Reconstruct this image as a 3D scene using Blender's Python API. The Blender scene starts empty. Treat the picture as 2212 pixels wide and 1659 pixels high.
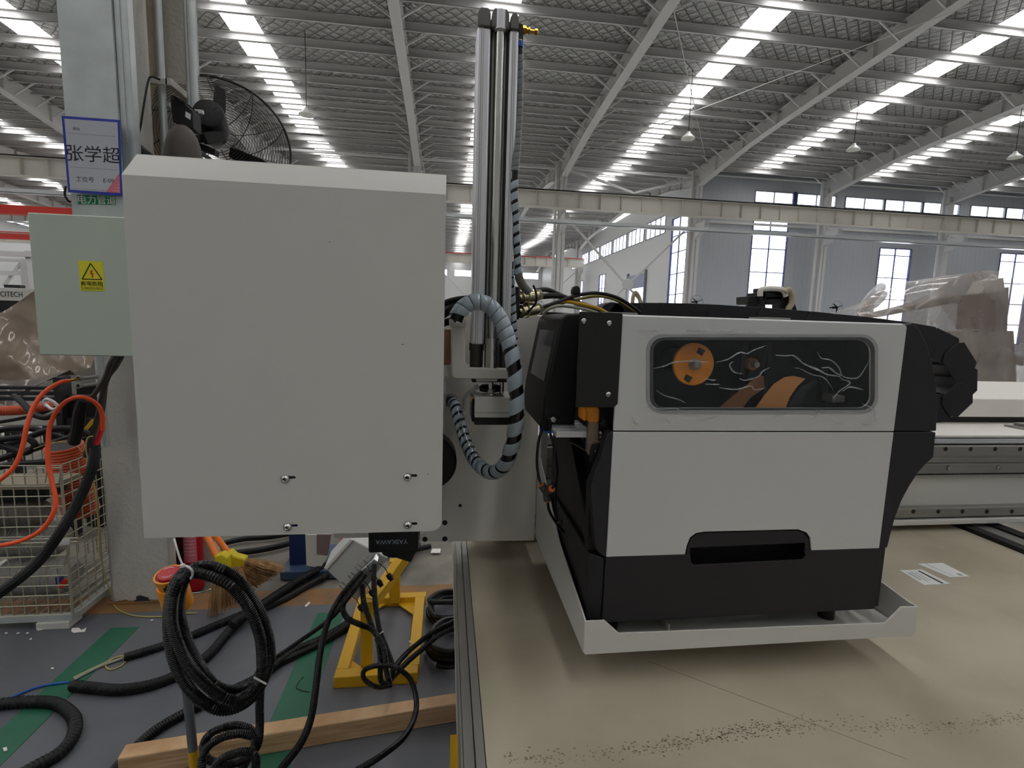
import bpy, bmesh, math, random
from mathutils import Vector, Matrix, noise
random.seed(7)
SC = bpy.context.scene
COL = SC.collection
PI = math.pi

# ------------------------------------------------------------------ camera
W, H, F = 2212, 1659, 1090.0
CX, CY = W / 2, H / 2
EYE = 1.5
_vd = (965 - CX, 690 - CY)
_s = .03
_d = Vector((_vd[0], _vd[1], F)).normalized()
_t = (-(_vd[1] - _s * _vd[0]) * _vd[1] - F * F) / (_vd[0] + _s * _vd[1])
_x = Vector((_t, _vd[1] + _s * (_t - _vd[0]), F)).normalized()
if _x.x < 0: _x = -_x
_z = _x.cross(_d)
RC = Matrix((( _x.x, _d.x, _z.x), (_x.y, _d.y, _z.y), (_x.z, _d.z, _z.z)))   # world -> lens axes (right, down, forward)
RT = RC.transposed()
def ray(px, py): return RT @ Vector((px - CX, py - CY, F))
def P(px, py, X=None, Y=None, Z=None):
    r = ray(px, py)
    k = Y / r.y if Y is not None else (X / r.x if X is not None else (Z - EYE) / r.z)
    p = r * k
    return Vector((p.x, p.y, p.z + EYE))
cam_data = bpy.data.cameras.new('camera')
cam_data.sensor_fit = 'HORIZONTAL'; cam_data.sensor_width = 36.0
cam_data.lens = 36.0 * F / W
cam_data.clip_start = .02; cam_data.clip_end = 400
cam = bpy.data.objects.new('camera', cam_data); COL.objects.link(cam)
right, down, fwd = RT @ Vector((1, 0, 0)), RT @ Vector((0, 1, 0)), RT @ Vector((0, 0, 1))
cam.matrix_world = Matrix(((right.x, -down.x, -fwd.x, 0), (right.y, -down.y, -fwd.y, 0), (right.z, -down.z, -fwd.z, EYE), (0, 0, 0, 1)))
SC.camera = cam

# ------------------------------------------------------------------ light and exposure
SC.view_settings.view_transform = 'Standard'; SC.view_settings.look = 'None'
SC.view_settings.gamma = 1; SC.view_settings.use_curve_mapping = False
SC.view_settings.exposure = 0.47
SKY = 2.6       # radiance of the roof light strips
SKY_SIDE = 3.6  # overcast sky through the side windows
wd = bpy.data.worlds.new('overcast_sky'); SC.world = wd; wd.use_nodes = True
nt = wd.node_tree; bg = nt.nodes['Background']
bg.inputs[0].default_value = (.95, .955, 1.0, 1); bg.inputs[1].default_value = SKY_SIDE
try:
    SC.cycles.max_bounces = 10; SC.cycles.diffuse_bounces = 6; SC.cycles.glossy_bounces = 4
    SC.cycles.transparent_max_bounces = 12; SC.cycles.caustics_reflective = False; SC.cycles.caustics_refractive = False
    SC.cycles.sample_clamp_indirect = 4.0; SC.cycles.use_denoising = True
    SC.cycles.use_adaptive_sampling = True
except Exception: pass

def daylight(x, y, z, w, l, slope_rot, rad):
    """daylight falling on one strip of roof lights: an area light lying just above its sheet"""
    ld = bpy.data.lights.new('skylight_daylight', 'AREA'); ld.shape = 'RECTANGLE'; ld.size = w; ld.size_y = l
    ld.energy = rad * math.pi * w * l * 1.0; ld.color = (1.0, .955, .925); ld.spread = PI
    o = bpy.data.objects.new('skylight_daylight', ld); COL.objects.link(o)
    o.location = (x, y, z); o.rotation_euler = (slope_rot, 0, 0)
    return o

# ------------------------------------------------------------------ materials
def lin(c):
    out = []
    for v in c[:3]:
        v = v / 255 if max(c) > 1.0 else v
        out.append(v / 12.92 if v <= .04045 else ((v + .055) / 1.055) ** 2.4)
    return (*out, 1)
MATS = {}
def mat(name, col, rough=.5, metal=0, spec=.5, noise_amt=0, noise_scale=8, bump=0, bump_scale=60, alpha=1, col2=None, coat=0, trans=0, detail=4, stretch=None):
    if name in MATS: return MATS[name]
    m = bpy.data.materials.new(name); m.use_nodes = True
    n = m.node_tree; b = n.nodes['Principled BSDF']
    b.inputs['Base Color'].default_value = lin(col); b.inputs['Roughness'].default_value = rough
    b.inputs['Metallic'].default_value = metal; b.inputs['Specular IOR Level'].default_value = spec
    b.inputs['Alpha'].default_value = alpha; b.inputs['Coat Weight'].default_value = coat
    b.inputs['Transmission Weight'].default_value = trans
    tc = n.nodes.new('ShaderNodeTexCoord'); src = tc.outputs['Object']
    if stretch:
        mp = n.nodes.new('ShaderNodeMapping'); mp.inputs['Scale'].default_value = stretch
        n.links.new(src, mp.inputs[0]); src = mp.outputs[0]
    if noise_amt or col2:
        t = n.nodes.new('ShaderNodeTexNoise'); t.inputs['Scale'].default_value = noise_scale; t.inputs['Detail'].default_value = detail
        n.links.new(src, t.inputs['Vector'])
        r = n.nodes.new('ShaderNodeValToRGB')
        c = lin(col); c2 = lin(col2) if col2 else (*[v * (1 - noise_amt) for v in c[:3]], 1)
        r.color_ramp.elements[0].position = .35; r.color_ramp.elements[0].color = c2
        r.color_ramp.elements[1].position = .65; r.color_ramp.elements[1].color = c
        n.links.new(t.outputs['Fac'], r.inputs[0]); n.links.new(r.outputs[0], b.inputs['Base Color'])
    if bump:
        t = n.nodes.new('ShaderNodeTexNoise'); t.inputs['Scale'].default_value = bump_scale; t.inputs['Detail'].default_value = 3
        n.links.new(src, t.inputs['Vector'])
        bp = n.nodes.new('ShaderNodeBump'); bp.inputs['Strength'].default_value = bump; bp.inputs['Distance'].default_value = .01
        n.links.new(t.outputs['Fac'], bp.inputs['Height']); n.links.new(bp.outputs[0], b.inputs['Normal'])
    MATS[name] = m
    return m

# ------------------------------------------------------------------ mesh builder
class MB:
    def __init__(s): s.v = []; s.f = []
    def add(s, vs, fs):
        k = len(s.v); s.v += [tuple(v) for v in vs]; s.f += [tuple(i + k for i in f) for f in fs]; return s
    def box(s, a, b):
        (x0, y0, z0), (x1, y1, z1) = a, b
        if x0 > x1: x0, x1 = x1, x0
        if y0 > y1: y0, y1 = y1, y0
        if z0 > z1: z0, z1 = z1, z0
        return s.add([(x0, y0, z0), (x1, y0, z0), (x1, y1, z0), (x0, y1, z0), (x0, y0, z1), (x1, y0, z1), (x1, y1, z1), (x0, y1, z1)],
                     [(0, 3, 2, 1), (4, 5, 6, 7), (0, 1, 5, 4), (1, 2, 6, 5), (2, 3, 7, 6), (3, 0, 4, 7)])
    def obox(s, c, ux, uy, uz, sx, sy, sz):
        """box of full sizes sx,sy,sz about c with axes ux,uy,uz"""
        c = Vector(c); ux, uy, uz = Vector(ux) * sx / 2, Vector(uy) * sy / 2, Vector(uz) * sz / 2
        vs = [c + a * ux + b * uy + d * uz for d in (-1, 1) for (a, b) in ((-1, -1), (1, -1), (1, 1), (-1, 1))]
        return s.add(vs, [(0, 3, 2, 1), (4, 5, 6, 7), (0, 1, 5, 4), (1, 2, 6, 5), (2, 3, 7, 6), (3, 0, 4, 7)])
    def beam(s, a, b, w, h, up=(0, 0, 1)):
        a, b = Vector(a), Vector(b); d = (b - a); L = d.length; d.normalize()
        u = d.cross(Vector(up))
        if u.length < 1e-4: u = d.cross(Vector((0, 1, 0)))
        u.normalize(); t = u.cross(d).normalized()
        return s.obox((a + b) / 2, u, d, t, w, L, h)
    def prism(s, pts, off):
        """polygon pts (3d, in order) pushed along vector off"""
        n = len(pts); pts = [Vector(p) for p in pts]; off = Vector(off)
        vs = pts + [p + off for p in pts]
        fs = [tuple(range(n)), tuple(range(2 * n - 1, n - 1, -1))] + [(i, i + n, (i + 1) % n + n, (i + 1) % n) for i in range(n)]
        return s.add(vs, fs)
    def cyl(s, a, b, r, n=16, r2=None, cap=True):
        a, b = Vector(a), Vector(b); d = (b - a).normalized(); r2 = r if r2 is None else r2
        u = d.orthogonal().normalized(); w = d.cross(u)
        vs = []
        for c, q in ((a, r), (b, r2)):
            for i in range(n):
                t = 2 * PI * i / n; vs.append(c + (u * math.cos(t) + w * math.sin(t)) * q)
        fs = [(i, (i + 1) % n, (i + 1) % n + n, i + n) for i in range(n)]
        if cap: fs += [tuple(range(n - 1, -1, -1)), tuple(range(n, 2 * n))]
        return s.add(vs, fs)
    def lathe(s, a, axis, prof, n=20):
        """prof: (distance along axis, radius)"""
        a = Vector(a); d = Vector(axis).normalized(); u = d.orthogonal().normalized(); w = d.cross(u)
        vs = []
        for h, r in prof:
            for i in range(n):
                t = 2 * PI * i / n; vs.append(a + d * h + (u * math.cos(t) + w * math.sin(t)) * max(r, 1e-5))
        fs = []
        for k in range(len(prof) - 1):
            for i in range(n):
                j = (i + 1) % n
                fs.append((k * n + i, k * n + j, (k + 1) * n + j, (k + 1) * n + i))
        fs += [tuple(range(n - 1, -1, -1)), tuple(range((len(prof) - 1) * n, len(prof) * n))]
        return s.add(vs, fs)
    def tube(s, pts, r, n=8, cap=True):
        """pts already dense; r number or list"""
        pts = [Vector(p) for p in pts]; m = len(pts); R = r if isinstance(r, (list, tuple)) else [r] * m
        fr = frames(pts); vs = []
        for p, (t, u, w), q in zip(pts, fr, R):
            for i in range(n):
                a = 2 * PI * i / n; vs.append(p + (u * math.cos(a) + w * math.sin(a)) * q)
        fs = [(k * n + i, k * n + (i + 1) % n, (k + 1) * n + (i + 1) % n, (k + 1) * n + i) for k in range(m - 1) for i in range(n)]
        if cap: fs += [tuple(range(n - 1, -1, -1)), tuple(range((m - 1) * n, m * n))]
        return s.add(vs, fs)
    def helix(s, pts, r, pitch, width, n=14, phase=0):
        """flat band wound round the path pts"""
        pts = dense(pts, r * .25); fr = frames(pts)
        L = [0]
        for a, b in zip(pts, pts[1:]): L.append(L[-1] + (b - a).length)
        tot = L[-1]
        def at(sd):
            sd = min(max(sd, 0), tot - 1e-6)
            lo, hi = 0, len(L) - 1
            while hi - lo > 1:
                md = (lo + hi) // 2
                if L[md] <= sd: lo = md
                else: hi = md
            q = (sd - L[lo]) / max(L[hi] - L[lo], 1e-9)
            p = pts[lo].lerp(pts[hi], q); t, u, w = fr[lo]
            u2 = u.lerp(fr[hi][1], q).normalized(); w2 = w.lerp(fr[hi][2], q).normalized()
            return p, u2, w2
        vs = []; k = 0; s0 = 0.0; pf = pitch if callable(pitch) else (lambda q: pitch); wf = width if callable(width) else (lambda q: width)
        while s0 < tot:
            a = 2 * PI * k / n + phase; pw = pf(s0 / tot); width = wf(s0 / tot); s0 += pw / n; k += 1
            for q, rr in ((0, 1.03), (.12, 1.09), (.88, 1.09), (1, 1.03)):
                p, u, w = at(s0 + q * width)
                vs.append(p + (u * math.cos(a) + w * math.sin(a)) * r * rr)
        steps = k - 1
        fs = [(k * 4 + j, k * 4 + j + 1, (k + 1) * 4 + j + 1, (k + 1) * 4 + j) for k in range(steps) for j in range(3)]
        return s.add(vs, fs)
    def build(s, name, m, parent=None, smooth=False, bevel=0, kind=None, label=None, seg=2, solid=0, sub=0):
        me = bpy.data.meshes.new(name); me.from_pydata(s.v, [], s.f); me.update()
        o = bpy.data.objects.new(name, me); COL.objects.link(o)
        if m: me.materials.append(m)
        if parent: o.parent = parent
        bm = bmesh.new(); bm.from_mesh(me); bmesh.ops.recalc_face_normals(bm, faces=bm.faces); bm.to_mesh(me); bm.free()
        if parent: o.matrix_parent_inverse = Matrix.Translation(-Vector(world_loc(parent)))
        if solid: md = o.modifiers.new('solid', 'SOLIDIFY'); md.thickness = solid; md.offset = 0
        if bevel: md = o.modifiers.new('bevel', 'BEVEL'); md.width = bevel; md.segments = seg; md.limit_method = 'ANGLE'; md.angle_limit = .6
        if sub: md = o.modifiers.new('sub', 'SUBSURF'); md.levels = sub; md.render_levels = sub
        if smooth or bevel:
            for f in me.polygons: f.use_smooth = True
            if not sub:
                try: me.set_sharp_from_angle(angle=.6)
                except Exception: pass
        if kind: o['kind'] = kind
        if label: o['label'] = label
        return o
LOCS = {}
def world_loc(o):
    v = Vector((0, 0, 0))
    while o: v += Vector(LOCS.get(o.name, (0, 0, 0))); o = o.parent
    return v
def frames(pts):
    m = len(pts); out = []; u = None
    for i in range(m):
        t = (pts[min(i + 1, m - 1)] - pts[max(i - 1, 0)])
        if t.length < 1e-9: t = Vector((0, 0, 1))
        t.normalize()
        u = t.orthogonal().normalized() if u is None else (u - t * u.dot(t))
        if u.length < 1e-6: u = t.orthogonal()
        u.normalize(); out.append((t, u.copy(), t.cross(u)))
    return out
def spline(ctrl, k=8):
    c = [Vector(p) for p in ctrl]; c = [c[0] * 2 - c[1]] + c + [c[-1] * 2 - c[-2]]; out = []
    for i in range(1, len(c) - 2):
        a, b, d, e = c[i - 1], c[i], c[i + 1], c[i + 2]
        for j in range(k):
            t = j / k
            out.append(.5 * ((2 * b) + (d - a) * t + (2 * a - 5 * b + 4 * d - e) * t * t + (3 * b - a - 3 * d + e) * t ** 3))
    out.append(c[-2].copy()); return out
def dense(pts, step):
    out = [Vector(pts[0])]
    for a, b in zip(pts, pts[1:]):
        a, b = Vector(a), Vector(b); n = max(1, int((b - a).length / step + .5))
        for j in range(1, n + 1): out.append(a.lerp(b, j / n))
    return out
def thing(name, label, cat, loc=(0, 0, 0), group=None):
    o = bpy.data.objects.new(name, None); COL.objects.link(o); o.location = loc; LOCS[o.name] = tuple(loc)
    o.empty_display_size = .05
    o['label'] = label; o['category'] = cat
    if group: o['group'] = group
    return o
def tag(o, label, cat, group=None):
    o['label'] = label; o['category'] = cat
    if group: o['group'] = group
    return o
def struct(o): o['kind'] = 'structure'; return o
def sroot(name, loc=(0, 0, 0)):
    o = bpy.data.objects.new(name, None); COL.objects.link(o); o['kind'] = 'structure'; return o
def cp(o, parent=None, off=(0, 0, 0)):
    """copy of one part, moved"""
    c = o.copy(); COL.objects.link(c); c.location = Vector(o.location) + Vector(off)
    if parent is not None: c.parent = parent
    return c
def cp_tree(o, parent=None, off=(0, 0, 0), label=None):
    c = o.copy(); COL.objects.link(c); c.location = Vector(o.location) + Vector(off)
    if parent is not None: c.parent = parent
    LOCS[c.name] = tuple(c.location)
    if label: c['label'] = label
    for ch in o.children: 
        k = ch.copy(); COL.objects.link(k); k.parent = c
        for g in ch.children:
            q = g.copy(); COL.objects.link(q); q.parent = k
    return c
def arc(cx, cy, r, a0, a1, n=6):
    return [(cx + r * math.cos(math.radians(a0 + (a1 - a0) * i / n)), cy + r * math.sin(math.radians(a0 + (a1 - a0) * i / n))) for i in range(n + 1)]
def rrect(x0, y0, x1, y1, r, n=5):
    """rounded rectangle in 2d, y down or up alike"""
    return arc(x1 - r, y0 + r, r, -90, 0, n) + arc(x1 - r, y1 - r, r, 0, 90, n) + arc(x0 + r, y1 - r, r, 90, 180, n) + arc(x0 + r, y0 + r, r, 180, 270, n)
def PY(pts, Y): return [P(a, b, Y=Y) for a, b in pts]
def text(body, name, m, parent, origin, ux, uz, size, ext=.0004, align='CENTER', label=None, sx=1.0):
    """flat lettering: ux reading direction, uz up, real font outlines turned to a mesh"""
    c = bpy.data.curves.new(name, 'FONT'); c.body = body; c.size = size; c.extrude = ext; c.align_x = align; c.align_y = 'CENTER'; c.resolution_u = 3
    t = bpy.data.objects.new(name + '_src', c); COL.objects.link(t); bpy.context.view_layer.update()
    me = bpy.data.meshes.new_from_object(t.evaluated_get(bpy.context.evaluated_depsgraph_get()))
    bpy.data.objects.remove(t); bpy.data.curves.remove(c)
    ux, uz = Vector(ux).normalized(), Vector(uz).normalized(); n = ux.cross(uz)
    M = Matrix(((ux.x, uz.x, n.x, origin[0]), (ux.y, uz.y, n.y, origin[1]), (ux.z, uz.z, n.z, origin[2]), (0, 0, 0, 1)))
    me.transform(M @ Matrix.Diagonal((sx, 1, 1, 1))); me.name = name
    me.materials.clear(); me.materials.append(m)
    o = bpy.data.objects.new(name, me); COL.objects.link(o)
    if parent: o.parent = parent; o.matrix_parent_inverse = Matrix.Translation(-Vector(world_loc(parent)))
    if label: o['label'] = label
    return o
def corr(ctrl, r, pitch=.004, amp=.12, n=9, k=10):
    """ribbed conduit along a spline"""
    pts = dense(spline(ctrl, k), pitch / 2)
    return pts, [r * (1 + (amp if i % 2 else -amp * .6)) for i in range(len(pts))]
def plate(outer, holes, y, th_, name, m, parent, bevel=0, label=None):
    """flat plate in an XZ plane: outer and holes are (x,z) outlines, front face at y"""
    c = bpy.data.curves.new(name, 'CURVE'); c.dimensions = '2D'; c.fill_mode = 'BOTH'; c.extrude = th_ / 2
    for pts in [outer] + list(holes):
        sp = c.splines.new('POLY'); sp.points.add(len(pts) - 1); sp.use_cyclic_u = True
        for i, (a, b) in enumerate(pts): sp.points[i].co = (a, b, 0, 1)
    t = bpy.data.objects.new(name + '_src', c); COL.objects.link(t); bpy.context.view_layer.update()
    me = bpy.data.meshes.new_from_object(t.evaluated_get(bpy.context.evaluated_depsgraph_get()))
    bpy.data.objects.remove(t); bpy.data.curves.remove(c)
    me.transform(Matrix(((1, 0, 0, 0), (0, 0, 1, y + th_ / 2), (0, 1, 0, 0), (0, 0, 0, 1))))
    bm = bmesh.new(); bm.from_mesh(me); bmesh.ops.remove_doubles(bm, verts=bm.verts, dist=1e-6); bmesh.ops.recalc_face_normals(bm, faces=bm.faces); bm.to_mesh(me); bm.free()
    me.materials.clear(); me.materials.append(m); me.name = name
    o = bpy.data.objects.new(name, me); COL.objects.link(o)
    if parent: o.parent = parent; o.matrix_parent_inverse = Matrix.Translation(-Vector(world_loc(parent)))
    if bevel:
        md = o.modifiers.new('bevel', 'BEVEL'); md.width = bevel; md.segments = 2; md.limit_method = 'ANGLE'; md.angle_limit = .9
        for f in me.polygons: f.use_smooth = True
        me.set_sharp_from_angle(angle=.6)
    if label: o['label'] = label
    return o
def XZ(pts, y): return [(P(a, b, Y=y).x, P(a, b, Y=y).z) for a, b in pts]
# ------------------------------------------------------------------ shared materials
M_paint = mat('light_grey_paint', (202, 201, 194), .55, bump=.03, bump_scale=900)
M_white = mat('white_paint', (226, 222, 214), .5)
M_steelw = mat('white_steel', (205, 204, 202), .5)
M_cream = mat('cream_steel', (196, 193, 182), .5)
M_alu = mat('aluminium', (214, 214, 217), .34, .45)
M_aludk = mat('dull_aluminium', (150, 148, 142), .5, .6)
M_steel = mat('bright_steel', (205, 205, 200), .18, 1)
M_galv = mat('galvanised_steel', (198, 204, 202), .38, .45, noise_amt=.14, noise_scale=9)
M_blk = mat('black_plastic', (12, 12, 13), .5, spec=.4)
M_rub = mat('black_rubber', (13, 13, 14), .5, spec=.35)
M_rubdk = mat('glossy_black_conduit', (7, 7, 8), .34, spec=.35)
M_blkm = mat('matt_black_metal', (13, 13, 14), .6)
M_dark = mat('dark_grey_plastic', (25, 24, 30), .6)
M_silver = mat('silver_grey_sheet', (203, 204, 203), .5, .1)
M_orange = mat('orange_plastic', (226, 142, 26), .35)
M_orhose = mat('orange_rubber', (240, 84, 34), .45)
M_orduct = mat('orange_ribbed_duct', (196, 78, 38), .5)
M_yel = mat('yellow_paint', (206, 160, 20), .4)
M_red = mat('red_plastic', (176, 20, 34), .35)
M_blue = mat('blue_plastic', (20, 70, 170), .4)
M_brass = mat('brass', (200, 150, 60), .25, 1)
M_lab_y = mat('yellow_label', (226, 216, 40), .5)
M_ink = mat('black_ink', (16, 16, 16), .6)
M_inkr = mat('red_ink', (200, 40, 20), .6)
M_zip = mat('white_nylon', (225, 225, 222), .4)
M_wood = mat('pale_timber', (205, 172, 130), .7, col2=(176, 138, 98), noise_scale=6, stretch=(1, 1, 14), bump=.2)
# ------------------------------------------------------------------ the hall
def foil():
    m = bpy.data.materials.new('quilted_foil'); m.use_nodes = True; n = m.node_tree; b = n.nodes['Principled BSDF']; L = n.links
    tc = n.nodes.new('ShaderNodeTexCoord'); sep = n.nodes.new('ShaderNodeSeparateXYZ'); L.new(tc.outputs['Object'], sep.inputs[0])
    def math_(op, a, b_=None):
        q = n.nodes.new('ShaderNodeMath'); q.operation = op
        for i, v in enumerate((a, b_)):
            if v is None: continue
            if isinstance(v, (int, float)): q.inputs[i].default_value = v
            else: L.new(v, q.inputs[i])
        return q.outputs[0]
    nz = n.nodes.new('ShaderNodeTexNoise'); nz.inputs['Scale'].default_value = 1.3; L.new(tc.outputs['Object'], nz.inputs['Vector'])
    wob = math_('MULTIPLY', nz.outputs['Fac'], .35)
    s = math_('ADD', math_('ADD', sep.outputs[0], sep.outputs[1]), wob); d = math_('SUBTRACT', sep.outputs[0], sep.outputs[1])
    def line(v): return math_('ABSOLUTE', math_('SINE', math_('MULTIPLY', v, PI / .40)))
    h = math_('MINIMUM', line(s), line(d))
    hs = math_('POWER', h, .5)
    n2 = n.nodes.new('ShaderNodeTexNoise'); n2.inputs['Scale'].default_value = 9; n2.inputs['Detail'].default_value = 2; L.new(tc.outputs['Object'], n2.inputs['Vector'])
    ht = math_('ADD', hs, math_('MULTIPLY', n2.outputs['Fac'], 1.3))
    bp = n.nodes.new('ShaderNodeBump'); bp.inputs['Strength'].default_value = .9; bp.inputs['Distance'].default_value = .06
    L.new(ht, bp.inputs['Height']); L.new(bp.outputs[0], b.inputs['Normal'])
    r = n.nodes.new('ShaderNodeValToRGB'); r.color_ramp.elements[0].position = .04; r.color_ramp.elements[0].color = lin((112, 112, 110))
    r.color_ramp.elements[1].position = .22; r.color_ramp.elements[1].color = lin((180, 180, 178)); L.new(h, r.inputs[0]); L.new(r.outputs[0], b.inputs['Base Color'])
    b.inputs['Metallic'].default_value = .45; b.inputs['Roughness'].default_value = .30
    return m
M_foil = foil()
def sheetwall(name, col, pitch, vertical=True):
    m = bpy.data.materials.new(name); m.use_nodes = True; n = m.node_tree; b = n.nodes['Principled BSDF']; L = n.links
    tc = n.nodes.new('ShaderNodeTexCoord'); w = n.nodes.new('ShaderNodeTexWave'); w.wave_type = 'BANDS'; w.bands_direction = 'DIAGONAL' if not vertical else 'X'
    w.inputs['Scale'].default_value = PI / pitch / 10; mp = n.nodes.new('ShaderNodeMapping')
    L.new(tc.outputs['Object'], w.inputs['Vector'])
    r = n.nodes.new('ShaderNodeValToRGB'); r.color_ramp.elements[0].position = .02; r.color_ramp.elements[0].color = (0, 0, 0, 1); r.color_ramp.elements[1].position = .12
    L.new(w.outputs['Fac'], r.inputs[0])
    bp = n.nodes.new('ShaderNodeBump'); bp.inputs['Strength'].default_value = .3; bp.inputs['Distance'].default_value = .03; L.new(r.outputs[0], bp.inputs['Height']); L.new(bp.outputs[0], b.inputs['Normal'])
    b.inputs['Base Color'].default_value = lin(col); b.inputs['Roughness'].default_value = .45
    return m
M_wall = sheetwall('wall_sheet', (180, 184, 190), .3)
M_wally = mat('wall_sheet_side', (210, 211, 210), .5)
M_skyp = bpy.data.materials.new('rooflight_sheet'); M_skyp.use_nodes = True
_n = M_skyp.node_tree; _o = _n.nodes['Material Output']; _n.nodes.remove(_n.nodes['Principled BSDF'])
_t1 = _n.nodes.new('ShaderNodeBsdfTransparent'); _t1.inputs[0].default_value = (.96, .96, .96, 1)
_t2 = _n.nodes.new('ShaderNodeBsdfTranslucent'); _t2.inputs[0].default_value = (.9, .92, .88, 1)
_mx = _n.nodes.new('ShaderNodeMixShader'); _mx.inputs[0].default_value = .15
_n.links.new(_t1.outputs[0], _mx.inputs[1]); _n.links.new(_t2.outputs[0], _mx.inputs[2]); _n.links.new(_mx.outputs[0], _o.inputs[0])
M_glass = bpy.data.materials.new('window_glass'); M_glass.use_nodes = True
_n = M_glass.node_tree; _o = _n.nodes['Material Output']; _n.nodes.remove(_n.nodes['Principled BSDF'])
_t1 = _n.nodes.new('ShaderNodeBsdfTransparent'); _t1.inputs[0].default_value = (.96, .97, .99, 1)
_t2 = _n.nodes.new('ShaderNodeBsdfGlossy'); _t2.inputs['Roughness'].default_value = .05
_mx = _n.nodes.new('ShaderNodeMixShader'); _mx.inputs[0].default_value = .06
_n.links.new(_t1.outputs[0], _mx.inputs[1]); _n.links.new(_t2.outputs[0], _mx.inputs[2]); _n.links.new(_mx.outputs[0], _o.inputs[0])
M_bluef = mat('blue_window_frame', (60, 66, 120), .5)
M_wframe = mat('grey_window_frame', (120, 124, 134), .5)

# roof profile along Y: valleys at 26.5 and 50.5, ridges at 8 and 38.5, 62.5
PROF = [(-10.5, 9.98), (8, 11.0), (26.5, 9.98), (38.5, 10.64), (50.5, 9.98), (62.5, 10.64), (75, 9.98)]
def roof_z(y):
    for (a, za), (b, zb) in zip(PROF, PROF[1:]):
        if a <= y <= b: return za + (zb - za) * (y - a) / (b - a)
    return PROF[-1][1]
XL, XR = -46.0, 45.0
STRIPS = [-43.8, -36.4, -29.0, -21.5, -14.05, -6.95, 1.0, 8.75, 16.1, 22.6, 30.1, 37.6]
RAFT = [-46.3, -39.0, -31.5, -24.0, -16.5, -9.0, -1.53, 5.8, 13.1, 20.6, 28.2, 35.9, 43.6]
ceil = sroot('ceiling')
for si, ((ya, za), (yb, zb)) in enumerate(zip(PROF, PROF[1:])):
    xr = XR if yb < 27 else 13.9
    strips = [s for s in STRIPS if s + 1 < xr]
    edges = [XL] + [e for s in strips for e in (s, s + 1.0)] + [xr]
    for i in range(0, len(edges), 2):
        x0, x1 = edges[i], edges[i + 1]
        if x1 - x0 < .01: continue
        MB().prism([(x0, ya, za), (x1, ya, za), (x1, yb, zb), (x0, yb, zb)], (0, 0, .08)).build('roof_panel', M_foil, ceil)
    for s in strips:
        MB().prism([(s, ya + .3, za + .03), (s + 1, ya + .3, za + .03), (s + 1, yb - .3, zb + .03), (s, yb - .3, zb + .03)], (0, 0, .01)).build('skylight_sheet', M_skyp, ceil)
        for ye, ze in ((ya, za), (yb, zb)):
            MB().box((s, ye - .3, ze), (s + 1, ye + .3, ze + .06)).build('skylight_end', M_steelw, ceil)
        L_ = math.hypot(yb - ya, zb - za) - .6
        daylight(s + .5, (ya + yb) / 2, (za + zb) / 2 + .25, 1.02, L_, math.atan2(zb - za, yb - ya), SKY)
PUR = [26.35, 25.5, 24.55, 23.65, 22.65, 21.7, 20.75, 19.85, 18.45, 17.05, 15.7, 14.3, 12.9, 11.5, 10.1, 8.7, 7.2, 5.7, 4.2, 2.7, 1.2, -.3, -2, -4, -6, -8]
y = 27.6
while y < 74: PUR.append(round(y, 2)); y += 1.32
MB().box((13.9, 26.5, 9.98), (XR, 27.45, 10.06)).build('roof_panel', M_foil, ceil)
for y in PUR:
    z = roof_z(y); xr = XR if y < 27.2 else 13.9
    m = MB(); m.box((XL, y - .01, z - .26), (xr, y + .0, z)); m.box((XL, y - .09, z - .26), (xr, y, z - .25)); m.box((XL, y - .09, z - .26), (xr, y - .082, z - .235)); m.box((XL, y - .09, z - .01), (xr, y, z - .002))
    m.build('purlin', M_steelw, ceil)
for x in RAFT:
    for (ya, za), (yb, zb) in zip(PROF, PROF[1:]):
        if x > 14 and ya > 26: continue
        m = MB(); d1, d2 = (.85, .6)
        n = 8
        def bot(t):   # haunched towards the columns at each valley
            e = t if za < zb else 1 - t
            return .72 + .45 * max(0, 1 - e / .28) if e < .28 else .72
        for k in range(n):
            t0, t1 = k / n, (k + 1) / n
            y0, y1 = ya + (yb - ya) * t0, ya + (yb - ya) * t1; z0, z1 = za + (zb - za) * t0 - .2, za + (zb - za) * t1 - .2
            b0, b1 = z0 + .2 - bot(t0), z1 + .2 - bot(t1)
            m.prism([(x - .006, y0, b0), (x - .006, y1, b1), (x - .006, y1, z1), (x - .006, y0, z0)], (.012, 0, 0))
            m.prism([(x - .16, y0, b0), (x + .16, y0, b0), (x + .16, y1, b1), (x - .16, y1, b1)], (0, 0, .016))
            m.prism([(x - .16, y0, z0 - .016), (x + .16, y0, z0 - .016), (x + .16, y1, z1 - .016), (x - .16, y1, z1 - .016)], (0, 0, .016))
            m.box((x - .125, y0 + .3, b0 + .02), (x + .125, y0 + .312, z0))
        m.build('rafter', M_steelw, ceil)
fb = None
for x in RAFT[4:]:
    for y in PUR:
        if y < 10 or (y > 27 and x > 14) or y > 62: continue
        z = roof_z(y)
        for s in (-1, 1):
            o = MB().beam((s * .11, 0, -.5), (s * .85, 0, -.02), .05, .05, up=(0, 1, 0)).build('fly_brace', M_steelw, ceil) if fb is None or (fb and len(fb) < 2) else cp(fb[0 if s < 0 else 1])
            fb = (fb or []) + [o] if fb is None or len(fb) < 2 else fb
            o.location = (x, y, z - .2)
# tie rods under the roof
for a, b in (((6.0, 14.2, 10.0), (13.0, 25.4, 9.75)), ((13.3, 12.5, 9.95), (6.2, 25.3, 9.6)), ((6.0, 20, 9.8), (13.0, 20, 9.8))):
    MB().cyl(a, b, .014, 6).build('tie_rod', M_steelw, ceil)

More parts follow.
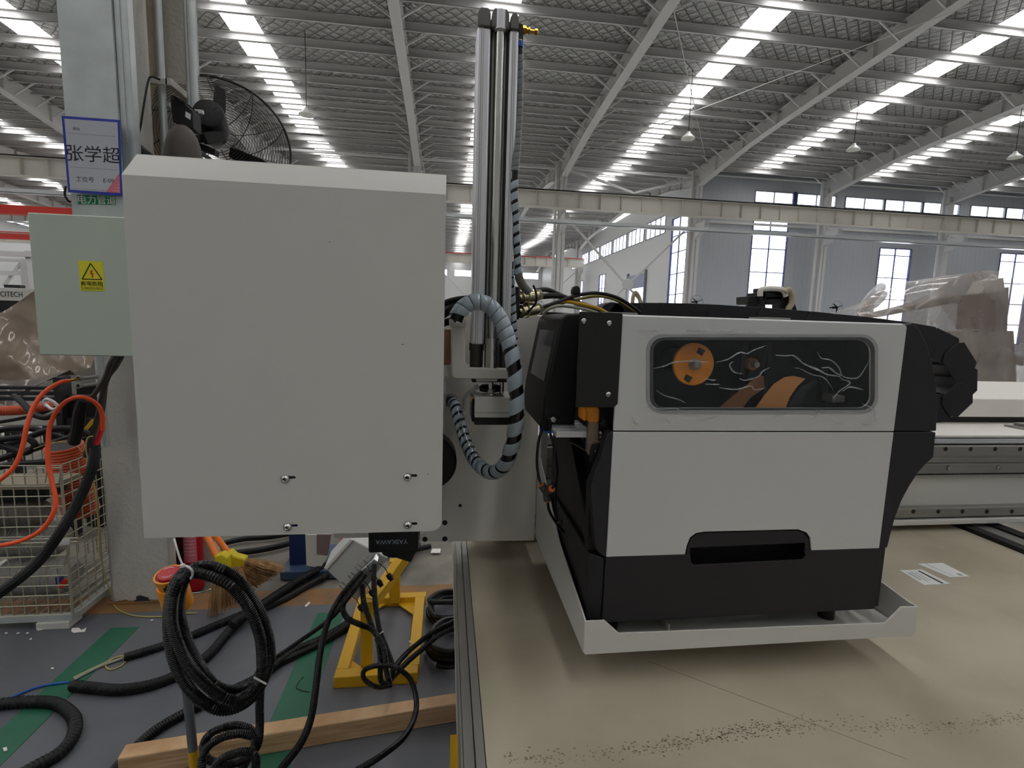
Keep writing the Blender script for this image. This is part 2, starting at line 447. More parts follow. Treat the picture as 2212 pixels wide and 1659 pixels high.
# walls
def wall_grid(name, holes, u0, u1, z0, z1, fn, mat_):
    us = sorted({u0, u1, *[h[0] for h in holes], *[h[1] for h in holes]}); zs = sorted({z0, z1, *[h[2] for h in holes], *[h[3] for h in holes]})
    m = MB()
    for a, b in zip(us, us[1:]):
        for c, d in zip(zs, zs[1:]):
            if any(h[0] <= (a + b) / 2 <= h[1] and h[2] <= (c + d) / 2 <= h[3] for h in holes): continue
            m.box(*fn(a, b, c, d))
    return struct(m.build(name, mat_))
wn = [0]
def window(holes, cols, rows, fn, frame, depth, name=None):
    """holes: (u0,u1,z0,z1); fn maps (u, z, d) to world"""
    u0, u1, z0, z1 = holes; wn[0] += 1
    r = sroot(name or 'window_%d' % wn[0])
    t = .045
    for a, b, c, d in ((u0, u0 + t, z0, z1), (u1 - t, u1, z0, z1), (u0, u1, z0, z0 + t), (u0, u1, z1 - t, z1)):
        MB().box(fn(a, c, -.04), fn(b, d, .06)).build('frame', frame, r)
    for i in range(1, cols):
        u = u0 + (u1 - u0) * i / cols; MB().box(fn(u - t / 2, z0, -.03), fn(u + t / 2, z1, .04)).build('mullion', frame, r)
    for q in rows:
        MB().box(fn(u0, q - t / 2, -.03), fn(u1, q + t / 2, .04)).build('mullion', frame, r)
    zs = [z0] + list(rows) + [z1]
    for i in range(cols):
        for c, d in zip(zs, zs[1:]):
            MB().box(fn(u0 + (u1 - u0) * i / cols, c, 0), fn(u0 + (u1 - u0) * (i + 1) / cols, d, .006)).build('pane', M_glass, r)
YW = 27.3
fy = lambda a, z, d: (a, YW + d, z)
CL = [(16.95, 19.3), (19.5, 21.95), (22.5, 25.0), (25.05, 27.5), (27.55, 29.98), (30.7, 33.1), (33.15, 35.6)]
TALL = [(16.98, 19.15, 1.0, 7.75), (25.05, 27.15, 1.0, 6.42), (33.2, 35.4, 1.0, 6.5)]
holes = [(a, b, 8.5, 9.15) for a, b in CL] + TALL
wall_grid('wall_back', holes, 13.9, XR, 0, 9.979, lambda a, b, c, d: ((a, YW, c), (b, YW + .12, d)), M_wall)
for a, b in CL: window((a, b, 8.5, 9.15), 2, [], fy, M_wframe, .1)
for h in TALL: window(h, 2, [z for z in (2.2, 3.45, 4.7, 6.0, 7.0) if z < h[3] - .3], fy, M_bluef, .1)
XW = 13.4 + .5
fx = lambda a, z, d: (XW + d, a, z)
SH = [(28.8, 31.0, .8, 8.1), (44.2, 46.0, 2.6, 5.95), (51.6, 53.5, 2.6, 5.9)]
SC_ = [(32.0 + 3.6 * i, 35.3 + 3.6 * i) for i in range(7)]
DOOR = (34.8, 38.1, 0, 5.2)
wall_grid('wall_right', SH + [(a, b, 7.45, 8.6) for a, b in SC_] + [DOOR], YW + .121, 75, 0, 9.979, lambda a, b, c, d: ((XW, a, c), (XW + .12, b, d)), M_wally)
for h in SH: window(h, 2, [z for z in (2.2, 3.45, 4.7, 6.0, 7.0) if h[2] + .3 < z < h[3] - .3], fx, M_bluef, .1)
for a, b in SC_: window((a, b, 7.45, 8.6), 4, [], fx, M_wframe, .1)
dr = sroot('door_1')
for i in range(5): MB().box((XW - .1, 34.8, 4.2 + i * .2), (XW, 38.1, 4.38 + i * .2)).build('shutter_slat', mat('shutter_blue', (150, 158, 180), .5), dr)
MB().box((XW - .15, 34.6, 0), (XW + .02, 34.8, 5.4)).build('door_jamb', M_wframe, dr); MB().box((XW - .15, 38.1, 0), (XW + .02, 38.3, 5.4)).build('door_jamb', M_wframe, dr)
FB = [(-44 + 7.5 * i, -37.5 + 7.5 * i, 7.75, 8.7) for i in range(7)] + [(8.6, 13.4, 7.75, 8.7)]
YF = 75
wall_grid('wall_far', FB, XL, 13.9, 0, 10.2, lambda a, b, c, d: ((a, YF, c), (b, YF + .12, d)), M_wally)
for h in FB: window(h, 6, [], lambda a, z, d: (a, YF + d, z), M_wframe, .1)
struct(MB().box((XL - .12, -10.5, 0), (XL, 75, 10.2)).build('wall_left', M_wally))
struct(MB().box((XL, -10.6, 0), (XR, -10.5, 10.2)).build('wall_front', M_wally))
struct(MB().box((XR, -10.5, 0), (XR + .12, YW, 10.2)).build('wall_side', M_wally))
# girts on the far bay wall faces and gutter pipes
for z in (9.75,): struct(MB().cyl((14, YW - .2, z), (XR, YW - .2, z), .06, 8).build('trim_1', M_steelw))
for z, n_ in ((7.3, 'trim_2'), ): struct(MB().box((14, YW - .15, z - .06), (XR, YW - .02, z + .06)).build(n_, M_steelw))
struct(MB().box((19.32, YW - .04, 8.45), (19.48, YW - .001, 9.2)).build('trim_3', M_bluef))

# green trees outside the windows
M_tree = mat('tree_green', (120, 150, 110), .9, noise_amt=.5, noise_scale=3)

# columns and crane beams
def hcol(x, y, h, w=.36, d=.5):
    m = MB(); m.box((x - w / 2, y - d / 2, 0), (x + w / 2, y - d / 2 + .02, h)); m.box((x - w / 2, y + d / 2 - .02, 0), (x + w / 2, y + d / 2, h)); m.box((x - .01, y - d / 2, 0), (x + .01, y + d / 2, h))
    return m
for x in RAFT[2:]:
    for y in (26.4, 50.5):
        if x > 14 and y > 27: continue
        r = sroot('column')
        hcol(x, y, 9.2).build('shaft', M_steelw, r)
        MB().prism([(x - .12, y - .25, 6.9), (x - .12, y - 1.3, 6.9), (x - .12, y - 1.3, 6.65), (x - .12, y - .25, 6.1)], (.24, 0, 0)).build('corbel', M_steelw, r)
        MB().cyl((x - .35, y - .1, 0), (x - .35, y - .1, 9.6), .08, 8).build('downpipe', M_steelw, r)
def crane_beam(x0, x1, y, zb, zt, rail, nm, red=False):
    r = sroot(nm)
    m = MB(); m.box((x0, y - .01, zb), (x1, y + .01, zt)); m.box((x0, y - .16, zb), (x1, y + .16, zb + .02)); m.box((x0, y - .16, zt - .02), (x1, y + .16, zt)); m.build('web', M_cream, r)
    MB().box((x0, y - .04, zt), (x1, y + .04, zt + .1)).build('rail', rail, r)
    k = int((x1 - x0) / 1.06); p0 = None
    for i in range(k):
        x = x0 + .4 + i * 1.06
        if p0 is None: p0 = MB().box((-.006, y - .14, zb + .02), (.006, y - .01, zt - .02)).build('stiffener', M_cream, r); o = p0
        else: o = cp(p0)
        o.location.x = x
    MB().box((x0, y - .3, zb - .12), (x1, y - .24, zb - .04)).build('conductor_bar', M_cream, r)
crane_beam(XL, XR, 25.0, 7.05, 7.8, M_blkm, 'crane_beam')
crane_beam(XL, 13.2, 49.2, 6.95, 7.7, M_red, 'crane_beam')
M_tray = mat('galvanised_tray', (186, 190, 190), .35, .6)
_r = sroot('trim_4'); MB().box((XL, 24.4, 6.22), (XR, 24.7, 6.24)).box((XL, 24.4, 6.22), (XR, 24.41, 6.40)).build('cable_tray', M_tray, _r)
# wall brace between two columns, and the flatter one above the crane beam
b = sroot('wind_brace')
for a, c in (((6.1, 26.4, 6.9), (13.0, 26.4, -.6 + .8)), ((12.9, 26.45, 6.9), (6.1, 26.45, .2)), ((6.1, 26.4, 9.3), (9.6, 26.4, 8.35)), ((13.0, 26.4, 9.3), (9.6, 26.4, 8.35)), ((6.0, 26.4, 9.35), (13.1, 26.4, 9.35)), ((-1.4, 26.4, 9.3), (5.6, 26.4, 9.3)), ((-9, 26.4, 9.3), (-1.7, 26.4, 9.3))):
    MB().beam(a, c, .1, .1).build('brace_bar', M_steelw, b)
MB().cyl((9.55, 26.3, 3.65), (9.55, 26.5, 3.65), .3, 8).build('gusset', M_steelw, b)
b = sroot('wind_brace')
for a, c in (((-1.3, 50.5, 6.8), (5.6, 50.5, .3)), ((5.6, 50.5, 6.8), (-1.3, 50.5, .3)), ((5.8, 50.5, 6.8), (13, 50.5, .3)), ((13, 50.5, 6.8), (5.8, 50.5, .3))):
    MB().beam(a, c, .12, .12).build('brace_bar', M_steelw, b)

# pendant high-bay lamps, switched off
M_lampw = mat('lamp_enamel', (225, 228, 218), .35)
def lamp(px, py, Y, label, k):
    c = P(px, py, Y=Y); zt = roof_z(Y) + .0
    t = thing('pendant_lamp', label, 'lamp', c, 'high bay pendant lamps')
    MB().lathe(c + Vector((0, 0, .12)), (0, 0, -1), [(0, .03), (0, .06), (.08, .09), (.12, .14), (.22, .24), (.25, .24), (.24, .22), (.13, .12)], 16).build('lamp_shade', M_lampw, t, smooth=True)
    MB().cyl(c + Vector((0, 0, .1)), (c.x, c.y, zt), .012, 6).build('hanger', M_blkm, t)
lamp(662, 240, 18, 'white pendant lamp hanging over the left end of the grey cover', 1)
lamp(1487, 292, 18, 'white pendant lamp between the two middle roof light strips', 2)
lamp(1844, 317, 18.5, 'white pendant lamp above the row of high wall windows', 3)
lamp(2193, 334, 18, 'white pendant lamp at the right edge of the photo', 4)

# floor
M_fl = mat('grey_floor_coating', (100, 102, 106), .45, col2=(88, 90, 95), noise_scale=2.2, bump=.02, bump_scale=30)
M_conc = mat('worn_concrete', (138, 132, 120), .75, col2=(100, 96, 88), noise_scale=3.5, detail=9)
M_green = mat('green_line_paint', (24, 92, 66), .5, col2=(40, 98, 76), noise_scale=5)
M_brown = mat('brown_edge_paint', (150, 104, 58), .7, col2=(118, 96, 68), noise_scale=7)
fl = struct(MB().box((XL, -10.5, -.2), (XR, 75, -.012)).build('floor', M_conc))
MB().box((XL, -10.5, -.012), (XR, 2.58, 0)).build('floor_coating', M_fl, fl)
MB().box((XL, 6.5, -.012), (XR, 75, -.002)).build('floor_coating', mat('pale_bounce_floor', (186, 186, 182), .5), fl)  # pale area added mostly out of view to bounce light up to the roof
MB().box((XL, 2.58, -.012), (XR, 2.74, .0)).build('edge_stripe', M_brown, fl)
MB().box((-1.56, -2, 0), (-1.435, 2.45, .0015)).build('green_line', M_green, fl)
MB().box((-.63, -2, 0), (-.50, 2.5, .0015)).build('green_line', M_green, fl)
# ------------------------------------------------------------------ the machine: bed, gantry, carriage plate
V = Vector
# bed with spoil board
M_mdf = mat('spoil_board', (182, 173, 152), .7, col2=(158, 148, 127), noise_scale=3.2, bump=.03, bump_scale=500, detail=7)
M_grime = mat('sawdust_grime', (132, 118, 96), .85, noise_amt=.3, noise_scale=60)
BZ = .9; BX0, BX1, BY0, BY1 = .062, 1.60, -.6, 1.95
bed = thing('machine_bed', 'long flat machine bed topped with a beige worn board under the label printer', 'machine bed', (.8, .6, 0))
MB().box((BX0, BY0, BZ - .025), (BX1, BY1, BZ)).build('spoil_board', M_mdf, bed, bevel=.001)
# aluminium edge profile, stepped
m = MB(); m.box((BX0 - .014, BY0, BZ - .028), (BX0 - .001, 1.34, BZ + .001)); m.box((BX0 - .03, BY0, BZ - .04), (BX0 - .015, 1.34, BZ - .006)); m.box((BX0 - .034, BY0, BZ - .1), (BX0 - .03, 1.34, BZ - .012))
m.build('edge_profile', M_aludk, bed, bevel=.001)
MB().box((BX0 - .03, BY0, BZ - .25), (BX1, BY1, BZ - .03)).build('bed_frame', M_paint, bed)
for yy in (-.45, .75, 1.8):
    for xx in (BX0 + .04, BX1 - .14): MB().box((xx, yy, 0), (xx + .1, yy + .1, BZ - .25)).build('leg', M_paint, bed)
MB().box((BX0 - .045, .2, BZ - .36), (BX0 - .0301, .86, BZ - .17)).build('side_cover', M_yel, bed)
# right edge rails of the bed
for x0, x1, mm, h in ((1.601, 1.635, M_blkm, .012), (1.636, 1.70, M_aludk, .006), (1.701, 1.74, M_blkm, .012)):
    MB().box((x0, BY0, BZ - .02), (x1, BY1, BZ + h)).build('edge_rail', mm, bed)
# grime marks on the board: thin dust lying where the photo shows it
rng = random.Random(3)
m = MB()
for k in range(1500):
    t = rng.random(); px = 1090 + t * 1130; py = 1632 - 92 * t + rng.gauss(0, 9) + 14 * math.sin(t * 9)
    if rng.random() < .35 + .3 * math.sin(t * 11): continue
    c = P(px, py, Z=BZ + .0003)
    if c.x > BX1: continue
    s = rng.uniform(.0004, .0016); a = rng.random() * 3
    m.add([c + V((math.cos(a + q * 1.57) * s * (1 if q % 2 else 2.0), math.sin(a + q * 1.57) * s, 0)) for q in range(4)], [(0, 1, 2, 3)])
m.prism([P(1400, 1428, Z=BZ), P(1960, 1640, Z=BZ), P(1960, 1640.9, Z=BZ), P(1400, 1428.7, Z=BZ)], (0, 0, .0002))
o = m.build('dust_streak', M_grime, bed); o['kind'] = 'stuff'

M_paper = mat('label_paper', (222, 224, 220), .6)
def quadpaper(name, label, pts, z, marks=()):
    c = [P(a, b, Z=z) for a, b in pts]
    t = thing(name, label, 'paper label', c[0])
    MB().prism(c, (0, 0, .0004)).build('sheet', M_paper, t)
    for mk in marks:
        def q(u, v): return (c[0] * (1 - u) + c[1] * u) * (1 - v) + (c[3] * (1 - u) + c[2] * u) * v + V((0, 0, .0006))
        u0, v0, u1, v1, mm = mk
        MB().add([q(u0, v0), q(u1, v0), q(u1, v1), q(u0, v1)], [(0, 1, 2, 3)]).build('print', mm, t)
    return t
M_gry = mat('grey_print', (150, 158, 156), .7)
quadpaper('paper_label', 'white printed paper label with a dark bar lying on the board, nearer one', [(1943, 1232), (1990, 1230), (2053, 1261), (1996, 1264)], BZ + .0003,
          [(.70, .1, .80, .97, M_ink), (.15, .2, .22, .7, M_gry), (.32, .15, .37, .8, M_gry), (.48, .2, .52, .75, M_gry)])
quadpaper('paper_label', 'blank white paper label lying on the board, further one', [(1982, 1218), (2036, 1216), (2094, 1245), (2052, 1247)], BZ + .0003,
          [(.25, .05, .29, .95, M_gry), (.6, .8, .8, .95, M_gry)])

# gantry beam with rails
GY = 1.32
gb = thing('gantry_beam', 'white gantry beam with linear rails behind the label printer', 'gantry', (1.2, 1.5, .93))
zs = {k: P(2060, y, Y=GY).z for k, y in dict(top=945, s1=955, r1a=961, r1b=983, m1=1001, r2a=1001, r2b=1022, m2=1028, r3a=1093, r3b=1112, bot=1124).items()}
xa, xb = .12, 2.6
MB().box((xa, GY + .012, zs['bot']), (xb, GY + .3, zs['top'])).build('beam_body', M_paint, gb, bevel=.004)
MB().box((xa, GY - .004, zs['s1'] - .003), (xb, GY + .012, zs['top'] - .004)).build('cover_strip', M_alu, gb)
def rail(za, zb, nm, mm, y0):
    r = MB().box((xa, y0, zb), (xb, GY + .012, za)).build(nm, mm, gb, bevel=.0015); return r
r1 = rail(zs['r1a'], zs['r1b'], 'linear_rail', M_aludk, GY - .016)
rk = rail(zs['r2a'], zs['r2b'], 'gear_rack', M_aludk, GY - .006)
r3 = rail(zs['r3a'], zs['r3b'], 'linear_rail', M_aludk, GY - .016)
mt = MB(); x = xa
while x < xb - .01: mt.box((x, GY - .006, zs['r2b'] - .0035), (x + .0035, GY + .01, zs['r2b'] + .001)); x += .0065
o = mt.build('rack_teeth', M_blkm, gb); o['kind'] = 'stuff'
MB().box((xa, GY - .022, zs['bot'] - .004), (xb, GY + .012, zs['bot'] + .012)).build('lower_ledge', M_paint, gb, bevel=.002)
h0 = None
def hole(px, py, y, r=.0065):
    c = P(px, py, Y=y); 
    return MB().cyl(c + V((0, -.0006, 0)), c + V((0, .002, 0)), r, 12).build('rail_hole', M_ink, gb)
for px in (2043, 2097, 2150, 2204): hole(px, 970, GY - .0165)
for px in (1973, 2027, 2079, 2132, 2186): hole(px, 1105, GY - .0165)
for px in (2049, 2156):
    c = P(px, 1010, Y=GY - .007); MB().lathe(c, (0, -1, 0), [(0, .008), (.004, .0075), (.004, .004), (.001, .0035)], 14).build('rack_screw', M_steel, gb, smooth=True)
# cover on top of the beam
tc = MB(); zt = P(2160, 905, Y=1.5).z; zt2 = P(2160, 862, Y=1.5).z
pts = [(1.5, zs['top'] + .03), (1.5, zt2), (1.62, zt2 + .03), (1.8, zt2 + .03), (1.8, zs['top'] + .03)]
tc.prism([(1.0, y, z) for y, z in pts], (1.6, 0, 0)).build('top_cover', M_white, gb, bevel=.003)
MB().box((1.0, 1.53, zs['top'] + .001), (2.6, 1.8, zs['top'] + .03)).build('cover_gap', M_blkm, gb)
MB().box((xa, GY + .0, zs['top']), (xb, 1.53, zs['top'] + .006)).build('top_plate', M_white, gb)
# small bracket lying on the beam
c = P(2195, 930, Y=1.44); bt = thing('sheet_bracket', 'small grey stamped bracket resting on the white beam at the right edge', 'bracket', c)
MB().box((c.x - .025, 1.40, zs['top'] + .0065), (c.x + .05, 1.46, zs['top'] + .012)).box((c.x + .0, 1.42, zs['top'] + .012), (c.x + .05, 1.45, zs['top'] + .022)).build('plate', M_aludk, bt, bevel=.001)

# carriage plate standing behind cylinder and hoses
PL = 1.2
carr = thing('carriage_plate', 'tall white steel carriage plate behind the looped hose', 'plate', (.1, PL, .95))
a = PY([(905, 680), (1260, 680), (1262, 1166), (905, 1170)], PL)
MB().prism([V((-.10, PL, a[3].z)), V((.2279, PL, a[2].z)), V((.2279, PL, P(1200, 682, Y=PL).z)), V((-.10, PL, P(1200, 682, Y=PL).z))], (0, .10, 0)).build('plate_body', M_white, carr, bevel=.003)
for px, py in ((960, 972), (960, 1009), (961, 1129), (918, 1165), (961, 1164)):
    c = P(px, py, Y=PL); b_ = MB().lathe(c + V((0, .001, 0)), (0, -1, 0), [(0, .0065), (.0015, .0065), (.0015, .0045), (.004, .0045), (.004, .0025), (.002, .0022)], 14).build('cap_screw', M_blkm, carr, smooth=True)
c = P(994, 1092, Y=PL); MB().cyl(c + V((0, -.0006, 0)), c, .0042, 12).build('screw_hole', M_ink, carr)
# dark pulley edge seen behind the cover's right side
c = P(925, 1000, Y=1.05); t = thing('drive_pulley', 'black round drive pulley peeping from behind the grey cover', 'pulley', c)
MB().lathe(c, (0, 1, 0), [(0, .03), (0, .055), (.004, .06), (.05, .06), (.054, .055), (.1, .02), (.149, .02)], 32).build('pulley_rim', M_blk, t, smooth=True)

# grey sheet metal cover, the big box on the left
BXY = .70
cov = thing('grey_cover', 'big plain light grey sheet metal cover with a sloped top edge', 'cover', (-.22, .8, 1.2))
L0 = P(262, 380, Y=BXY); R0 = P(962, 418, Y=BXY); LB = P(312, 1161, Y=BXY); RB = P(955, 1148, Y=BXY)
xl = (L0.x + LB.x) / 2; xr = (R0.x + RB.x) / 2; ztop = (L0.z + R0.z) / 2; zbot = (LB.z + RB.z) / 2
ztt = P(960, 378, Y=BXY + .032).z
th = .0016
# front sheet with slots cut out as a grid, rounded lower right corner
slots = []
for px, py in ((616, 1034), (880, 1030), (621, 1138), (881, 1134)):
    c = P(px, py, Y=BXY); slots.append((c.x, c.z))
cr = .014
outl = [(xl, zbot), (xr - cr, zbot)] + [(xr - cr + cr * math.sin(q * PI / 16), zbot + cr - cr * math.cos(q * PI / 16)) for q in range(1, 9)] + [(xr, ztop), (xl, ztop)]
hl = [[(sx, sz + .0037), (sx, sz - .0005), *[(sx + .0115 + .0021 * math.cos(a), sz + .0016 + .0021 * math.sin(a)) for a in [-PI / 2 + k * PI / 6 for k in range(7)]]] for sx, sz in slots]
plate(outl, hl, BXY, th, 'front_panel', M_paint, cov)

MB().prism([V((xl, BXY + .034, ztt)), V((xr, BXY + .034, ztt)), V((xr, BXY, ztop)), V((xl, BXY, ztop))], (0, .001, .0016)).build('sloped_top', M_paint, cov, bevel=.0005)
MB().box((xl, BXY + .034, ztt - .0004), (xr, BXY + .30, ztt + .0012)).build('top_panel', M_paint, cov)
MB().prism([(xl, BXY + th, zbot), (xl, BXY + .3, zbot), (xl, BXY + .3, ztt), (xl, BXY + .034, ztt), (xl, BXY + th, ztop)], (th, 0, 0)).build('side_panel', M_paint, cov)
MB().prism([(xr - th, BXY + th, zbot + .012), (xr - th, BXY + .012, zbot + .012), (xr - th, BXY + .012, ztop), (xr - th, BXY + th, ztop)], (th, 0, 0)).prism([(xr - th, BXY + th, ztop), (xr - th, BXY + .034, ztt), (xr - th, BXY + .3, ztt), (xr - th, BXY + .3, ztop)], (th, 0, 0)).build('side_flange', M_paint, cov)
MB().box((xl + .002, BXY + .010, zbot + .01), (xr - .004, BXY + .013, zbot + .16)).build('backing_plate', M_paint, cov)
for sx, sz in slots:
    s_ = MB().lathe(V((sx, BXY - .0001, sz)), (0, -1, 0), [(0, .0058), (.0008, .0058), (.0009, .0052), (.0028, .0042), (.0038, .0026), (.0030, .0018), (.0022, .0006)], 20).build('screw', M_steel, cov, smooth=True)
    MB().cyl(V((sx, BXY + .01, sz)), V((sx, BXY, sz)), .0018, 8).build('shank', M_steel, cov)
    MB().box((sx - .0002 + .0004, BXY - .0044, sz - .0014), (sx + .0006, BXY - .0034, sz + .0014)).box((sx - .001, BXY - .0044, sz - .0004), (sx + .0018, BXY - .0034, sz + .0004)).build('cross_slot', M_ink, cov)
    MB().cyl(V((sx + .0118, BXY + .0035, sz + .0015)), V((sx + .0118, BXY + .0045, sz + .0015)), .0022, 10).build('slot_end', M_ink, cov)
for px, py, r_ in ((870, 744, .0009), (925, 1024, .0007), (712, 522, .0006)):
    c = P(px, py, Y=BXY - .0001); MB().cyl(c, c + V((0, .0002, 0)), r_, 8).build('paint_chip', M_ink, cov)
# internal bracket joining cover to plate (hidden), keeps it held
MB().box((-.09, BXY + .013, 1.25), (-.07, PL - .002, 1.29)).build('mounting_bracket', M_aludk, cov)

# servo motor under the cover
ms = thing('servo_motor', 'black servo motor with upside-down white lettering under the grey cover', 'motor', (-.15, .92, 1.05))
YM = .86
a0, a1 = P(795, 1140, Y=YM), P(903, 1192, Y=YM)
MB().box((a0.x, YM, P(800, 1196, Y=YM).z), (a1.x, YM + .09, 1.2)).build('motor_body', M_blk, ms, bevel=.004)
c = P(858, 1196, Y=YM + .045); zc = P(800, 1196, Y=YM).z
MB().lathe(V((c.x, YM + .045, zc + .001)), (0, 0, -1), [(0, .036), (.008, .036), (.010, .030), (.018, .028), (.020, .02)], 20).build('encoder_cap', M_blk, ms, smooth=True)
MB().beam((c.x - .012, YM + .03, zc - .004), (c.x + .03, YM + .03, zc - .02), .02, .02).build('plug', M_blk, ms, bevel=.002)
lt = P(846, 1170, Y=YM - .0002)
text('YASKAWA', 'lettering', mat('silver_lettering', (150, 160, 175), .4), ms, (lt.x, YM - .0003, lt.z), (-1, 0, 0), (0, 0, -1), .0115)
MB().box((a0.x + .0, YM + .01, 1.0), (a1.x + .05, YM + .3, 1.02)).box((a0.x, YM + .09, 1.02), (a0.x + .01, PL, 1.2)).box((a0.x, YM + .09, 1.19), (a1.x, PL, 1.2)) if False else None
MB().box((a0.x + .02, YM + .02, 1.199), (a1.x - .065, PL - .002, 1.215)).build('motor_mount', M_aludk, ms)
# light grey rail seen under the cover between the blue foot and the motor
c0 = P(720, 1168, Y=1.1); MB().box((P(722, 1168, Y=1.1).x, 1.1, P(722, 1163, Y=1.1).z), (P(800, 1168, Y=1.1).x + .12, 1.2, 1.12)).build('lower_plate', M_paint, carr)

# ------------------------------------------------------------------ pneumatic lifting cylinder
CYY = .92
cyl = thing('lift_cylinder', 'tall aluminium air cylinder with grey end caps rising to the roof', 'air cylinder', (.03, CYY, 1.4))
zT = P(1070, 60, Y=CYY).z; zB = P(1062, 745, Y=CYY).z
xc0 = P(1022, 690, Y=CYY).x; xc1 = P(1100, 690, Y=CYY).x
wd_ = xc1 - xc0
cx0 = (xc0 + xc1) / 2
XT = lambda px: P(px, 400, Y=CYY).x
def uprof(x0, x1, y0, grooves):
    m = MB(); m.box((x0, y0, zB), (x1, y0 + .05, zT))
    return m
bx = [XT(1024), XT(1053), XT(1062), XT(1084), XT(1092), XT(1112)]
MB().box((bx[0], CYY, zB), (bx[1], CYY + .055, zT)).build('barrel_profile', M_alu, cyl, bevel=.004, seg=3)
MB().box((bx[4], CYY, zB), (bx[5], CYY + .055, zT)).build('barrel_profile', M_alu, cyl, bevel=.004, seg=3)
MB().box((bx[1], CYY + .014, zB), (bx[4], CYY + .05, zT)).build('barrel_core', M_aludk, cyl)
for x0, x1, y0 in ((bx[1] - .001, bx[1] + .0035, CYY + .010), (bx[4] - .0035, bx[4] + .001, CYY + .010)):
    MB().box((x0, y0, zB), (x1, y0 + .006, zT)).build('sensor_slot', M_ink, cyl)
cxm = (bx[2] + bx[3]) / 2
MB().cyl((cxm, CYY + .008, zB - .03), (cxm, CYY + .008, zT + .022), .0085, 24).build('guide_rod', M_steel, cyl, smooth=True)
for xx in ((bx[0] + .0075, .0007), (bx[0] + .011, .0005), (bx[4] + .006, .0007), (bx[4] + .0095, .0005)):
    MB().box((xx[0], CYY - .0005, zB), (xx[0] + xx[1] * 1.6, CYY + .0006, zT)).build('profile_groove', M_aludk, cyl)
M_cap = mat('grey_end_cap', (104, 102, 98), .55)
for x0, x1, dz in ((bx[0] + .001, bx[1] - .0005, 0), (bx[1] + .001, bx[4] - .001, .001), (bx[4] + .0005, bx[5] - .001, -.003)):
    zz = P(1070, 20, Y=CYY).z + dz
    MB().prism([(x0, CYY - .003, zT), (x1, CYY - .003, zT), (x1, CYY - .003, zz - .008), (x1 - .004, CYY - .003, zz), (x0 + .004, CYY - .003, zz), (x0, CYY - .003, zz - .008)], (0, .06, 0)).build('end_cap', M_cap, cyl, bevel=.002)
MB().cyl((cxm, CYY + .004, zT - .002), (cxm, CYY + .004, zT + .028), .010, 20).build('rod_boss', M_alu, cyl, smooth=True)
M_gun = mat('dark_gunmetal', (70, 66, 60), .4, .6)
zl = P(1060, 800, Y=CYY).z
for x_, r_, zt_ in (((bx[0] + bx[1]) / 2, .0125, zB + .002), ((bx[4] + bx[5]) / 2, .0125, zB + .002)):
    MB().lathe((x_, CYY + .02, zl), (0, 0, 1), [(0, r_), (zt_ - zl - .014, r_), (zt_ - zl - .014, r_ * 1.12), (zt_ - zl, r_ * 1.12)], 20).build('rod_collar', M_gun, cyl, smooth=True)
MB().cyl((cxm, CYY + .006, zl), (cxm, CYY + .006, P(1060, 731, Y=CYY).z), .0145, 24).build('rod_sleeve', M_steel, cyl, smooth=True)
MB().cyl((cxm, CYY + .015, P(1060, 850, Y=CYY).z), (cxm, CYY + .015, zl), .0045, 14).build('piston_rod', M_steel, cyl, smooth=True)

# L bracket that carries the cylinder
brk = thing('cylinder_bracket', 'cast light grey L-shaped bracket holding the foot of the air cylinder', 'bracket', (.04, CYY - .01, 1.35))
def pr_(pts, y0, d, nm, mm, par, bev=.002, lab=None): return MB().prism(PY(pts, y0), (0, d, 0)).build(nm, mm, par, bevel=bev, label=lab)
pr_([(976, 704), (1004, 704), (1005, 782), (1012, 795), (1100, 797), (1100, 819), (982, 818), (976, 812)], CYY - .012, .085, 'bracket_body', M_paint, brk, .002)
pr_([(970, 689), (977, 690), (983, 698), (1000, 697), (1006, 688), (1010, 705), (971, 705)], CYY - .022, .03, 'hose_clip', M_paint, brk, .001)
pr_([(1028, 818), (1075, 818), (1074, 824), (1029, 825)], CYY - .006, .05, 'under_plate', M_paint, brk, .001)
pr_([(1018, 818), (1095, 818), (1095, 826), (1020, 826)], CYY + .004, .05, 'rubber_pad', M_blk, brk, .001)
MB().box((-.06, CYY + .03, 1.33), (-.0, PL - .002, 1.36)).build('fixing_arm', M_aludk, brk)
# copper coloured block behind bracket's left
t = thing('motor_block', 'brown copper faced block between the grey cover and the bracket', 'block', (0, .95, 1.4))
pr_([(950, 712), (974, 712), (974, 785), (950, 785)], .955, .06, 'block_face', mat('copper_face', (150, 108, 84), .5, .2), t, .0)
pr_([(946, 788), (972, 788), (972, 813), (946, 813)], .955, .05, 'block_foot', M_paint, t, .001)
MB().box((-.03, 1.01, 1.38), (-.01, PL - .002, 1.42)).build('block_arm', M_aludk, t)
for k in range(7): c = P(953 + k * 3, 711, Y=.954); MB().cyl(c, c + V((0, .01, 0)), .001, 8).build('ball', M_steel, t)

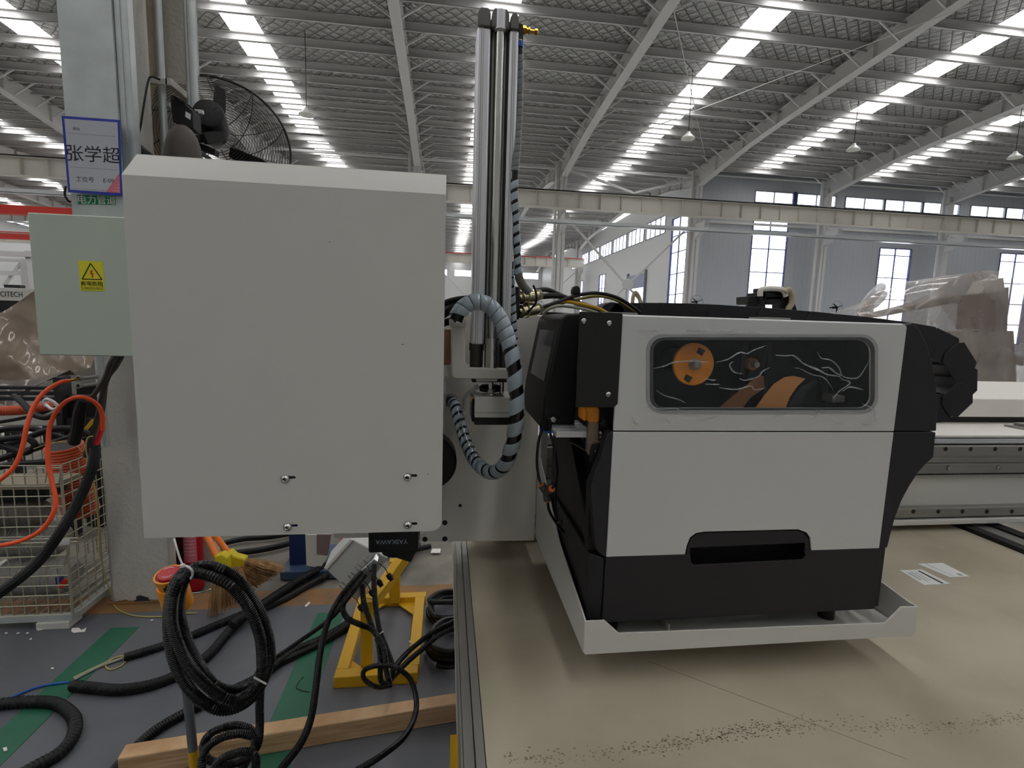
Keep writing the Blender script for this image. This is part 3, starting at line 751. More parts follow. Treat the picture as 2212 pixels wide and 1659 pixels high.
# sucker block hanging from the piston
sb = thing('pressing_head', 'light grey pressing block with a black foam pad below the air cylinder', 'press head', (.05, CYY, 1.3))
zz = lambda y: P(1060, y, Y=CYY - .01).z
x0, x1 = P(1026, 870, Y=CYY - .01).x, P(1112, 870, Y=CYY - .01).x
MB().box((x0, CYY - .01, zz(892)), (x1, CYY + .07, zz(858))).build('block', M_paint, sb, bevel=.001)
MB().box((x0, CYY - .010, zz(902)), (x1, CYY + .07, zz(892.5))).build('clamp_plate', M_paint, sb, bevel=.0005)
MB().box((x0 + .0, CYY - .009, zz(918)), (x1 - .001, CYY + .1, zz(902.5))).build('foam_pad', M_blk, sb)
MB().box((x0 - .004, CYY + .01, zz(916)), (x0, CYY + .08, zz(866))).build('side_shoe', M_blk, sb, bevel=.001)
ch = V((cxm, CYY + .015, zz(855)))
MB().lathe(V((cxm, CYY + .015, zz(858))), (0, 0, 1), [(0, .010), (.002, .0105), (.003, .010)], 20).build('washer', M_steel, sb, smooth=True)
MB().lathe(V((cxm, CYY + .015, zz(855))), (0, 0, 1), [(0, .0075), (.002, .0082), (.0075, .0082), (.009, .007)], 6).build('hex_nut', M_steel, sb)
MB().lathe(V((cxm, CYY + .035, zz(852))), (0, 0, 1), [(0, .02), (.008, .021), (.012, .016)], 20).build('rubber_bush', M_blk, sb, smooth=True)
c = P(1083, 850, Y=CYY + .03); MB().cyl((c.x, c.y, zz(858)), (c.x, c.y, zz(826)), .0045, 12).build('guide_pin', M_steel, sb, smooth=True)
c = P(1018, 868, Y=CYY + .02)
MB().lathe(c + V((.006, 0, -.012)), (-.1, -.2, 1), [(0, .004), (.011, .0045), (.012, .006), (.018, .006), (.022, .003)], 6).build('brass_fitting', M_brass, sb)

# fitting on top of the cylinder
fit = thing('air_fitting', 'black elbow air fitting with a brass speed screw and blue collar', 'fitting', P(1122, 80, Y=CYY))
c = P(1121, 72, Y=CYY + .01)
zt = lambda y: P(1121, y, Y=CYY + .01).z
MB().cyl((c.x, c.y, zt(88)), (c.x, c.y, zt(56)), .0078, 18).box((c.x - .014, c.y - .006, zt(76)), (c.x, c.y + .006, zt(60))).build('elbow_body', M_blk, fit, smooth=True)
MB().cyl((c.x, c.y, zt(104)), (c.x, c.y, zt(91)), .0082, 20).build('release_collar', M_blue, fit, smooth=True)
MB().cyl((c.x, c.y, zt(91)), (c.x, c.y, zt(87)), .0072, 20).build('steel_ring', M_steel, fit, smooth=True)
cz = zt(64)
MB().lathe((c.x + .006, c.y, cz), (1, 0, -.03), [(0, .007), (.006, .007), (.007, .0045), (.01, .0045), (.0105, .0058), (.0125, .0058), (.013, .0028), (.021, .0028), (.0215, .005), (.026, .005), (.027, .003)], 8).build('speed_screw', M_brass, fit)
# ------------------------------------------------------------------ label printer
PYF = .755
M_film = bpy.data.materials.new('clear_film'); M_film.use_nodes = True
_n = M_film.node_tree; _o = _n.nodes['Material Output']; _n.nodes.remove(_n.nodes['Principled BSDF'])
_t1 = _n.nodes.new('ShaderNodeBsdfTransparent'); _t2 = _n.nodes.new('ShaderNodeBsdfGlossy'); _t2.inputs['Roughness'].default_value = .12; _t2.inputs[0].default_value = (.9, .9, .9, 1)
_fr = _n.nodes.new('ShaderNodeFresnel'); _fr.inputs[0].default_value = 1.18
_tc = _n.nodes.new('ShaderNodeTexCoord'); _mp = _n.nodes.new('ShaderNodeMapping'); _mp.inputs['Rotation'].default_value = (0, .6, 0); _mp.inputs['Scale'].default_value = (1, 1, 3)
_nz = _n.nodes.new('ShaderNodeTexNoise'); _nz.inputs['Scale'].default_value = 22; _nz.inputs['Detail'].default_value = 4; _nz.inputs['Distortion'].default_value = 1.2
_bp = _n.nodes.new('ShaderNodeBump'); _bp.inputs['Strength'].default_value = .35; _bp.inputs['Distance'].default_value = .004
_n.links.new(_tc.outputs['Object'], _mp.inputs[0]); _n.links.new(_mp.outputs[0], _nz.inputs['Vector']); _n.links.new(_nz.outputs['Fac'], _bp.inputs['Height'])
_n.links.new(_bp.outputs[0], _t2.inputs['Normal']); _n.links.new(_bp.outputs[0], _fr.inputs['Normal'])
_mx = _n.nodes.new('ShaderNodeMixShader'); _n.links.new(_fr.outputs[0], _mx.inputs[0]); _n.links.new(_t1.outputs[0], _mx.inputs[1]); _n.links.new(_t2.outputs[0], _mx.inputs[2]); _n.links.new(_mx.outputs[0], _o.inputs[0])
M_crease = mat('film_crease', (190, 195, 200), .12, alpha=.34, coat=1)
prn = thing('label_printer', 'grey and black industrial label printer with a long clear window lying in the white tray', 'printer', P(1600, 1340, Y=.9))
pz = lambda y, x=1600: P(x, y, Y=PYF).z
px_ = lambda x, y=932: P(x, y, Y=PYF).x
# vertical lines of the body
XL1, XR1 = px_(1325), px_(1931)         # silver flank
XF = px_(1291, 1100)                    # front (left) face of the dark body
ZT, ZS, ZB1, ZB0 = pz(690), pz(932), pz(1194), pz(1330)
PB = 1.13
# interior frame (dark), gives the cavity its depth
MB().box((XL1 + .004, PYF + .12, ZS), (XR1 - .004, PB, ZT - .004)).build('fixed_half', M_blk, prn, bevel=.003)
MB().box((XL1 + .002, PYF + .006, ZS - .002), (XL1 + .010, PYF + .12, ZT - .008)).box((XR1 - .01, PYF + .006, ZS), (XR1 - .002, PYF + .12, ZT - .008)).box((XL1 + .002, PYF + .006, ZS - .004), (XR1, PYF + .12, ZS + .008)).build('cavity_wall', M_blkm, prn)
# lid: side sheet with window hole, rounded top edge
inner = XZ(rrect(1411, 735, 1881, 881, 26), PYF)
# keep the lid outline truly rectangular
outer = [(XL1, ZS + .0008), (XR1, ZS + .0008), (XR1, ZT - .004), (XR1 - .004, ZT), (XL1, ZT)]
lid = plate(outer, [inner], PYF, .004, 'lid_side', M_silver, prn, bevel=.0008)
m = MB(); prof = [(PYF + .002 + .010 * (1 - math.cos(a)), ZT - .0001 + .010 * math.sin(a) - .0) for a in [i * PI / 12 for i in range(7)]]
prof = prof + [(PYF + .125, ZT + .0099), (PYF + .125, ZT + .006), (PYF + .008, ZT + .002), (PYF + .006, ZT - .003)]
m.prism([V((XL1, y, z - .008)) for y, z in prof], (XR1 - XL1 - .001, 0, 0)); m.build('lid_top', M_silver, prn, smooth=True)
# window bezel and pane
ring_o, ring_i = XZ(rrect(1396, 722, 1896, 893, 34), PYF), XZ(rrect(1403, 728, 1889, 887, 30), PYF)
M_clr = mat('clear_plastic', (120, 124, 128), .08, alpha=.06, coat=.3)
plate(ring_o, [ring_i], PYF - .0012, .0012, 'window_rim', mat('window_seal', (158, 160, 160), .3), prn)
plate(XZ(rrect(1404, 729, 1888, 886, 29), PYF), [inner], PYF - .0008, .0009, 'window_seal', mat('window_seal_dark', (74, 76, 78), .3), prn)
plate(XZ(rrect(1412, 736, 1880, 880, 25), PYF), [], PYF + .0005, .001, 'window_pane', M_clr, prn)
# film stuck over the window
fx0, fx1, fz0, fz1 = px_(1366), px_(1905), pz(924), pz(708)
def film():
    m = MB(); nx, nz_ = 150, 60; vs = []
    for j in range(nz_ + 1):
        for i in range(nx + 1):
            x = fx0 + (fx1 - fx0) * i / nx; z = fz0 + (fz1 - fz0) * j / nz_
            d = .0004 * noise.noise(V((x * 60, 0, z * 90))) + .0006 * noise.noise(V((x * 15, 3, z * 25)))
            vs.append((x, PYF - .0030 + d, z))
    m.add(vs, [(j * (nx + 1) + i, j * (nx + 1) + i + 1, (j + 1) * (nx + 1) + i + 1, (j + 1) * (nx + 1) + i) for j in range(nz_) for i in range(nx)])
    return m.build('protective_film', M_film, prn, smooth=True)
fl_ = film()
W6 = lambda l: [P(1300 + a / 2.4254, 640 + b / 2.4254, Y=PYF - .0036) for a, b in l]
creases = [[(270, 378), (330, 365), (380, 345), (470, 340), (560, 345)], [(600, 345), (660, 330), (720, 295), (760, 300), (800, 280), (860, 258)], [(690, 340), (670, 360), (690, 395), (740, 408)],
           [(720, 430), (750, 440), (820, 420), (840, 395), (885, 370)], [(610, 478), (700, 488), (780, 470), (800, 490), (860, 480)], [(910, 308), (960, 312), (1000, 310), (1030, 330), (1060, 355), (1130, 385), (1180, 410), (1240, 420), (1262, 440)],
           [(1010, 375), (1040, 380), (1100, 410), (1160, 425), (1200, 470), (1220, 510)], [(1130, 292), (1150, 325), (1200, 335), (1240, 370), (1260, 415), (1300, 430), (1350, 420), (1400, 340)],
           [(1150, 375), (1190, 375), (1230, 405), (1270, 420)], [(1260, 435), (1300, 455), (1240, 500), (1210, 540)], [(1260, 500), (1300, 475), (1370, 490)], [(280, 490), (330, 520), (400, 540), (440, 560)],
           [(250, 570), (300, 590), (380, 588), (420, 600)], [(540, 430), (580, 440), (600, 435)], [(540, 460), (620, 462)], [(160, 625), (175, 665), (200, 670)], [(420, 640), (500, 650), (620, 625)],
           [(880, 620), (940, 625), (960, 615)], [(1100, 665), (1110, 640), (1160, 590)], [(1190, 640), (1240, 660), (1280, 640)], [(1330, 665), (1400, 670), (1450, 640)], [(190, 175), (300, 180)], [(440, 180), (560, 178)],
           [(590, 180), (700, 185), (840, 190)], [(330, 640), (360, 665)], [(1360, 560), (1420, 590), (1435, 640)]]
m = MB(); rg = random.Random(5)
for c in creases:
    p = dense(spline(W6(c), 5), .0015); w = rg.uniform(.0009, .0018)
    R_ = [max(.0002, w * math.sin(PI * min(1, max(0, i / (len(p) - 1)))) ** .5 * (.6 + .5 * noise.noise(V((i * .3, w * 900, 0))) + .3)) for i in range(len(p))]
    m.tube(p, R_, 5)
o = m.build('film_crease', M_crease, prn, smooth=True); o['kind'] = 'stuff'
# what lies inside the window
def disc(px, py, Y, r, name, mm, depth=.012, lab=None):
    c = P(px, py, Y=Y)
    return MB().lathe(c + V((0, depth, 0)), (0, -1, 0), [(0, r), (depth - .001, r), (depth, r * .97)], 40).build(name, mm, prn, smooth=True, label=lab), c
YS = PYF + .022
sp, c = disc(1499, 787, YS, .0350, 'ribbon_spool', M_orange, .006, 'orange ribbon spool flange')
LOCS[sp.name] = (0, 0, 0)
MB().lathe(c + V((0, .08, 0)), (0, -1, 0), [(0, .022), (.074, .022)], 30).build('ribbon_roll', mat('ribbon_black', (30, 24, 20), .3), prn, smooth=True)
MB().lathe(c + V((0, -.0001, 0)), (0, -1, 0), [(0, .0095), (.002, .0095), (.003, .0075), (.012, .0075), (.014, .0055)], 24).build('spindle', M_aludk, prn, smooth=True)
for px, py, a in ((1514, 759, -25), (1486, 817, -30)):
    q = P(px, py, Y=YS - .0003); u = V((math.cos(math.radians(a)), 0, -math.sin(math.radians(a) * -1))); w_ = V((-u.z, 0, u.x))
    MB().prism([q + u * .0065 + w_ * .005, q - u * .0065 + w_ * .004, q - u * .0055 - w_ * .005, q + u * .0055 - w_ * .006], (0, .0006, 0)).build('spool_window', M_ink, prn)
disc(1627, 787, YS + .03, .0105, 'take_up_core', mat('tan_core', (150, 110, 70), .5), .01)
q = P(1628, 787, Y=YS + .028); MB().lathe(q, (0, -1, 0), [(0, .0055), (.01, .005)], 20).build('take_up_spindle', M_aludk, prn, smooth=True)
def ribbon(pts, w, mm, y0):
    a = spline([P(x, y, Y=y0) for x, y in pts], 8); m = MB(); vs = []
    for p in a: vs += [p, p + V((0, w, 0))]
    m.add(vs, [(2 * i, 2 * i + 1, 2 * i + 3, 2 * i + 2) for i in range(len(a) - 1)]); return m.build('ribbon', mm, prn, smooth=True, solid=.0004)
M_rib = mat('tan_ribbon', (214, 150, 84), .45)
def rib(pts, name, mm, y0, dy=.0):
    b = [P(x, y, Y=y0) for x, y in pts]; return MB().prism(b, (0, .002, 0)).build(name, mm, prn)
rib([(1634, 880), (1652, 855), (1672, 830), (1695, 815), (1715, 812), (1740, 818), (1722, 835), (1706, 858), (1698, 880)], 'label_liner', M_rib, YS + .012)
rib([(1556, 880), (1580, 858), (1610, 835), (1640, 812), (1650, 812), (1652, 838), (1620, 860), (1606, 880)], 'label_liner', mat('tan_ribbon_dark', (150, 100, 58), .5), YS + .03)
rib([(1698, 881), (1712, 858), (1730, 836), (1760, 822), (1770, 826), (1745, 842), (1725, 881)], 'guide_strip', M_dark, YS + .012)
for x0, x1 in ((1650, 1662), (1671, 1676), (1712, 1718)):
    MB().box((px_(x0), YS + .06, pz(880)), (px_(x1), YS + .066, pz(745))).build('guide_post', M_dark, prn)
MB().box((px_(1834), YS + .02, pz(878)), (px_(1862), YS + .05, pz(860))).build('damper', M_aludk, prn, bevel=.003)
MB().cyl(P(1780, 800, Y=YS + .05), P(1780, 870, Y=YS + .05), .006, 12).build('guide_roller', M_dark, prn, smooth=True)
# lower silver side with handle recess
hx = [(1480, 1200), (1484, 1178), (1491, 1161), (1503, 1152), (1520, 1149), (1725, 1144), (1742, 1150), (1751, 1162), (1753, 1190)]
H_ = XZ(hx, PYF); H_[0] = (H_[0][0], ZB1); H_[-1] = (H_[-1][0], ZB1)
plate([(XL1, ZB1), *H_, (XR1, ZB1), (XR1, ZS - .0012), (XL1, ZS - .0012)], [], PYF, .004, 'lower_side', M_silver, prn, bevel=.0008)
# recess surround and black slot
op = XZ([(1491, 1184), (1741, 1173), (1740, 1200), (1735, 1209), (1500, 1221), (1493, 1214)], PYF)
sur = XZ([(1483, 1199), (1487, 1179), (1494, 1163), (1506, 1155), (1522, 1152), (1724, 1147), (1739, 1153), (1748, 1164), (1750, 1192)], PYF)
plate([*sur, (sur[-1][0], ZB1 - .03), (sur[0][0], ZB1 - .03)], [op], PYF + .0015, .002, 'handle_surround', M_dark, prn)
MB().box((sur[0][0] + .001, PYF + .045, ZB1 - .028), (sur[-1][0] - .001, PYF + .05, ZB1 + .03)).build('handle_pocket', M_ink, prn)
BX0_, BX1_ = px_(1309, 1200), px_(1905, 1187)
op2 = [(op[0][0], ZB1 + .001)] + [(op[5][0], op[5][1]), (op[4][0], op[4][1]), (op[3][0], op[3][1]), (op[2][0], op[2][1]), (op[1][0], ZB1 + .001)]
low = [(BX0_, ZB0), (BX1_, ZB0), (BX1_, ZB1 - .0006), (op2[-1][0], ZB1 - .0006), *[q for q in op2[1:-1]][::-1], (op2[0][0], ZB1 - .0006), (BX0_, ZB1 - .0006)]
plate(low, [], PYF, .004, 'base_side', M_dark, prn, bevel=.0008)
MB().box((BX0_ + .004, PYF + .05, ZB0), (BX1_ - .004, PB, ZS)).build('base_body', M_dark, prn)
# flank in front of the silver side (curved dark trim) and base corner
tr = XZ([(1322, 935), (1313, 938), (1308, 955), (1300, 985), (1288, 1012), (1277, 1050), (1277, 1068), (1281, 1110), (1286, 1180), (1293, 1195), (1309, 1203)], PYF)
tr[0] = (XL1 - .0005, ZS); tr[-1] = (XL1 - .0005, ZB1 - .002)
plate(tr, [], PYF + .0015, .02, 'curved_flank', M_dark, prn, bevel=.001)
fz = ZB0
MB().prism([V((XL1 - .0015, PYF + .003, ZB0)), V((px_(1270, 1332), PYF + .012, ZB0)), V((px_(1270, 1332), PYF + .012, pz(1192))), V((XL1 - .0015, PYF + .003, ZB1 - .003))], (0, .3, 0)).build('base_corner', M_dark, prn, bevel=.002)
# front cover, hollow look: rear wall of the front bay
xfv = px_(1277, 1050)
MB().prism([(xfv + .006, PYF + .022, pz(1192)), (xfv + .004, PYF + .022, pz(1050)), (xfv + .05, PYF + .022, pz(940)), (xfv + .05, PYF + .022, pz(1192))], (0, .02, 0)).build('front_bay_wall', M_blkm, prn)
MB().box((XL1 + .0, PYF + .03, ZB1), (XL1 + .01, PB, ZT - .02)).build('front_bay_back', M_blkm, prn)
MB().prism([(XF, PYF + .03, ZB0), (XF, PB - .02, ZB0), (XF, PB - .02, pz(990)), (XF, PYF + .2, pz(1000)), (XF, PYF + .03, pz(1180))], (.03, 0, 0)).build('front_cover', M_blk, prn, bevel=.002)
# rear housing: black, curved
rh = XZ([(1961, 696), (1974, 698), (1990, 716), (2004, 745), (2016, 785), (2024, 830), (2026, 880), (2024, 931)], PYF)
rh = [(XR1 + .0005, ZS + .001), (XR1 + .0005, ZT + .0)] + rh[1:-1] + [(rh[-1][0], ZS + .001)]
plate(rh, [], PYF + .001, .37, 'rear_housing_upper', M_dark, prn, bevel=.0015)
rl = XZ([(2023, 935), (2018, 988), (2000, 1004), (1984, 1022), (1966, 1050), (1948, 1084), (1935, 1118), (1924, 1160), (1918, 1186)], PYF)
rl = [(XR1 + .0005, ZS - .001), (rl[0][0], ZS - .001)] + rl[1:-1] + [(rl[-1][0], ZB1), (XR1 + .0005, ZB1)]
plate(rl, [], PYF + .001, .37, 'rear_housing_lower', M_dark, prn, bevel=.0015)
MB().box((BX1_ + .001, PYF + .004, ZB0 + .002), (BX1_ + .012, PB, ZB1 - .001)).build('base_corner', M_dark, prn, bevel=.002)
# black hinge plate at the front top with screws
hp = XZ([(1256, 676), (1258, 673), (1330, 678), (1333, 684), (1331, 876), (1326, 880), (1318, 872), (1240, 855)], PYF - .0015)
plate([(px_(1240), hp[5][1]), (hp[5][0], hp[5][1]), (XL1 + .004, hp[4][1] + .003), (XL1 + .004, ZT + .001), (XL1 + .001, ZT + .004), (px_(1240), ZT + .004)], [], PYF - .002, .002, 'hinge_plate', M_blkm, prn, bevel=.0006)
for px, py in ((1261, 693), (1316, 698), (1314, 852)):
    c = P(px, py, Y=PYF - .002); MB().lathe(c, (0, -1, 0), [(0, .0042), (.0010, .0040), (.0022, .0026), (.0023, .0008)], 16).build('screw', M_steel, prn, smooth=True)
# display bezel, slanted, on the fixed half
YD = .86
bz = [(1258, 676), (1225, 677), (1213, 688), (1176, 858), (1172, 905), (1176, 935), (1240, 936), (1252, 800)]
b3 = PY(bz, YD); b3 = [V((p.x, YD, p.z)) for p in b3]
MB().prism(b3, (0, .22, 0)).build('display_bezel', M_blk, prn, bevel=.004, seg=3)
def onb(t, v):   # point on slanted front face; t down 0..1, v depth 0..1
    a, b = b3[2], b3[3]; p = a.lerp(b, t); n_ = V((-(a.z - b.z), 0, (a.x - b.x))).normalized(); n_ = -n_ if n_.x > 0 else n_
    return V((p.x, YD + .02 + .17 * v, p.z)) + n_ * .0006
MB().add([onb(.16, 0.05), onb(.16, .9), onb(.82, .9), onb(.82, .05)], [(0, 1, 2, 3)]).build('screen_glass', mat('screen_glass', (74, 76, 80), .15), prn, solid=.001)
MB().box((b3[7].x - .001, PYF + .004, pz(860)), (XL1, YD, ZT)).build('front_shroud', M_blk, prn, bevel=.002)
for k in range(4):
    c = P(1180 + k * 7, 884 + k * 4.6, Y=YD - .0006); MB().prism([c, c + V((.0038, 0, -.002)), c + V((.003, 0, -.0115)), c + V((-.0008, 0, -.0095))], (0, .001, 0)).build('button', M_dark, prn)
# top hinges
for x0, x1 in ((1317, 1387), (1658, 1725)):
    MB().box((px_(x0, 680), PYF + .018, ZT + .002), (px_(x1, 680), PYF + .05, ZT + .0052)).build('lid_hinge', M_aludk, prn, bevel=.0005)
# rubber feet between base and tray
for x, y in ((BX0_ + .03, PYF + .05), (BX1_ - .05, PYF + .05), (BX0_ + .03, PB - .05), (BX1_ - .05, PB - .05)):
    pass

# print head lever, bracket, latch at the front of the printer
YO = .785
def pxp(pts, y0, d, nm, mm, par=prn, bev=.001, lab=None): return MB().prism(PY(pts, y0), (0, d, 0)).build(nm, mm, par, bevel=bev, label=lab, seg=3)
pxp([(1266, 880), (1292, 880), (1296, 886), (1295, 910), (1290, 914), (1273, 913), (1268, 906)], YO, .022, 'head_lever', M_orange, prn, .003, 'glossy orange lever knob')
pxp([(1259, 880), (1267, 882), (1269, 890), (1268, 906), (1264, 911), (1256, 905), (1257, 886)], YO - .002, .024, 'lever_wing', M_orange, prn, .0025)
pxp([(1272, 912), (1293, 912), (1293, 952), (1269, 952)], YO + .006, .012, 'lever_arm', mat('tinted_steel', (150, 135, 118), .4, .7), prn, .0005)
pxp([(1270, 952), (1300, 952), (1296, 958), (1280, 962), (1274, 985), (1268, 976)], YO + .004, .012, 'lever_fork', MATS['tinted_steel'], prn, .0005)
pxp([(1281, 960), (1301, 958), (1302, 980), (1296, 1006), (1273, 995), (1277, 970)], YO - .002, .003, 'latch_plate', M_blkm, prn, .0005)
c = P(1287, 976, Y=YO - .0025); MB().lathe(c, (0, -1, 0), [(0, .003), (.002, .002), (.0022, .0006)], 12).build('latch_screw', M_steel, prn, smooth=True)
for px, py in ((1299, 935), (1299, 945)):
    c = P(px, py, Y=YO - .002); MB().lathe(c + V((0, .002, 0)), (0, -1, 0), [(0, .0034), (.003, .003), (.005, .0016), (.0052, .0005)], 14).build('dome_screw', M_steel, prn, smooth=True)
pxp([(1303, 905), (1317, 912), (1320, 940), (1316, 932), (1296, 915)], YO + .004, .01, 'side_latch', M_gun, prn, .0005)
MB().beam(P(1229, 951, Y=.83), P(1268, 972, Y=.81), .012, .002).build('strut', M_gun, prn)

# white tray carrying the printer
TR = thing('printer_tray', 'white folded sheet metal tray under the label printer with notched front lip', 'tray', (.4, .9, .96))
YT = .74
Xa, Xb = .2284, P(1976, 1375, Y=YT).x
zfl = (P(1262, 1412, Y=YT).z + P(1974, 1376, Y=YT).z) / 2
LX = lambda px, py: (P(px, py, Y=YT).x, P(px, py, Y=YT).z)
lip = [(Xa, zfl + .004), (Xa + .003, zfl), (Xb - .004, zfl), (Xb, zfl + .004), (Xb, LX(1983, 1311)[1]), (LX(1947, 1311)[0], LX(1950, 1311)[1]), (LX(1912, 1346)[0], LX(1912, 1346)[1]), LX(1337, 1368), (LX(1306, 1339)[0], LX(1306, 1340)[1]), (Xa, LX(1306, 1340)[1])]
plate(lip, [], YT, .003, 'front_lip', M_paint, TR, bevel=.0008)
zl_ = LX(1306, 1340)[1]
zpt = lambda py, Y: P(1200, py, Y=Y).z
sp_ = [(YT + .003, zfl + .002), (1.196, zfl - .001), (1.196, P(1166, 792, Y=1.196).z), (1.172, P(1166, 792, Y=1.19).z), (1.172, P(1176, 991, Y=1.17).z), (.94, P(1229, 1170, Y=.94).z), (.765, zl_ + .006), (YT + .003, zl_)]
MB().prism([V((Xa, y, z)) for y, z in sp_], (.003, 0, 0)).build('side_gusset', M_paint, TR, bevel=.0008)
MB().box((Xa + .003, 1.193, zfl), (Xa + .022, 1.196, P(1166, 792, Y=1.196).z)).build('rear_flange', M_paint, TR, bevel=.0008)
MB().prism([V((Xb - .003, y, z)) for y, z in ((YT + .003, zfl), (1.0, zfl), (1.0, zl_ + .02), (YT + .02, LX(1983, 1311)[1]), (YT + .003, LX(1983, 1311)[1]))], (.003, 0, 0)).build('side_flange', M_paint, TR, bevel=.0008)
MB().box((Xa + .003, YT + .003, zfl), (Xb - .003, 1.196, zfl + .003)).build('tray_floor', M_paint, TR)
MB().box((P(1432, 1352, Y=.80).x, .78, zfl + .003), (P(1436, 1352, Y=.80).x, .98, zfl + .02)).build('stop_bar', M_paint, TR)
for x, y in ((BX0_ + .03, PYF + .05), (BX1_ - .05, PYF + .05), (BX0_ + .03, PB - .05), (BX1_ - .05, PB - .05), (px_(1600, 1340), PYF + .09)):
    MB().cyl((x, y, zfl + .0035), (x, y, ZB0 + .001), .014, 14).build('rubber_foot', M_dark, prn, smooth=True)

# slotted aluminium peel plate with its air elbows
pp = thing('peel_plate', 'slotted bright aluminium plate sticking out below the printer display', 'plate', (.2, .85, 1.32))
x0, x1 = .182, XL1 - .02
y0, y1 = .80, .90; zt_ = P(1240, 932, Y=.80).z
MB().box((x0, y0, zt_ - .010), (x1, y1, zt_ - .004)).build('plate_base', M_alu, pp)
for i in range(5):
    ya = y0 + .021 * i
    MB().box((x0 + .0, ya, zt_ - .004), (x1, ya + .006, zt_)).build('rib', M_alu, pp, bevel=.0004)
    MB().box((x0 + .0, ya + .011, zt_ - .004), (x1, ya + .018, zt_ - .0012)).build('rib', M_alu, pp, bevel=.0004)
MB().box((x1 - .01, .82, zt_ - .02), (XL1 + .006, .88, zt_ - .009)).build('plate_stem', M_gun, pp)
ef = thing('twin_air_elbow', 'pair of black air elbows with steel nuts and blue rings on the plate edge', 'fitting', P(1180, 915, Y=.86))
for px, py, yy in ((1173, 912, .885), (1186, 918, .845)):
    c = P(px, py, Y=yy)
    MB().cyl(c + V((0, 0, .012)), c - V((0, 0, .010)), .0052, 14).build('elbow_body', M_blk, ef, smooth=True)
    MB().beam(c + V((0, 0, .006)), c + V((.02, 0, .006)), .008, .008).build('stem', M_blk, ef, bevel=.001)
    MB().cyl(c - V((0, 0, .010)), c - V((0, 0, .0135)), .0062, 16).build('release_ring', M_blue, ef, smooth=True)
    MB().lathe(c + V((.006, -.004, .010)), (0, -1, .4), [(0, .0055), (.004, .0055), (.005, .0045)], 6).build('hex_nut', M_steel, ef)
# air tubes and Y fitting beside the tray
M_tube = mat('black_air_tube', (14, 14, 15), .25)
def hose(name, label, cat, ctrl, r, mm, group=None, n=10, k=10):
    """ctrl: (px, py, Y)"""
    pts = spline([P(a, b, Y=y) for a, b, y in ctrl], k)
    return tag(MB().tube(pts, r, n).build(name, mm, smooth=True), label, cat, group)
hose('air_tube', 'black air tube bowing left from the rear elbow to the orange ringed fitting', 'air tube', [(1172, 925, .885), (1163, 955, .88), (1160, 1000, .88), (1165, 1035, .875), (1171, 1048, .87)], .0026, M_tube)
hose('air_tube', 'black air tube from the front elbow to the side port of the orange ringed fitting', 'air tube', [(1187, 932, .845), (1197, 965, .84), (1203, 1010, .84), (1201, 1040, .845), (1192, 1056, .85)], .0024, M_tube)
hose('air_tube', 'black air tube dropping from the orange ringed fitting behind the tray edge', 'air tube', [(1182, 1080, .87), (1187, 1105, .88), (1203, 1132, .90), (1218, 1148, .93)], .0026, M_tube)
hose('air_tube', 'thin black tube hanging straight down beside the orange ringed fitting', 'air tube', [(1203, 1010, .855), (1201, 1060, .865), (1200, 1100, .875), (1203, 1125, .885)], .0018, M_tube)
yf = thing('tee_fitting', 'grey plastic tee air fitting with three orange rings', 'fitting', P(1180, 1060, Y=.87))
c0, c1, c2, c3 = P(1170, 1048, Y=.87), P(1180, 1062, Y=.868), P(1182, 1080, Y=.87), P(1191, 1056, Y=.85)
M_fg = mat('fitting_grey', (66, 66, 66), .4)
MB().cyl(c0, c1, .0075, 14).build('branch', M_fg, yf, smooth=True); MB().cyl(c1, c2, .007, 14).build('branch', M_fg, yf, smooth=True); MB().cyl(c1, c3 + V((0, .002, 0)), .0072, 14).build('branch', M_fg, yf, smooth=True)
for a, b in ((c1, c0), (c1, c2), (c1, c3)):
    d = (b - a).normalized(); MB().lathe(b, d, [(0, .0062), (.0022, .0062), (.0026, .003)], 16).build('release_ring', M_orange if False else mat('orange_ring', (240, 120, 30), .4), yf, smooth=True)
c = P(1207, 1130, Y=.895); tz = thing('cable_tie', 'black cable tie bunching the air tubes beside the tray', 'cable tie', c)
MB().obox(c, (1, 0, 0), (0, 1, 0), (0, 0, 1), .012, .012, .004).obox(c + V((.005, -.002, .004)), (1, 0, 0), (0, 1, 0), (0, 0, 1), .004, .004, .006).build('strap', M_blk, tz, bevel=.001)
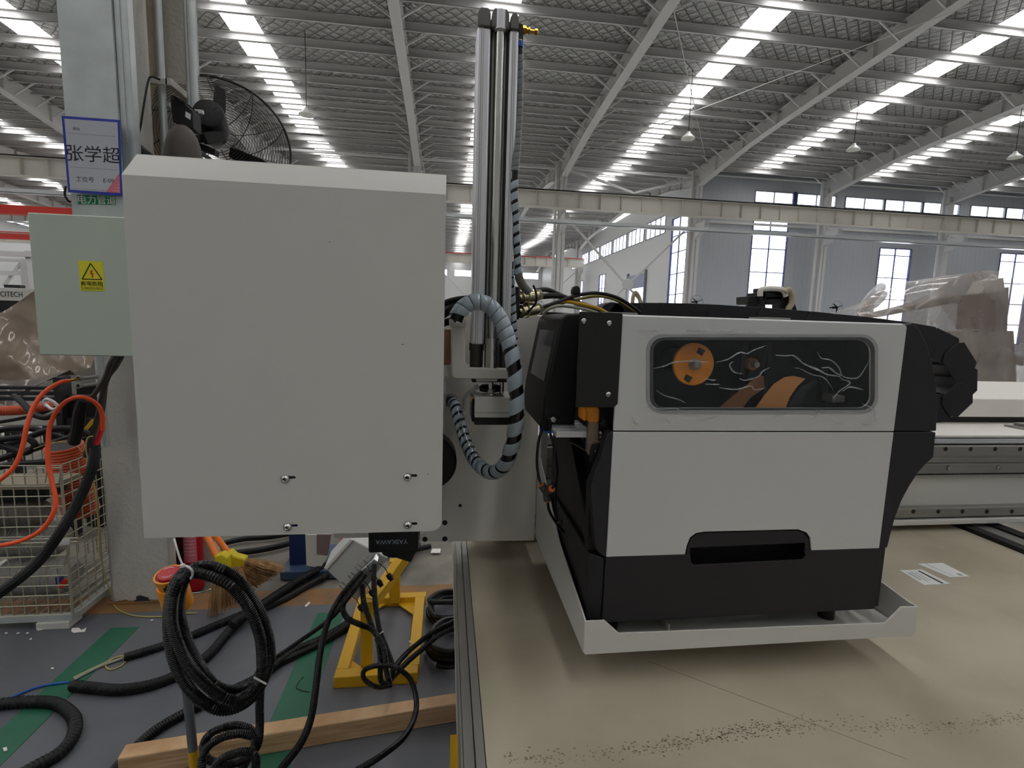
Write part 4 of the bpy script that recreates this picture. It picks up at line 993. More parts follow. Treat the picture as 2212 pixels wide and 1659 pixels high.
# ------------------------------------------------------------------ wrapped hoses, cables and the energy chain
M_wrap = bpy.data.materials.new('spiral_wrap'); M_wrap.use_nodes = True
_b = M_wrap.node_tree.nodes['Principled BSDF']; _b.inputs['Base Color'].default_value = lin((178, 192, 202)); _b.inputs['Roughness'].default_value = .22
_b.inputs['Alpha'].default_value = .8; _b.inputs['Coat Weight'].default_value = .6; _b.inputs['Coat Roughness'].default_value = .1
M_wrapc = mat('spiral_wrap_clear', (165, 170, 172), .15, alpha=.42, coat=1)
M_core = mat('black_cable_core', (10, 10, 11), .2)
def px3(l): return [P(a, b, Y=y) for a, b, y in l]
def wrapped(name, label, ctrl, r, sections, cores=3, split=None):
    """sections: (from, to, pitch, width, material) as fractions of the length"""
    t = thing(name, label, 'hose', P(ctrl[0][0], ctrl[0][1], Y=ctrl[0][2]))
    pts = spline(px3(ctrl), 14); fr = frames(pts)
    if split:
        for k in range(cores):
            a = 2 * PI * k / cores + .5
            MB().tube([p + (u * math.cos(a) + w * math.sin(a)) * r * .5 for p, (_, u, w) in zip(pts, fr)], r * .44, 8).build('cable', M_core, t, smooth=True)
    MB().tube(pts, r * .86, 16).build('core', M_core, t, smooth=True)
    n = len(pts)
    for a, b, p_, w_, mm in sections:
        seg = pts[int(a * (n - 1)):int(b * (n - 1)) + 1]
        MB().helix(seg, r * .93, p_, w_, 16).build('spiral_band', mm, t, smooth=True)
    return t
# big loop in front of the plate
c_loop = [(984, 692, .882), (992, 674, .882), (1010, 657, .882), (1036, 652, .880), (1062, 664, .875), (1083, 694, .868), (1098, 735, .86), (1109, 785, .852), (1115, 840, .85), (1116, 890, .85), (1112, 935, .86), (1101, 980, .88), (1086, 1010, .905), (1062, 1021, .94), (1040, 1010, .98), (1020, 985, 1.03), (1003, 945, 1.08), (991, 905, 1.12), (984, 880, 1.15), (979, 870, 1.180)]
loop = wrapped('looped_hose', 'thick bluish spiral-wrapped hose looping down in front of the carriage plate', c_loop, .0140,
        [(0, 1, lambda q: .0165 if q < .20 else (.0165 + (q - .20) * .5 if q < .25 else (.041 if q < .52 else (.030 if q < .66 else .0215))), lambda q: .0156 if q < .20 else (.0165 + (q - .20) * .2 if q < .25 else (.026 if q < .52 else (.0235 if q < .66 else .0145))), M_wrap)])
# upper hose beside the cylinder
cU = [(1122, 106, .93), (1122, 160, .93), (1121, 230, .93), (1117, 310, .925), (1112, 370, .92), (1111, 420, .92), (1114, 480, .925), (1117, 540, .93), (1119, 592, .935)]
uh = wrapped('riser_hose', 'slim spiral-wrapped air line running up the right side of the air cylinder', cU, .0072,
        [(0, .50, .0125, .0115, M_wrapc), (.50, 1, .0185, .0125, M_wrap)], split=True)
M_braid = mat('grey_braid', (128, 126, 122), .7, bump=.5, bump_scale=1500)
tag(MB().tube(spline(px3([(1119, 588, .935), (1122, 602, .94), (1130, 618, .95), (1141, 630, .96)]), 8), [.0078 if True else 0] * 25, 14).build('braided_sleeve', M_braid, smooth=True), 'short light grey braided sleeve ending the air line above the brass glands', 'sleeve')
lh = wrapped('lower_riser_hose', 'dark spiral-wrapped hose hanging straight down behind the big loop', [(1103, 566, .96), (1104, 600, .96), (1106, 650, .96), (1109, 700, .96), (1113, 760, .962)], .0072,
        [(0, 1, .0165, .0125, M_wrap)], split=True)
# thin dark hose from the block to the grommet
tag(MB().tube(spline(px3([(1030, 836, .96), (1018, 846, .99), (1006, 858, 1.06), (1002, 874, 1.12), (1000, 884, 1.18)]), 8), .0058, 10).build('clear_tube', M_wrapc, smooth=True), 'clear curved tube running from under the bracket to the grommet', 'tube')
c = P(974, 866, Y=1.192); t = thing('grommet', 'grey round rubber grommet in the carriage plate', 'grommet', c)
MB().lathe(c + V((0, .0075, 0)), (0, -1, 0), [(0, .017), (.003, .017), (.005, .015), (.012, .015), (.015, .0125), (.008, .0105)], 24).build('ring', mat('grommet_grey', (108, 108, 102), .6), t, smooth=True)

# brass coloured cable glands on the gantry with black cables
M_gland = mat('nickel_gland', (190, 182, 150), .28, 1)
for j, (yy, lab) in enumerate(((641, 'upper nickel plated cable gland with its lock nuts beside the air line'), (671, 'lower nickel plated cable gland half hidden behind the plate edge'))):
    g = thing('cable_gland', lab, 'cable gland', P(1125, yy, Y=1.06))
    a, b = P(1118, yy + 3, Y=1.06), P(1168, yy - 4, Y=1.10); d = (b - a).normalized(); L_ = (b - a).length
    prof = [(0, .010), (L_ * .12, .010), (L_ * .12, .014), (L_ * .28, .014), (L_ * .3, .012), (L_ * .34, .0155), (L_ * .55, .0155), (L_ * .57, .012), (L_ * .66, .014), (L_ * .78, .014), (L_ * .82, .009), (L_, .008)]
    MB().lathe(a, d, prof, 18).build('gland_body', M_gland, g, smooth=True)
    MB().lathe(a + d * (L_ * .84), d, [(0, .012), (.006, .0125), (.010, .0105)], 6).build('lock_nut', M_gland, g)
c = P(1105, 650, Y=1.04); t = thing('junction_box', 'black junction box behind the air line holding the glands', 'box', c)
MB().box((P(1098, 650, Y=1.02).x, 1.02, P(1100, 690, Y=1.02).z), (P(1123, 650, Y=1.02).x, 1.10, P(1100, 618, Y=1.02).z)).build('box_body', M_blk, t, bevel=.003)
MB().box((P(1104, 650, Y=1.02).x, 1.06, P(1100, 690, Y=1.02).z - .04), (P(1118, 650, Y=1.02).x, 1.199, P(1100, 690, Y=1.02).z)).build('box_stem', M_blk, t)
def cable(name, label, cat, l, r, mm, group=None, n=10, k=10):
    return tag(MB().tube(spline(px3(l), k), r, n).build(name, mm, smooth=True), label, cat, group)
cable('power_cable', 'black cable arching over from the glands, topmost of the arc', 'cable', [(1160, 668, 1.1), (1200, 654, 1.12), (1240, 640, 1.14), (1285, 633, 1.15), (1325, 640, 1.16), (1355, 655, 1.17), (1382, 676, 1.19)], .0042, M_rub)
cable('power_cable', 'black and yellow striped cable just under the topmost arching cable', 'cable', [(1160, 674, 1.13), (1210, 656, 1.15), (1250, 646, 1.17), (1290, 640, 1.18), (1330, 648, 1.19), (1372, 674, 1.205)], .0034, mat('olive_yellow', (120, 110, 30), .5))
cable('power_cable', 'black cable pair member running low from the glands towards the chain', 'cable', [(1170, 640, 1.12), (1210, 640, 1.14), (1250, 655, 1.17), (1300, 672, 1.2), (1330, 690, 1.22)], .0065, M_rub)
cable('power_cable', 'thick black cable from the upper gland dipping behind the printer', 'cable', [(1150, 630, 1.15), (1180, 626, 1.18), (1210, 638, 1.20), (1260, 662, 1.2), (1320, 685, 1.22)], .0060, M_rub)
cable('signal_cable', 'bright yellow cable behind the printer hinge plate', 'cable', [(1216, 650, 1.135), (1240, 654, 1.14), (1265, 659, 1.15), (1294, 667, 1.16), (1310, 676, 1.17)], .0042, M_yel)
cable('grey_cable', 'pale grey cable curving over the top edge of the carriage plate', 'cable', [(1172, 680, 1.09), (1185, 668, 1.09), (1205, 661, 1.10), (1235, 663, 1.11), (1270, 670, 1.12), (1300, 680, 1.13)], .0036, mat('pale_cable', (150, 150, 132), .5))
cable('motor_cable', 'black cable tied behind the brass glands', 'cable', [(1152, 616, 1.04), (1158, 634, 1.04), (1157, 655, 1.04), (1140, 674, 1.05)], .0022, M_rub)
cable('motor_cable', 'black cable lying along the top of the carriage plate', 'cable', [(1130, 672, 1.15), (1160, 676, 1.16), (1200, 678, 1.17), (1240, 681, 1.18)], .004, M_rub)
c = P(1245, 626, Y=1.14); t = thing('cable_clip', 'dark grey rounded cable clip sitting on the arching cables', 'clip', c)
MB().prism(PY([(1237, 636), (1237, 625), (1241, 618), (1249, 617), (1253, 622), (1254, 634)], 1.135), (0, .02, 0)).build('clip_body', M_dark, t, bevel=.002)
# black cables left of the clip near the cover
for i, (l, lab, r_) in enumerate((([(948, 668, .99), (962, 655, .98), (985, 648, .97), (1010, 645, .96)], 'black cable bundle coming out behind the grey cover, uppermost', .0062), ([(945, 690, .99), (962, 675, .98), (985, 662, .97), (1002, 655, .97)], 'black cable bundle below the uppermost one at the grey cover edge', .0085), ([(944, 705, 1.0), (962, 697, .99), (980, 690, .98), (1000, 668, .98)], 'lowest black cable bundle beside the hose clip', .007))):
    cable('cable_bundle', lab, 'cable', l, r_, M_rub)
# pulley side plates of the clip block: black edge behind cylinder foot
# energy chain behind the printer
YC = 1.215
ch_ = thing('energy_chain', 'black plastic energy chain of many links bending down at the right of the printer', 'energy chain', P(2000, 800, Y=YC))
path = [(1330, 690), (1382, 689), (1434, 689), (1487, 690), (1540, 692), (1592, 695), (1645, 698), (1698, 702), (1750, 706), (1803, 711), (1856, 716), (1909, 722), (1962, 729), (2014, 738), (2060, 760), (2087, 803), (2086, 848), (2052, 880), (2000, 887), (1946, 887), (1890, 887), (1835, 886), (1780, 885), (1725, 884)]
pp3 = [P(a, b, Y=YC) for a, b in path]
M_chain = mat('chain_black', (18, 18, 24), .5)
hh = .040
for k, (a, b) in enumerate(zip(pp3, pp3[1:])):
    d = (b - a).normalized(); u = V((-d.z, 0, d.x)); u = u if True else -u
    L_ = (b - a).length
    for side in (0, 1):
        y = YC + side * .062 + (k % 2) * .0028
        o_ = V((0, y - YC, 0))
        # rounded ended side plate
        e0, e1 = a - d * hh * .35, b + d * hh * .35
        q = [e0 + u * hh * .5, a + u * hh, b + u * hh, e1 + u * hh * .5, e1 - u * hh * .5, b - u * hh, a - u * hh, e0 - u * hh * .5]
        MB().prism([p + o_ for p in q], (0, .0026, 0)).build('side_link', M_chain, ch_, bevel=.0008)
    mid = (a + b) / 2
    for s_ in (-1, 1):
        MB().obox(mid + u * hh * .86 * s_ + V((0, .032, 0)), d, (0, 1, 0), u, L_ * .5, .058, .006).build('cross_bar', M_chain, ch_)
MB().box((pp3[0].x - .02, YC + .005, P(1330, 720, Y=YC).z), (pp3[0].x + .0, YC + .06, P(1330, 700, Y=YC).z)).build('end_bracket', M_chain, ch_)
c = P(1305, 680, Y=YC)
MB().lathe(P(1322, 684, Y=YC), (0, 1, 0), [(0, .034), (.003, .036), (.06, .036), (.064, .03)], 24).build('end_cap', M_chain, ch_, smooth=True)
cable('hose_over_chain', 'beige curved pipe end standing up behind the cables', 'pipe', [(1362, 800, 1.45), (1363, 700, 1.45), (1366, 656, 1.45), (1368, 640, 1.45), (1372, 632, 1.45), (1378, 638, 1.45), (1384, 656, 1.45), (1388, 700, 1.45), (1390, 860, 1.45)], .006, mat('beige_pipe', (176, 164, 136), .5))
# ------------------------------------------------------------------ plastered column with everything fixed to it
M_plas = mat('white_plaster', (196, 192, 184), .8, bump=.35, bump_scale=55, noise_amt=.08, noise_scale=5)
M_pconc = mat('yellowed_concrete', (172, 160, 138), .85, bump=.4, bump_scale=70, noise_amt=.15, noise_scale=20)
col = sroot('column')
MB().box((-1.69, 2.665, 0), (-1.385, 2.72, 6)).build('plaster_face', M_plas, col, bevel=.018)
CQ = [P(v, 0, Y=2.95).x for v in (345, 410)]
MB().box((-1.60, 2.72, 0), (-1.48, 3.0, 6)).box((-1.48, 2.99, 0), (CQ[0], 3.03, 6)).build('concrete_web', M_pconc, col)
MB().box((CQ[0], 2.95, 0), (CQ[1], 3.03, 6)).build('plaster_face', M_plas, col, bevel=.01)
MB().box((-1.700, 2.655, 0), (-1.38, 2.9, .012)).build('paint_edge', M_brown, col)
# bare dark patch at the foot
pc = [P(292 + math.cos(a) * (17 + 4 * math.sin(5 * a)) + 16, 1297 + math.sin(a) * 10 * (1 + .2 * math.cos(3 * a)), Y=2.664) for a in [i * 2 * PI / 22 for i in range(22)]]
MB().prism(pc, (0, -.0015, 0)).build('bare_patch', mat('bare_patch', (40, 42, 50), .7), col)
MB().prism([P(244 + 14 * i, 1304 - (6 * ((i * 7) % 3) / 2 + 3), Y=2.664) for i in range(10)] + [P(375, 1312, Y=2.664), P(242, 1314, Y=2.664)], (0, -.001, 0)).build('paint_remnant', M_brown, col)

# galvanised cable duct
DY = 2.3
duct = thing('cable_duct', 'galvanised steel cable duct running down to the grey-green electrical box', 'duct', P(190, 440, Y=DY))
dx0, dx1 = P(115, 0, Y=DY).x, P(240, 0, Y=DY).x
dz0 = P(200, 470, Y=DY).z
MB().box((dx0 + .01, DY, dz0), (dx1, DY + .10, 5)).build('duct_body', M_galv, duct, bevel=.002)
MB().box((dx1 + .001, DY + .01, dz0), (dx1 + .050, DY + .05, 5)).build('side_rail', M_galv, duct, bevel=.002)
MB().box((dx1 + .018, DY + .006, dz0 + .3), (dx1 + .024, DY + .01, 5)).build('rail_lip', M_galv, duct)
MB().box((dx1 - .1, DY + .13, 3.2), (dx1 - .05, 2.66, 3.23)).build('wall_tie', M_galv, duct)
g = PY([(167, 421), (249, 424), (250, 443), (168, 441)], DY - .001)
MB().prism([V((p.x, DY - .0012, p.z)) for p in g], (0, .0012, 0)).build('green_sign', mat('green_sign', (0, 128, 92), .5), duct)
cc = (g[0] + g[2]) / 2
text('电力管道', 'sign_lettering', M_white, duct, (cc.x, DY - .0016, cc.z - .002), (g[1] - g[0]), (0, 0, 1), .036)
# name placard
NY = DY - .03
nb = thing('name_placard', 'blue framed name placard in a clear sleeve hanging on the cable duct', 'placard', P(198, 335, Y=NY))
q = PY([(133, 250), (258, 259), (264, 423), (147, 415)], NY)
ux = (q[1] - q[0]).normalized(); uz = (q[0] - q[3]).normalized()
def np_(u, v, d=0): return (q[0] * (1 - u) + q[1] * u) * (1 - v) + (q[3] * (1 - u) + q[2] * u) * v + V((0, -d, 0))
MB().prism([np_(0, 0), np_(1, 0), np_(1, 1), np_(0, 1)], (0, .003, 0)).build('frame', mat('blue_frame', (34, 50, 160), .35), nb)
MB().prism([np_(.045, .035, .0006), np_(.965, .035, .0006), np_(.965, .965, .0006), np_(.045, .965, .0006)], (0, .0006, 0)).build('sheet', mat('placard_paper', (186, 188, 196), .35), nb)
text('张学超', 'name_lettering', M_ink, nb, np_(.505, .49, .0009), ux, uz, .066, align='CENTER')
text('工位号', 'small_lettering', M_gry if False else mat('grey_ink', (70, 70, 74), .6), nb, np_(.33, .82, .0009), ux, uz, .022)
text('E-09', 'small_lettering', MATS['grey_ink'], nb, np_(.76, .815, .0009), ux, uz, .022)
text('岗位', 'small_lettering', MATS['grey_ink'], nb, np_(.24, .16, .0009), ux, uz, .013)
for v in (.22, .66, .945): MB().prism([np_(.08, v, .0009), np_(.93, v, .0009), np_(.93, v + .003, .0009), np_(.08, v + .003, .0009)], (0, .0003, 0)).build('rule_line', MATS['grey_ink'], nb)
M_st = mat('pink_stamp', (206, 110, 124), .5)
MB().prism([np_(.965, .70, .0010), np_(.965, .965, .0010), np_(.70, .965, .0010)], (0, .0003, 0)).build('red_stamp', M_st, nb)
for k in range(5): MB().prism([np_(.945 - k * .045, .76 + k * .045, .0012), np_(.955 - k * .045, .76 + k * .045, .0012), np_(.955, .80 + k * .035, .0012), np_(.955, .79 + k * .035, .0012)], (0, .0002, 0)).build('stamp_line', mat('stamp_pale', (226, 170, 176), .5), nb)
vs = []; nx, ny = 26, 34
for j in range(ny + 1):
    for i in range(nx + 1):
        u, v = .02 + .96 * i / nx, .02 + .96 * j / ny
        vs.append(np_(u, v, .006 + .004 * noise.noise(V((u * 3, v * 4, 2))) + .0025 * noise.noise(V((u * 7, v * 8, 5)))))
MB().add(vs, [(j * (nx + 1) + i, j * (nx + 1) + i + 1, (j + 1) * (nx + 1) + i + 1, (j + 1) * (nx + 1) + i) for j in range(ny) for i in range(nx)]).build('clear_sleeve', M_film, nb, smooth=True)
MB().tube(spline([P(142, 402, Y=NY - .002), P(140, 420, Y=NY - .002), P(146, 432, Y=NY), P(152, 436, Y=NY + .01)], 5), .004, 6).build('hook', M_blk, nb, smooth=True)

# grey-green electrical box
EY = 2.1
M_ebox = mat('grey_green_paint', (186, 196, 180), .5)
eb = thing('electrical_box', 'plain grey-green electrical box with a yellow shock warning label', 'electrical box', P(180, 765, Y=EY))
e0, e1, e2, e3 = P(61, 459, Y=EY), P(330, 472, Y=EY), P(330, 772, Y=EY), P(82, 766, Y=EY)
ex = (e0.x + e3.x) / 2; ez0 = (e2.z + e3.z) / 2; ez1 = (e0.z + e1.z) / 2
MB().box((ex, EY, ez0), (ex + .50, EY + .18, ez1)).build('door', M_ebox, eb, bevel=.004)
MB().box((ex + .1, EY + .18, ez0 + .2), (ex + .14, 2.66, ez0 + .24)).box((ex + .14, 2.62, ez0 + .2), (ex + .4, 2.66, ez0 + .24)).build('wall_bracket', M_galv, eb)
yl = PY([(169, 563), (222, 565), (226, 629), (174, 628)], EY - .001)
def yp(u, v, d=0): return (yl[0] * (1 - u) + yl[1] * u) * (1 - v) + (yl[3] * (1 - u) + yl[2] * u) * v + V((0, -.0004 - d, 0))
MB().prism([yp(0, 0), yp(1, 0), yp(1, 1), yp(0, 1)], (0, .0006, 0)).build('warning_label', M_lab_y, eb)
def ring2(pts, w, nm, mm):
    n = len(pts); cen = sum((Vector(p) for p in pts), V((0, 0, 0))) / n
    m = MB()
    for i in range(n): m.beam(pts[i], pts[(i + 1) % n], w, .0004, up=(0, 1, 0))
    return m.build(nm, mm, eb)
ring2([yp(.50, .075, .0006), yp(.11, .61, .0006), yp(.93, .61, .0006)], .0034, 'triangle_outline', M_ink)
ring2([yp(.07, .69, .0006), yp(.93, .69, .0006), yp(.93, .94, .0006), yp(.07, .94, .0006)], .0012, 'caption_frame', M_ink)
MB().prism([yp(a, b, .0008) for a, b in ((.50, .30), (.58, .31), (.52, .40), (.60, .40), (.555, .50), (.60, .49), (.53, .57), (.49, .48), (.53, .495), (.545, .44), (.45, .44))], (0, .0003, 0)).build('shock_bolt', M_inkr, eb)
text('有电危险', 'caption', M_ink, eb, yp(.5, .775, .0008), yl[1] - yl[0], (0, 0, 1), .0165, ext=.0003, sx=1.15)
text('Danger Electric Shock', 'caption', M_ink, eb, yp(.5, .89, .0008), yl[1] - yl[0], (0, 0, 1), .0062, ext=.0002)

# conduits on the column
def conduit(name, label, x0, x1, Y, r, y0=-200, y1=345):
    a, b = P(x0, 0, Y=Y), P(x1, y1, Y=Y); X = (a.x + b.x) / 2
    t = thing(name, label, 'conduit', (X, Y, b.z)); MB().cyl((X, Y, b.z - .5), (X, Y, 5.2), r, 14).build('pipe', M_galv, t, smooth=True)
    MB().box((X - r * 1.6, Y, b.z + .25), (X + r * 1.6, Y + .03, b.z + .27)).build('clamp', M_galv, t)
    return t, X
conduit('conduit', 'galvanised conduit in the middle of the column, left of the fan', 341, 356, 2.80, .018)
conduit('conduit', 'left one of the paired conduits beside the fan motor', 400, 416, 2.84, .011)
conduit('conduit', 'right one of the paired conduits beside the fan motor', 410, 427, 2.78, .018)
c = P(348, 178, Y=2.78); t = thing('pipe_saddle', 'small white plastered saddle block on the middle conduit', 'block', c)
MB().box((c.x - .05, c.y - .03, c.z - .022), (c.x + .045, c.y - .02, c.z + .012)).box((c.x + .03, c.y - .03, c.z - .022), (c.x + .06, c.y + .20, c.z + .012)).build('saddle', M_plas, t, bevel=.004)
c = P(428, 238, Y=2.6); t = thing('pipe_tie', 'white clip tying the paired conduits', 'clip', c)
MB().box((c.x - .04, c.y, c.z - .004), (c.x + .012, c.y + .01, c.z + .004)).box((c.x + .0, c.y - .004, c.z - .014), (c.x + .02, c.y + .012, c.z + .002)).build('tie', M_zip, t, bevel=.001)
cable('fan_wire', 'black wire drooping from the saddle block down to the junction socket', 'wire', [(346, 172, 2.66), (328, 166, 2.64), (320, 176, 2.63), (310, 230, 2.6), (302, 280, 2.58), (291, 310, 2.56)], .0045, M_rub)
# sockets and control boxes
t = thing('fan_controller', 'black boxy fan speed controller with a small white label on the column', 'control box', P(392, 250, Y=2.55))
MB().prism(PY([(366, 207), (395, 219), (416, 238), (417, 278), (404, 276), (372, 262)], 2.52), (0, .08, 0)).build('case', M_blk, t, bevel=.004)
MB().prism(PY([(367, 206), (374, 205), (397, 217), (394, 221)], 2.50), (0, .12, 0)).build('mount', M_blk, t, bevel=.002)
MB().prism(PY([(401, 240), (412, 247), (411, 259), (400, 252)], 2.516), (0, .002, 0)).build('label', M_paper, t)
MB().prism(PY([(388, 262), (402, 268), (400, 282), (386, 278)], 2.55), (0, .05, 0)).build('neck', M_blk, t, bevel=.002)
t = thing('domed_housing', 'dark brown-grey egg shaped housing rising behind the grey cover', 'lamp housing', P(400, 320, Y=2.5))
c = P(396, 330, Y=2.5)
MB().lathe(c + V((0, 0, .118)), (0, 0, -1), [(0, .001), (.006, .02), (.02, .038), (.05, .056), (.09, .068), (.15, .074), (.2, .07)], 24).build('shell', mat('brown_grey_shell', (72, 66, 60), .6), t, smooth=True)
MB().cyl(c + V((0, .02, .05)), V((c.x + .0, 2.949, c.z + .05)), .01, 8).build('stalk', M_blk, t)
t = thing('junction_socket', 'black junction socket with a white label between placard and column', 'socket', P(288, 325, Y=2.45))
MB().prism(PY([(264, 300), (276, 296), (290, 308), (303, 318), (304, 327), (290, 330), (272, 372), (264, 378)], 2.45), (0, .10, 0)).build('case', M_blk, t, bevel=.003)
MB().prism(PY([(265, 314), (281, 314), (281, 340), (265, 338)], 2.446), (0, .003, 0)).build('label', M_paper, t)
c = P(272, 157, Y=2.42); t = thing('duct_clip', 'dark bent clip on the edge of the galvanised duct', 'clip', c)
MB().prism(PY([(266, 146), (278, 158), (285, 163), (284, 178), (268, 170)], 2.44), (0, .03, 0)).build('tab', M_blk, t)

# wall fan
FY = 3.0
fan = thing('wall_fan', 'black industrial wall fan with a round wire guard seen from behind', 'fan', P(465, 300, Y=FY))
MBK = P(450, 243, Y=2.72); FC = P(466, 306, Y=FY); ax = (FC - MBK).normalized(); fu = V((1, -ax.x, 0)).normalized(); fv = ax.cross(fu).normalized(); fu = fv.cross(ax).normalized()
R_ = .365
def fp(r, a, h): return FC + (fu * math.cos(a) + fv * math.sin(a)) * r + ax * h
def dome(r): return .16 * ((1 - (r / R_) ** 2) ** .5 if r < R_ else 0)
for s_, nm in ((-1, 'rear'), (1, 'front')):
    m = MB(); n = 22 
    for k in range(n):
        r = R_ * (.24 + .76 * (k + 1) / n) if s_ < 0 else R_ * (.15 + .85 * (k + 1) / n)
        m.tube([fp(r, 2 * PI * i / 48, s_ * dome(r) * .8 + .03) for i in range(49)], .0014, 4, cap=False)
    for k in range(10):
        a = 2 * PI * k / 10 + .2
        m.tube([fp(R_ * q, a + (1 - q) * .5, s_ * dome(R_ * q) * .8 + .03) for q in [.24 + .76 * j / 10 for j in range(11)]], .0022, 4, cap=False)
    o = m.build('guard_wire', M_blkm, fan); o['kind'] = 'stuff'
MB().tube([fp(R_, 2 * PI * i / 64, .03) for i in range(65)], .006, 8, cap=False).build('guard_rim', M_blkm, fan, smooth=True)
for a in (-1.50, .34, 2.5):
    vs = []; n = 10
    for j in range(n + 1):
        q = .18 + .72 * j / n; w = .034 * (1 + 1.0 * math.sin(PI * min(1, j / n * .9)) * .5)
        for s_ in (-1, 1):
            for h in (0, .004):
                vs.append(fp(R_ * q, a + s_ * w / (R_ * q) * .55, .05 + s_ * .022 + h))
    fs = []
    for j in range(n):
        b = 4 * j; fs += [(b, b + 2, b + 6, b + 4), (b + 1, b + 5, b + 7, b + 3), (b, b + 4, b + 5, b + 1), (b + 2, b + 3, b + 7, b + 6)]
    fs += [(0, 1, 3, 2), (4 * n, 4 * n + 2, 4 * n + 3, 4 * n + 1)]
    MB().add(vs, fs).build('blade', M_blk, fan, smooth=True)
mb = MBK; me_ = FC + ax * .02
d = (me_ - mb).normalized(); Lm = (me_ - mb).length
mo = MB().lathe(mb, d, [(0, .05), (.004, .064), (.02, .07), (.06, .072), (.15, .075), (.2, .07), (Lm * .8, .045), (Lm, .03)], 24).build('motor', M_blk, fan, smooth=True)
for k in range(10):
    a = 2 * PI * k / 10; u_ = d.orthogonal().normalized(); w_ = d.cross(u_)
    MB().obox(mb + (u_ * math.cos(a) + w_ * math.sin(a)) * .036 - d * .0004 + d * .001, u_ * math.cos(a) + w_ * math.sin(a), d, -u_ * math.sin(a) + w_ * math.cos(a), .026, .004, .006).build('vent_slot', M_ink, fan)
MB().beam(P(480, 290, Y=2.8), P(440, 300, Y=2.72), .03, .05).build('yoke', M_blk, fan, bevel=.004)
MB().beam(P(440, 300, Y=2.75), P(410, 300, Y=2.72), .03, .03).build('wall_arm', M_blk, fan, bevel=.004)
MB().prism(PY([(430, 308), (465, 322), (463, 334), (428, 320)], 2.75), (0, .05, 0)).build('base_shoe', M_blk, fan, bevel=.003)
# ------------------------------------------------------------------ things on the floor
def floorline(l, r, lift=0): return [P(a, b, Z=r + lift) for a, b in l]
def fcable(name, label, cat, l, r, mm, lifts=None, n=10, k=12, corr_=0, group=None):
    c = [P(a, b, Z=r + (lifts[i] if lifts else 0) + .001) for i, (a, b) in enumerate(l)]
    if corr_: pts, R = corr(c, r, corr_, .10, n, k)
    else: pts, R = spline(c, k), r
    return tag(MB().tube(pts, R, n).build(name, mm, smooth=True), label, cat, group)
# timber beam
wb = thing('timber_beam', 'long squared pale timber beam lying slantwise on the floor', 'timber', P(600, 1600, Z=0))
a0, a1 = V((-1.055, 1.64, 0)), V((.30, 1.80, 0))
d = (a1 - a0).normalized(); n_ = V((-d.y, d.x, 0)); hw, hh_ = .032, .062
q0 = P(257, 1600, Z=.055); 
A = P(272, 1607, Z=.075); B = P(1010, 1492, Z=.075)      # rear top edge runs here
d = (B - A).normalized(); n_ = V((d.y, -d.x, 0)); n_.z = 0
A0 = V((A.x, A.y, 0)); B0 = V((B.x, B.y, 0)) + d * .2
wd2 = .058; ht = .075
MB().prism([A0 + V((0, 0, 0)), A0 + n_ * wd2, B0 + n_ * wd2, B0], (0, 0, ht)).build('beam_body', M_wood, wb, bevel=.004)
# yellow stand
st = thing('yellow_stand', 'yellow welded steel floor stand with a rectangular base', 'stand', (-.26, 2.25, 0))
t_ = .05
S = {'fl': (-.43, 1.95), 'fr': (-.115, 1.95), 'bl': (-.43, 2.575), 'br': (-.085, 2.575)}
MB().box((-.435, 1.95, .0), (-.10, 2.0, t_)).build('base_bar', M_yel, st, bevel=.003)
MB().box((-.435, 2.53, .0), (-.09, 2.58, t_)).build('base_bar', M_yel, st, bevel=.003)
MB().box((-.435, 2.0, .0), (-.385, 2.53, t_)).build('base_bar', M_yel, st, bevel=.003)
MB().box((-.145, 2.0, .0), (-.095, 2.53, t_)).build('base_bar', M_yel, st, bevel=.003)
for x, s_ in ((-.385, 1), (-.145, -1)):
    MB().prism([(x, 2.53, .012), (x + s_ * .09, 2.53, .012), (x, 2.42, .012)], (0, 0, .008)).build('corner_plate', M_yel, st)
    MB().prism([(x, 2.0, .012), (x + s_ * .09, 2.0, .012), (x, 2.09, .012)], (0, 0, .008)).build('corner_plate', M_yel, st)
pL = P(797, 1448, Y=2.01).x; ztl = P(790, 1290, Y=2.01).z
MB().box((P(779, 1380, Y=2.01).x, 2.005, .03), (P(804, 1380, Y=2.01).x, 2.045, P(790, 1300, Y=2.01).z)).build('post', M_yel, st, bevel=.003)
MB().box((P(840, 1250, Y=2.5).x, 2.51, .03), (P(863, 1250, Y=2.5).x, 2.55, P(850, 1215, Y=2.5).z)).build('post', M_yel, st, bevel=.003)
MB().beam(V((P(800, 1300, Y=2.03).x, 2.03, P(790, 1300, Y=2.03).z - .01)), V((P(880, 1205, Y=2.45).x, 2.45, P(875, 1195, Y=2.45).z)), .05, .05).build('top_rail', M_yel, st, bevel=.003)
MB().beam(V((P(802, 1300, Y=2.1).x, 2.10, P(800, 1310, Y=2.1).z)), V((P(876, 1210, Y=2.3).x, 2.3, P(876, 1200, Y=2.3).z)), .03, .05).build('top_rail', M_yel, st, bevel=.003)
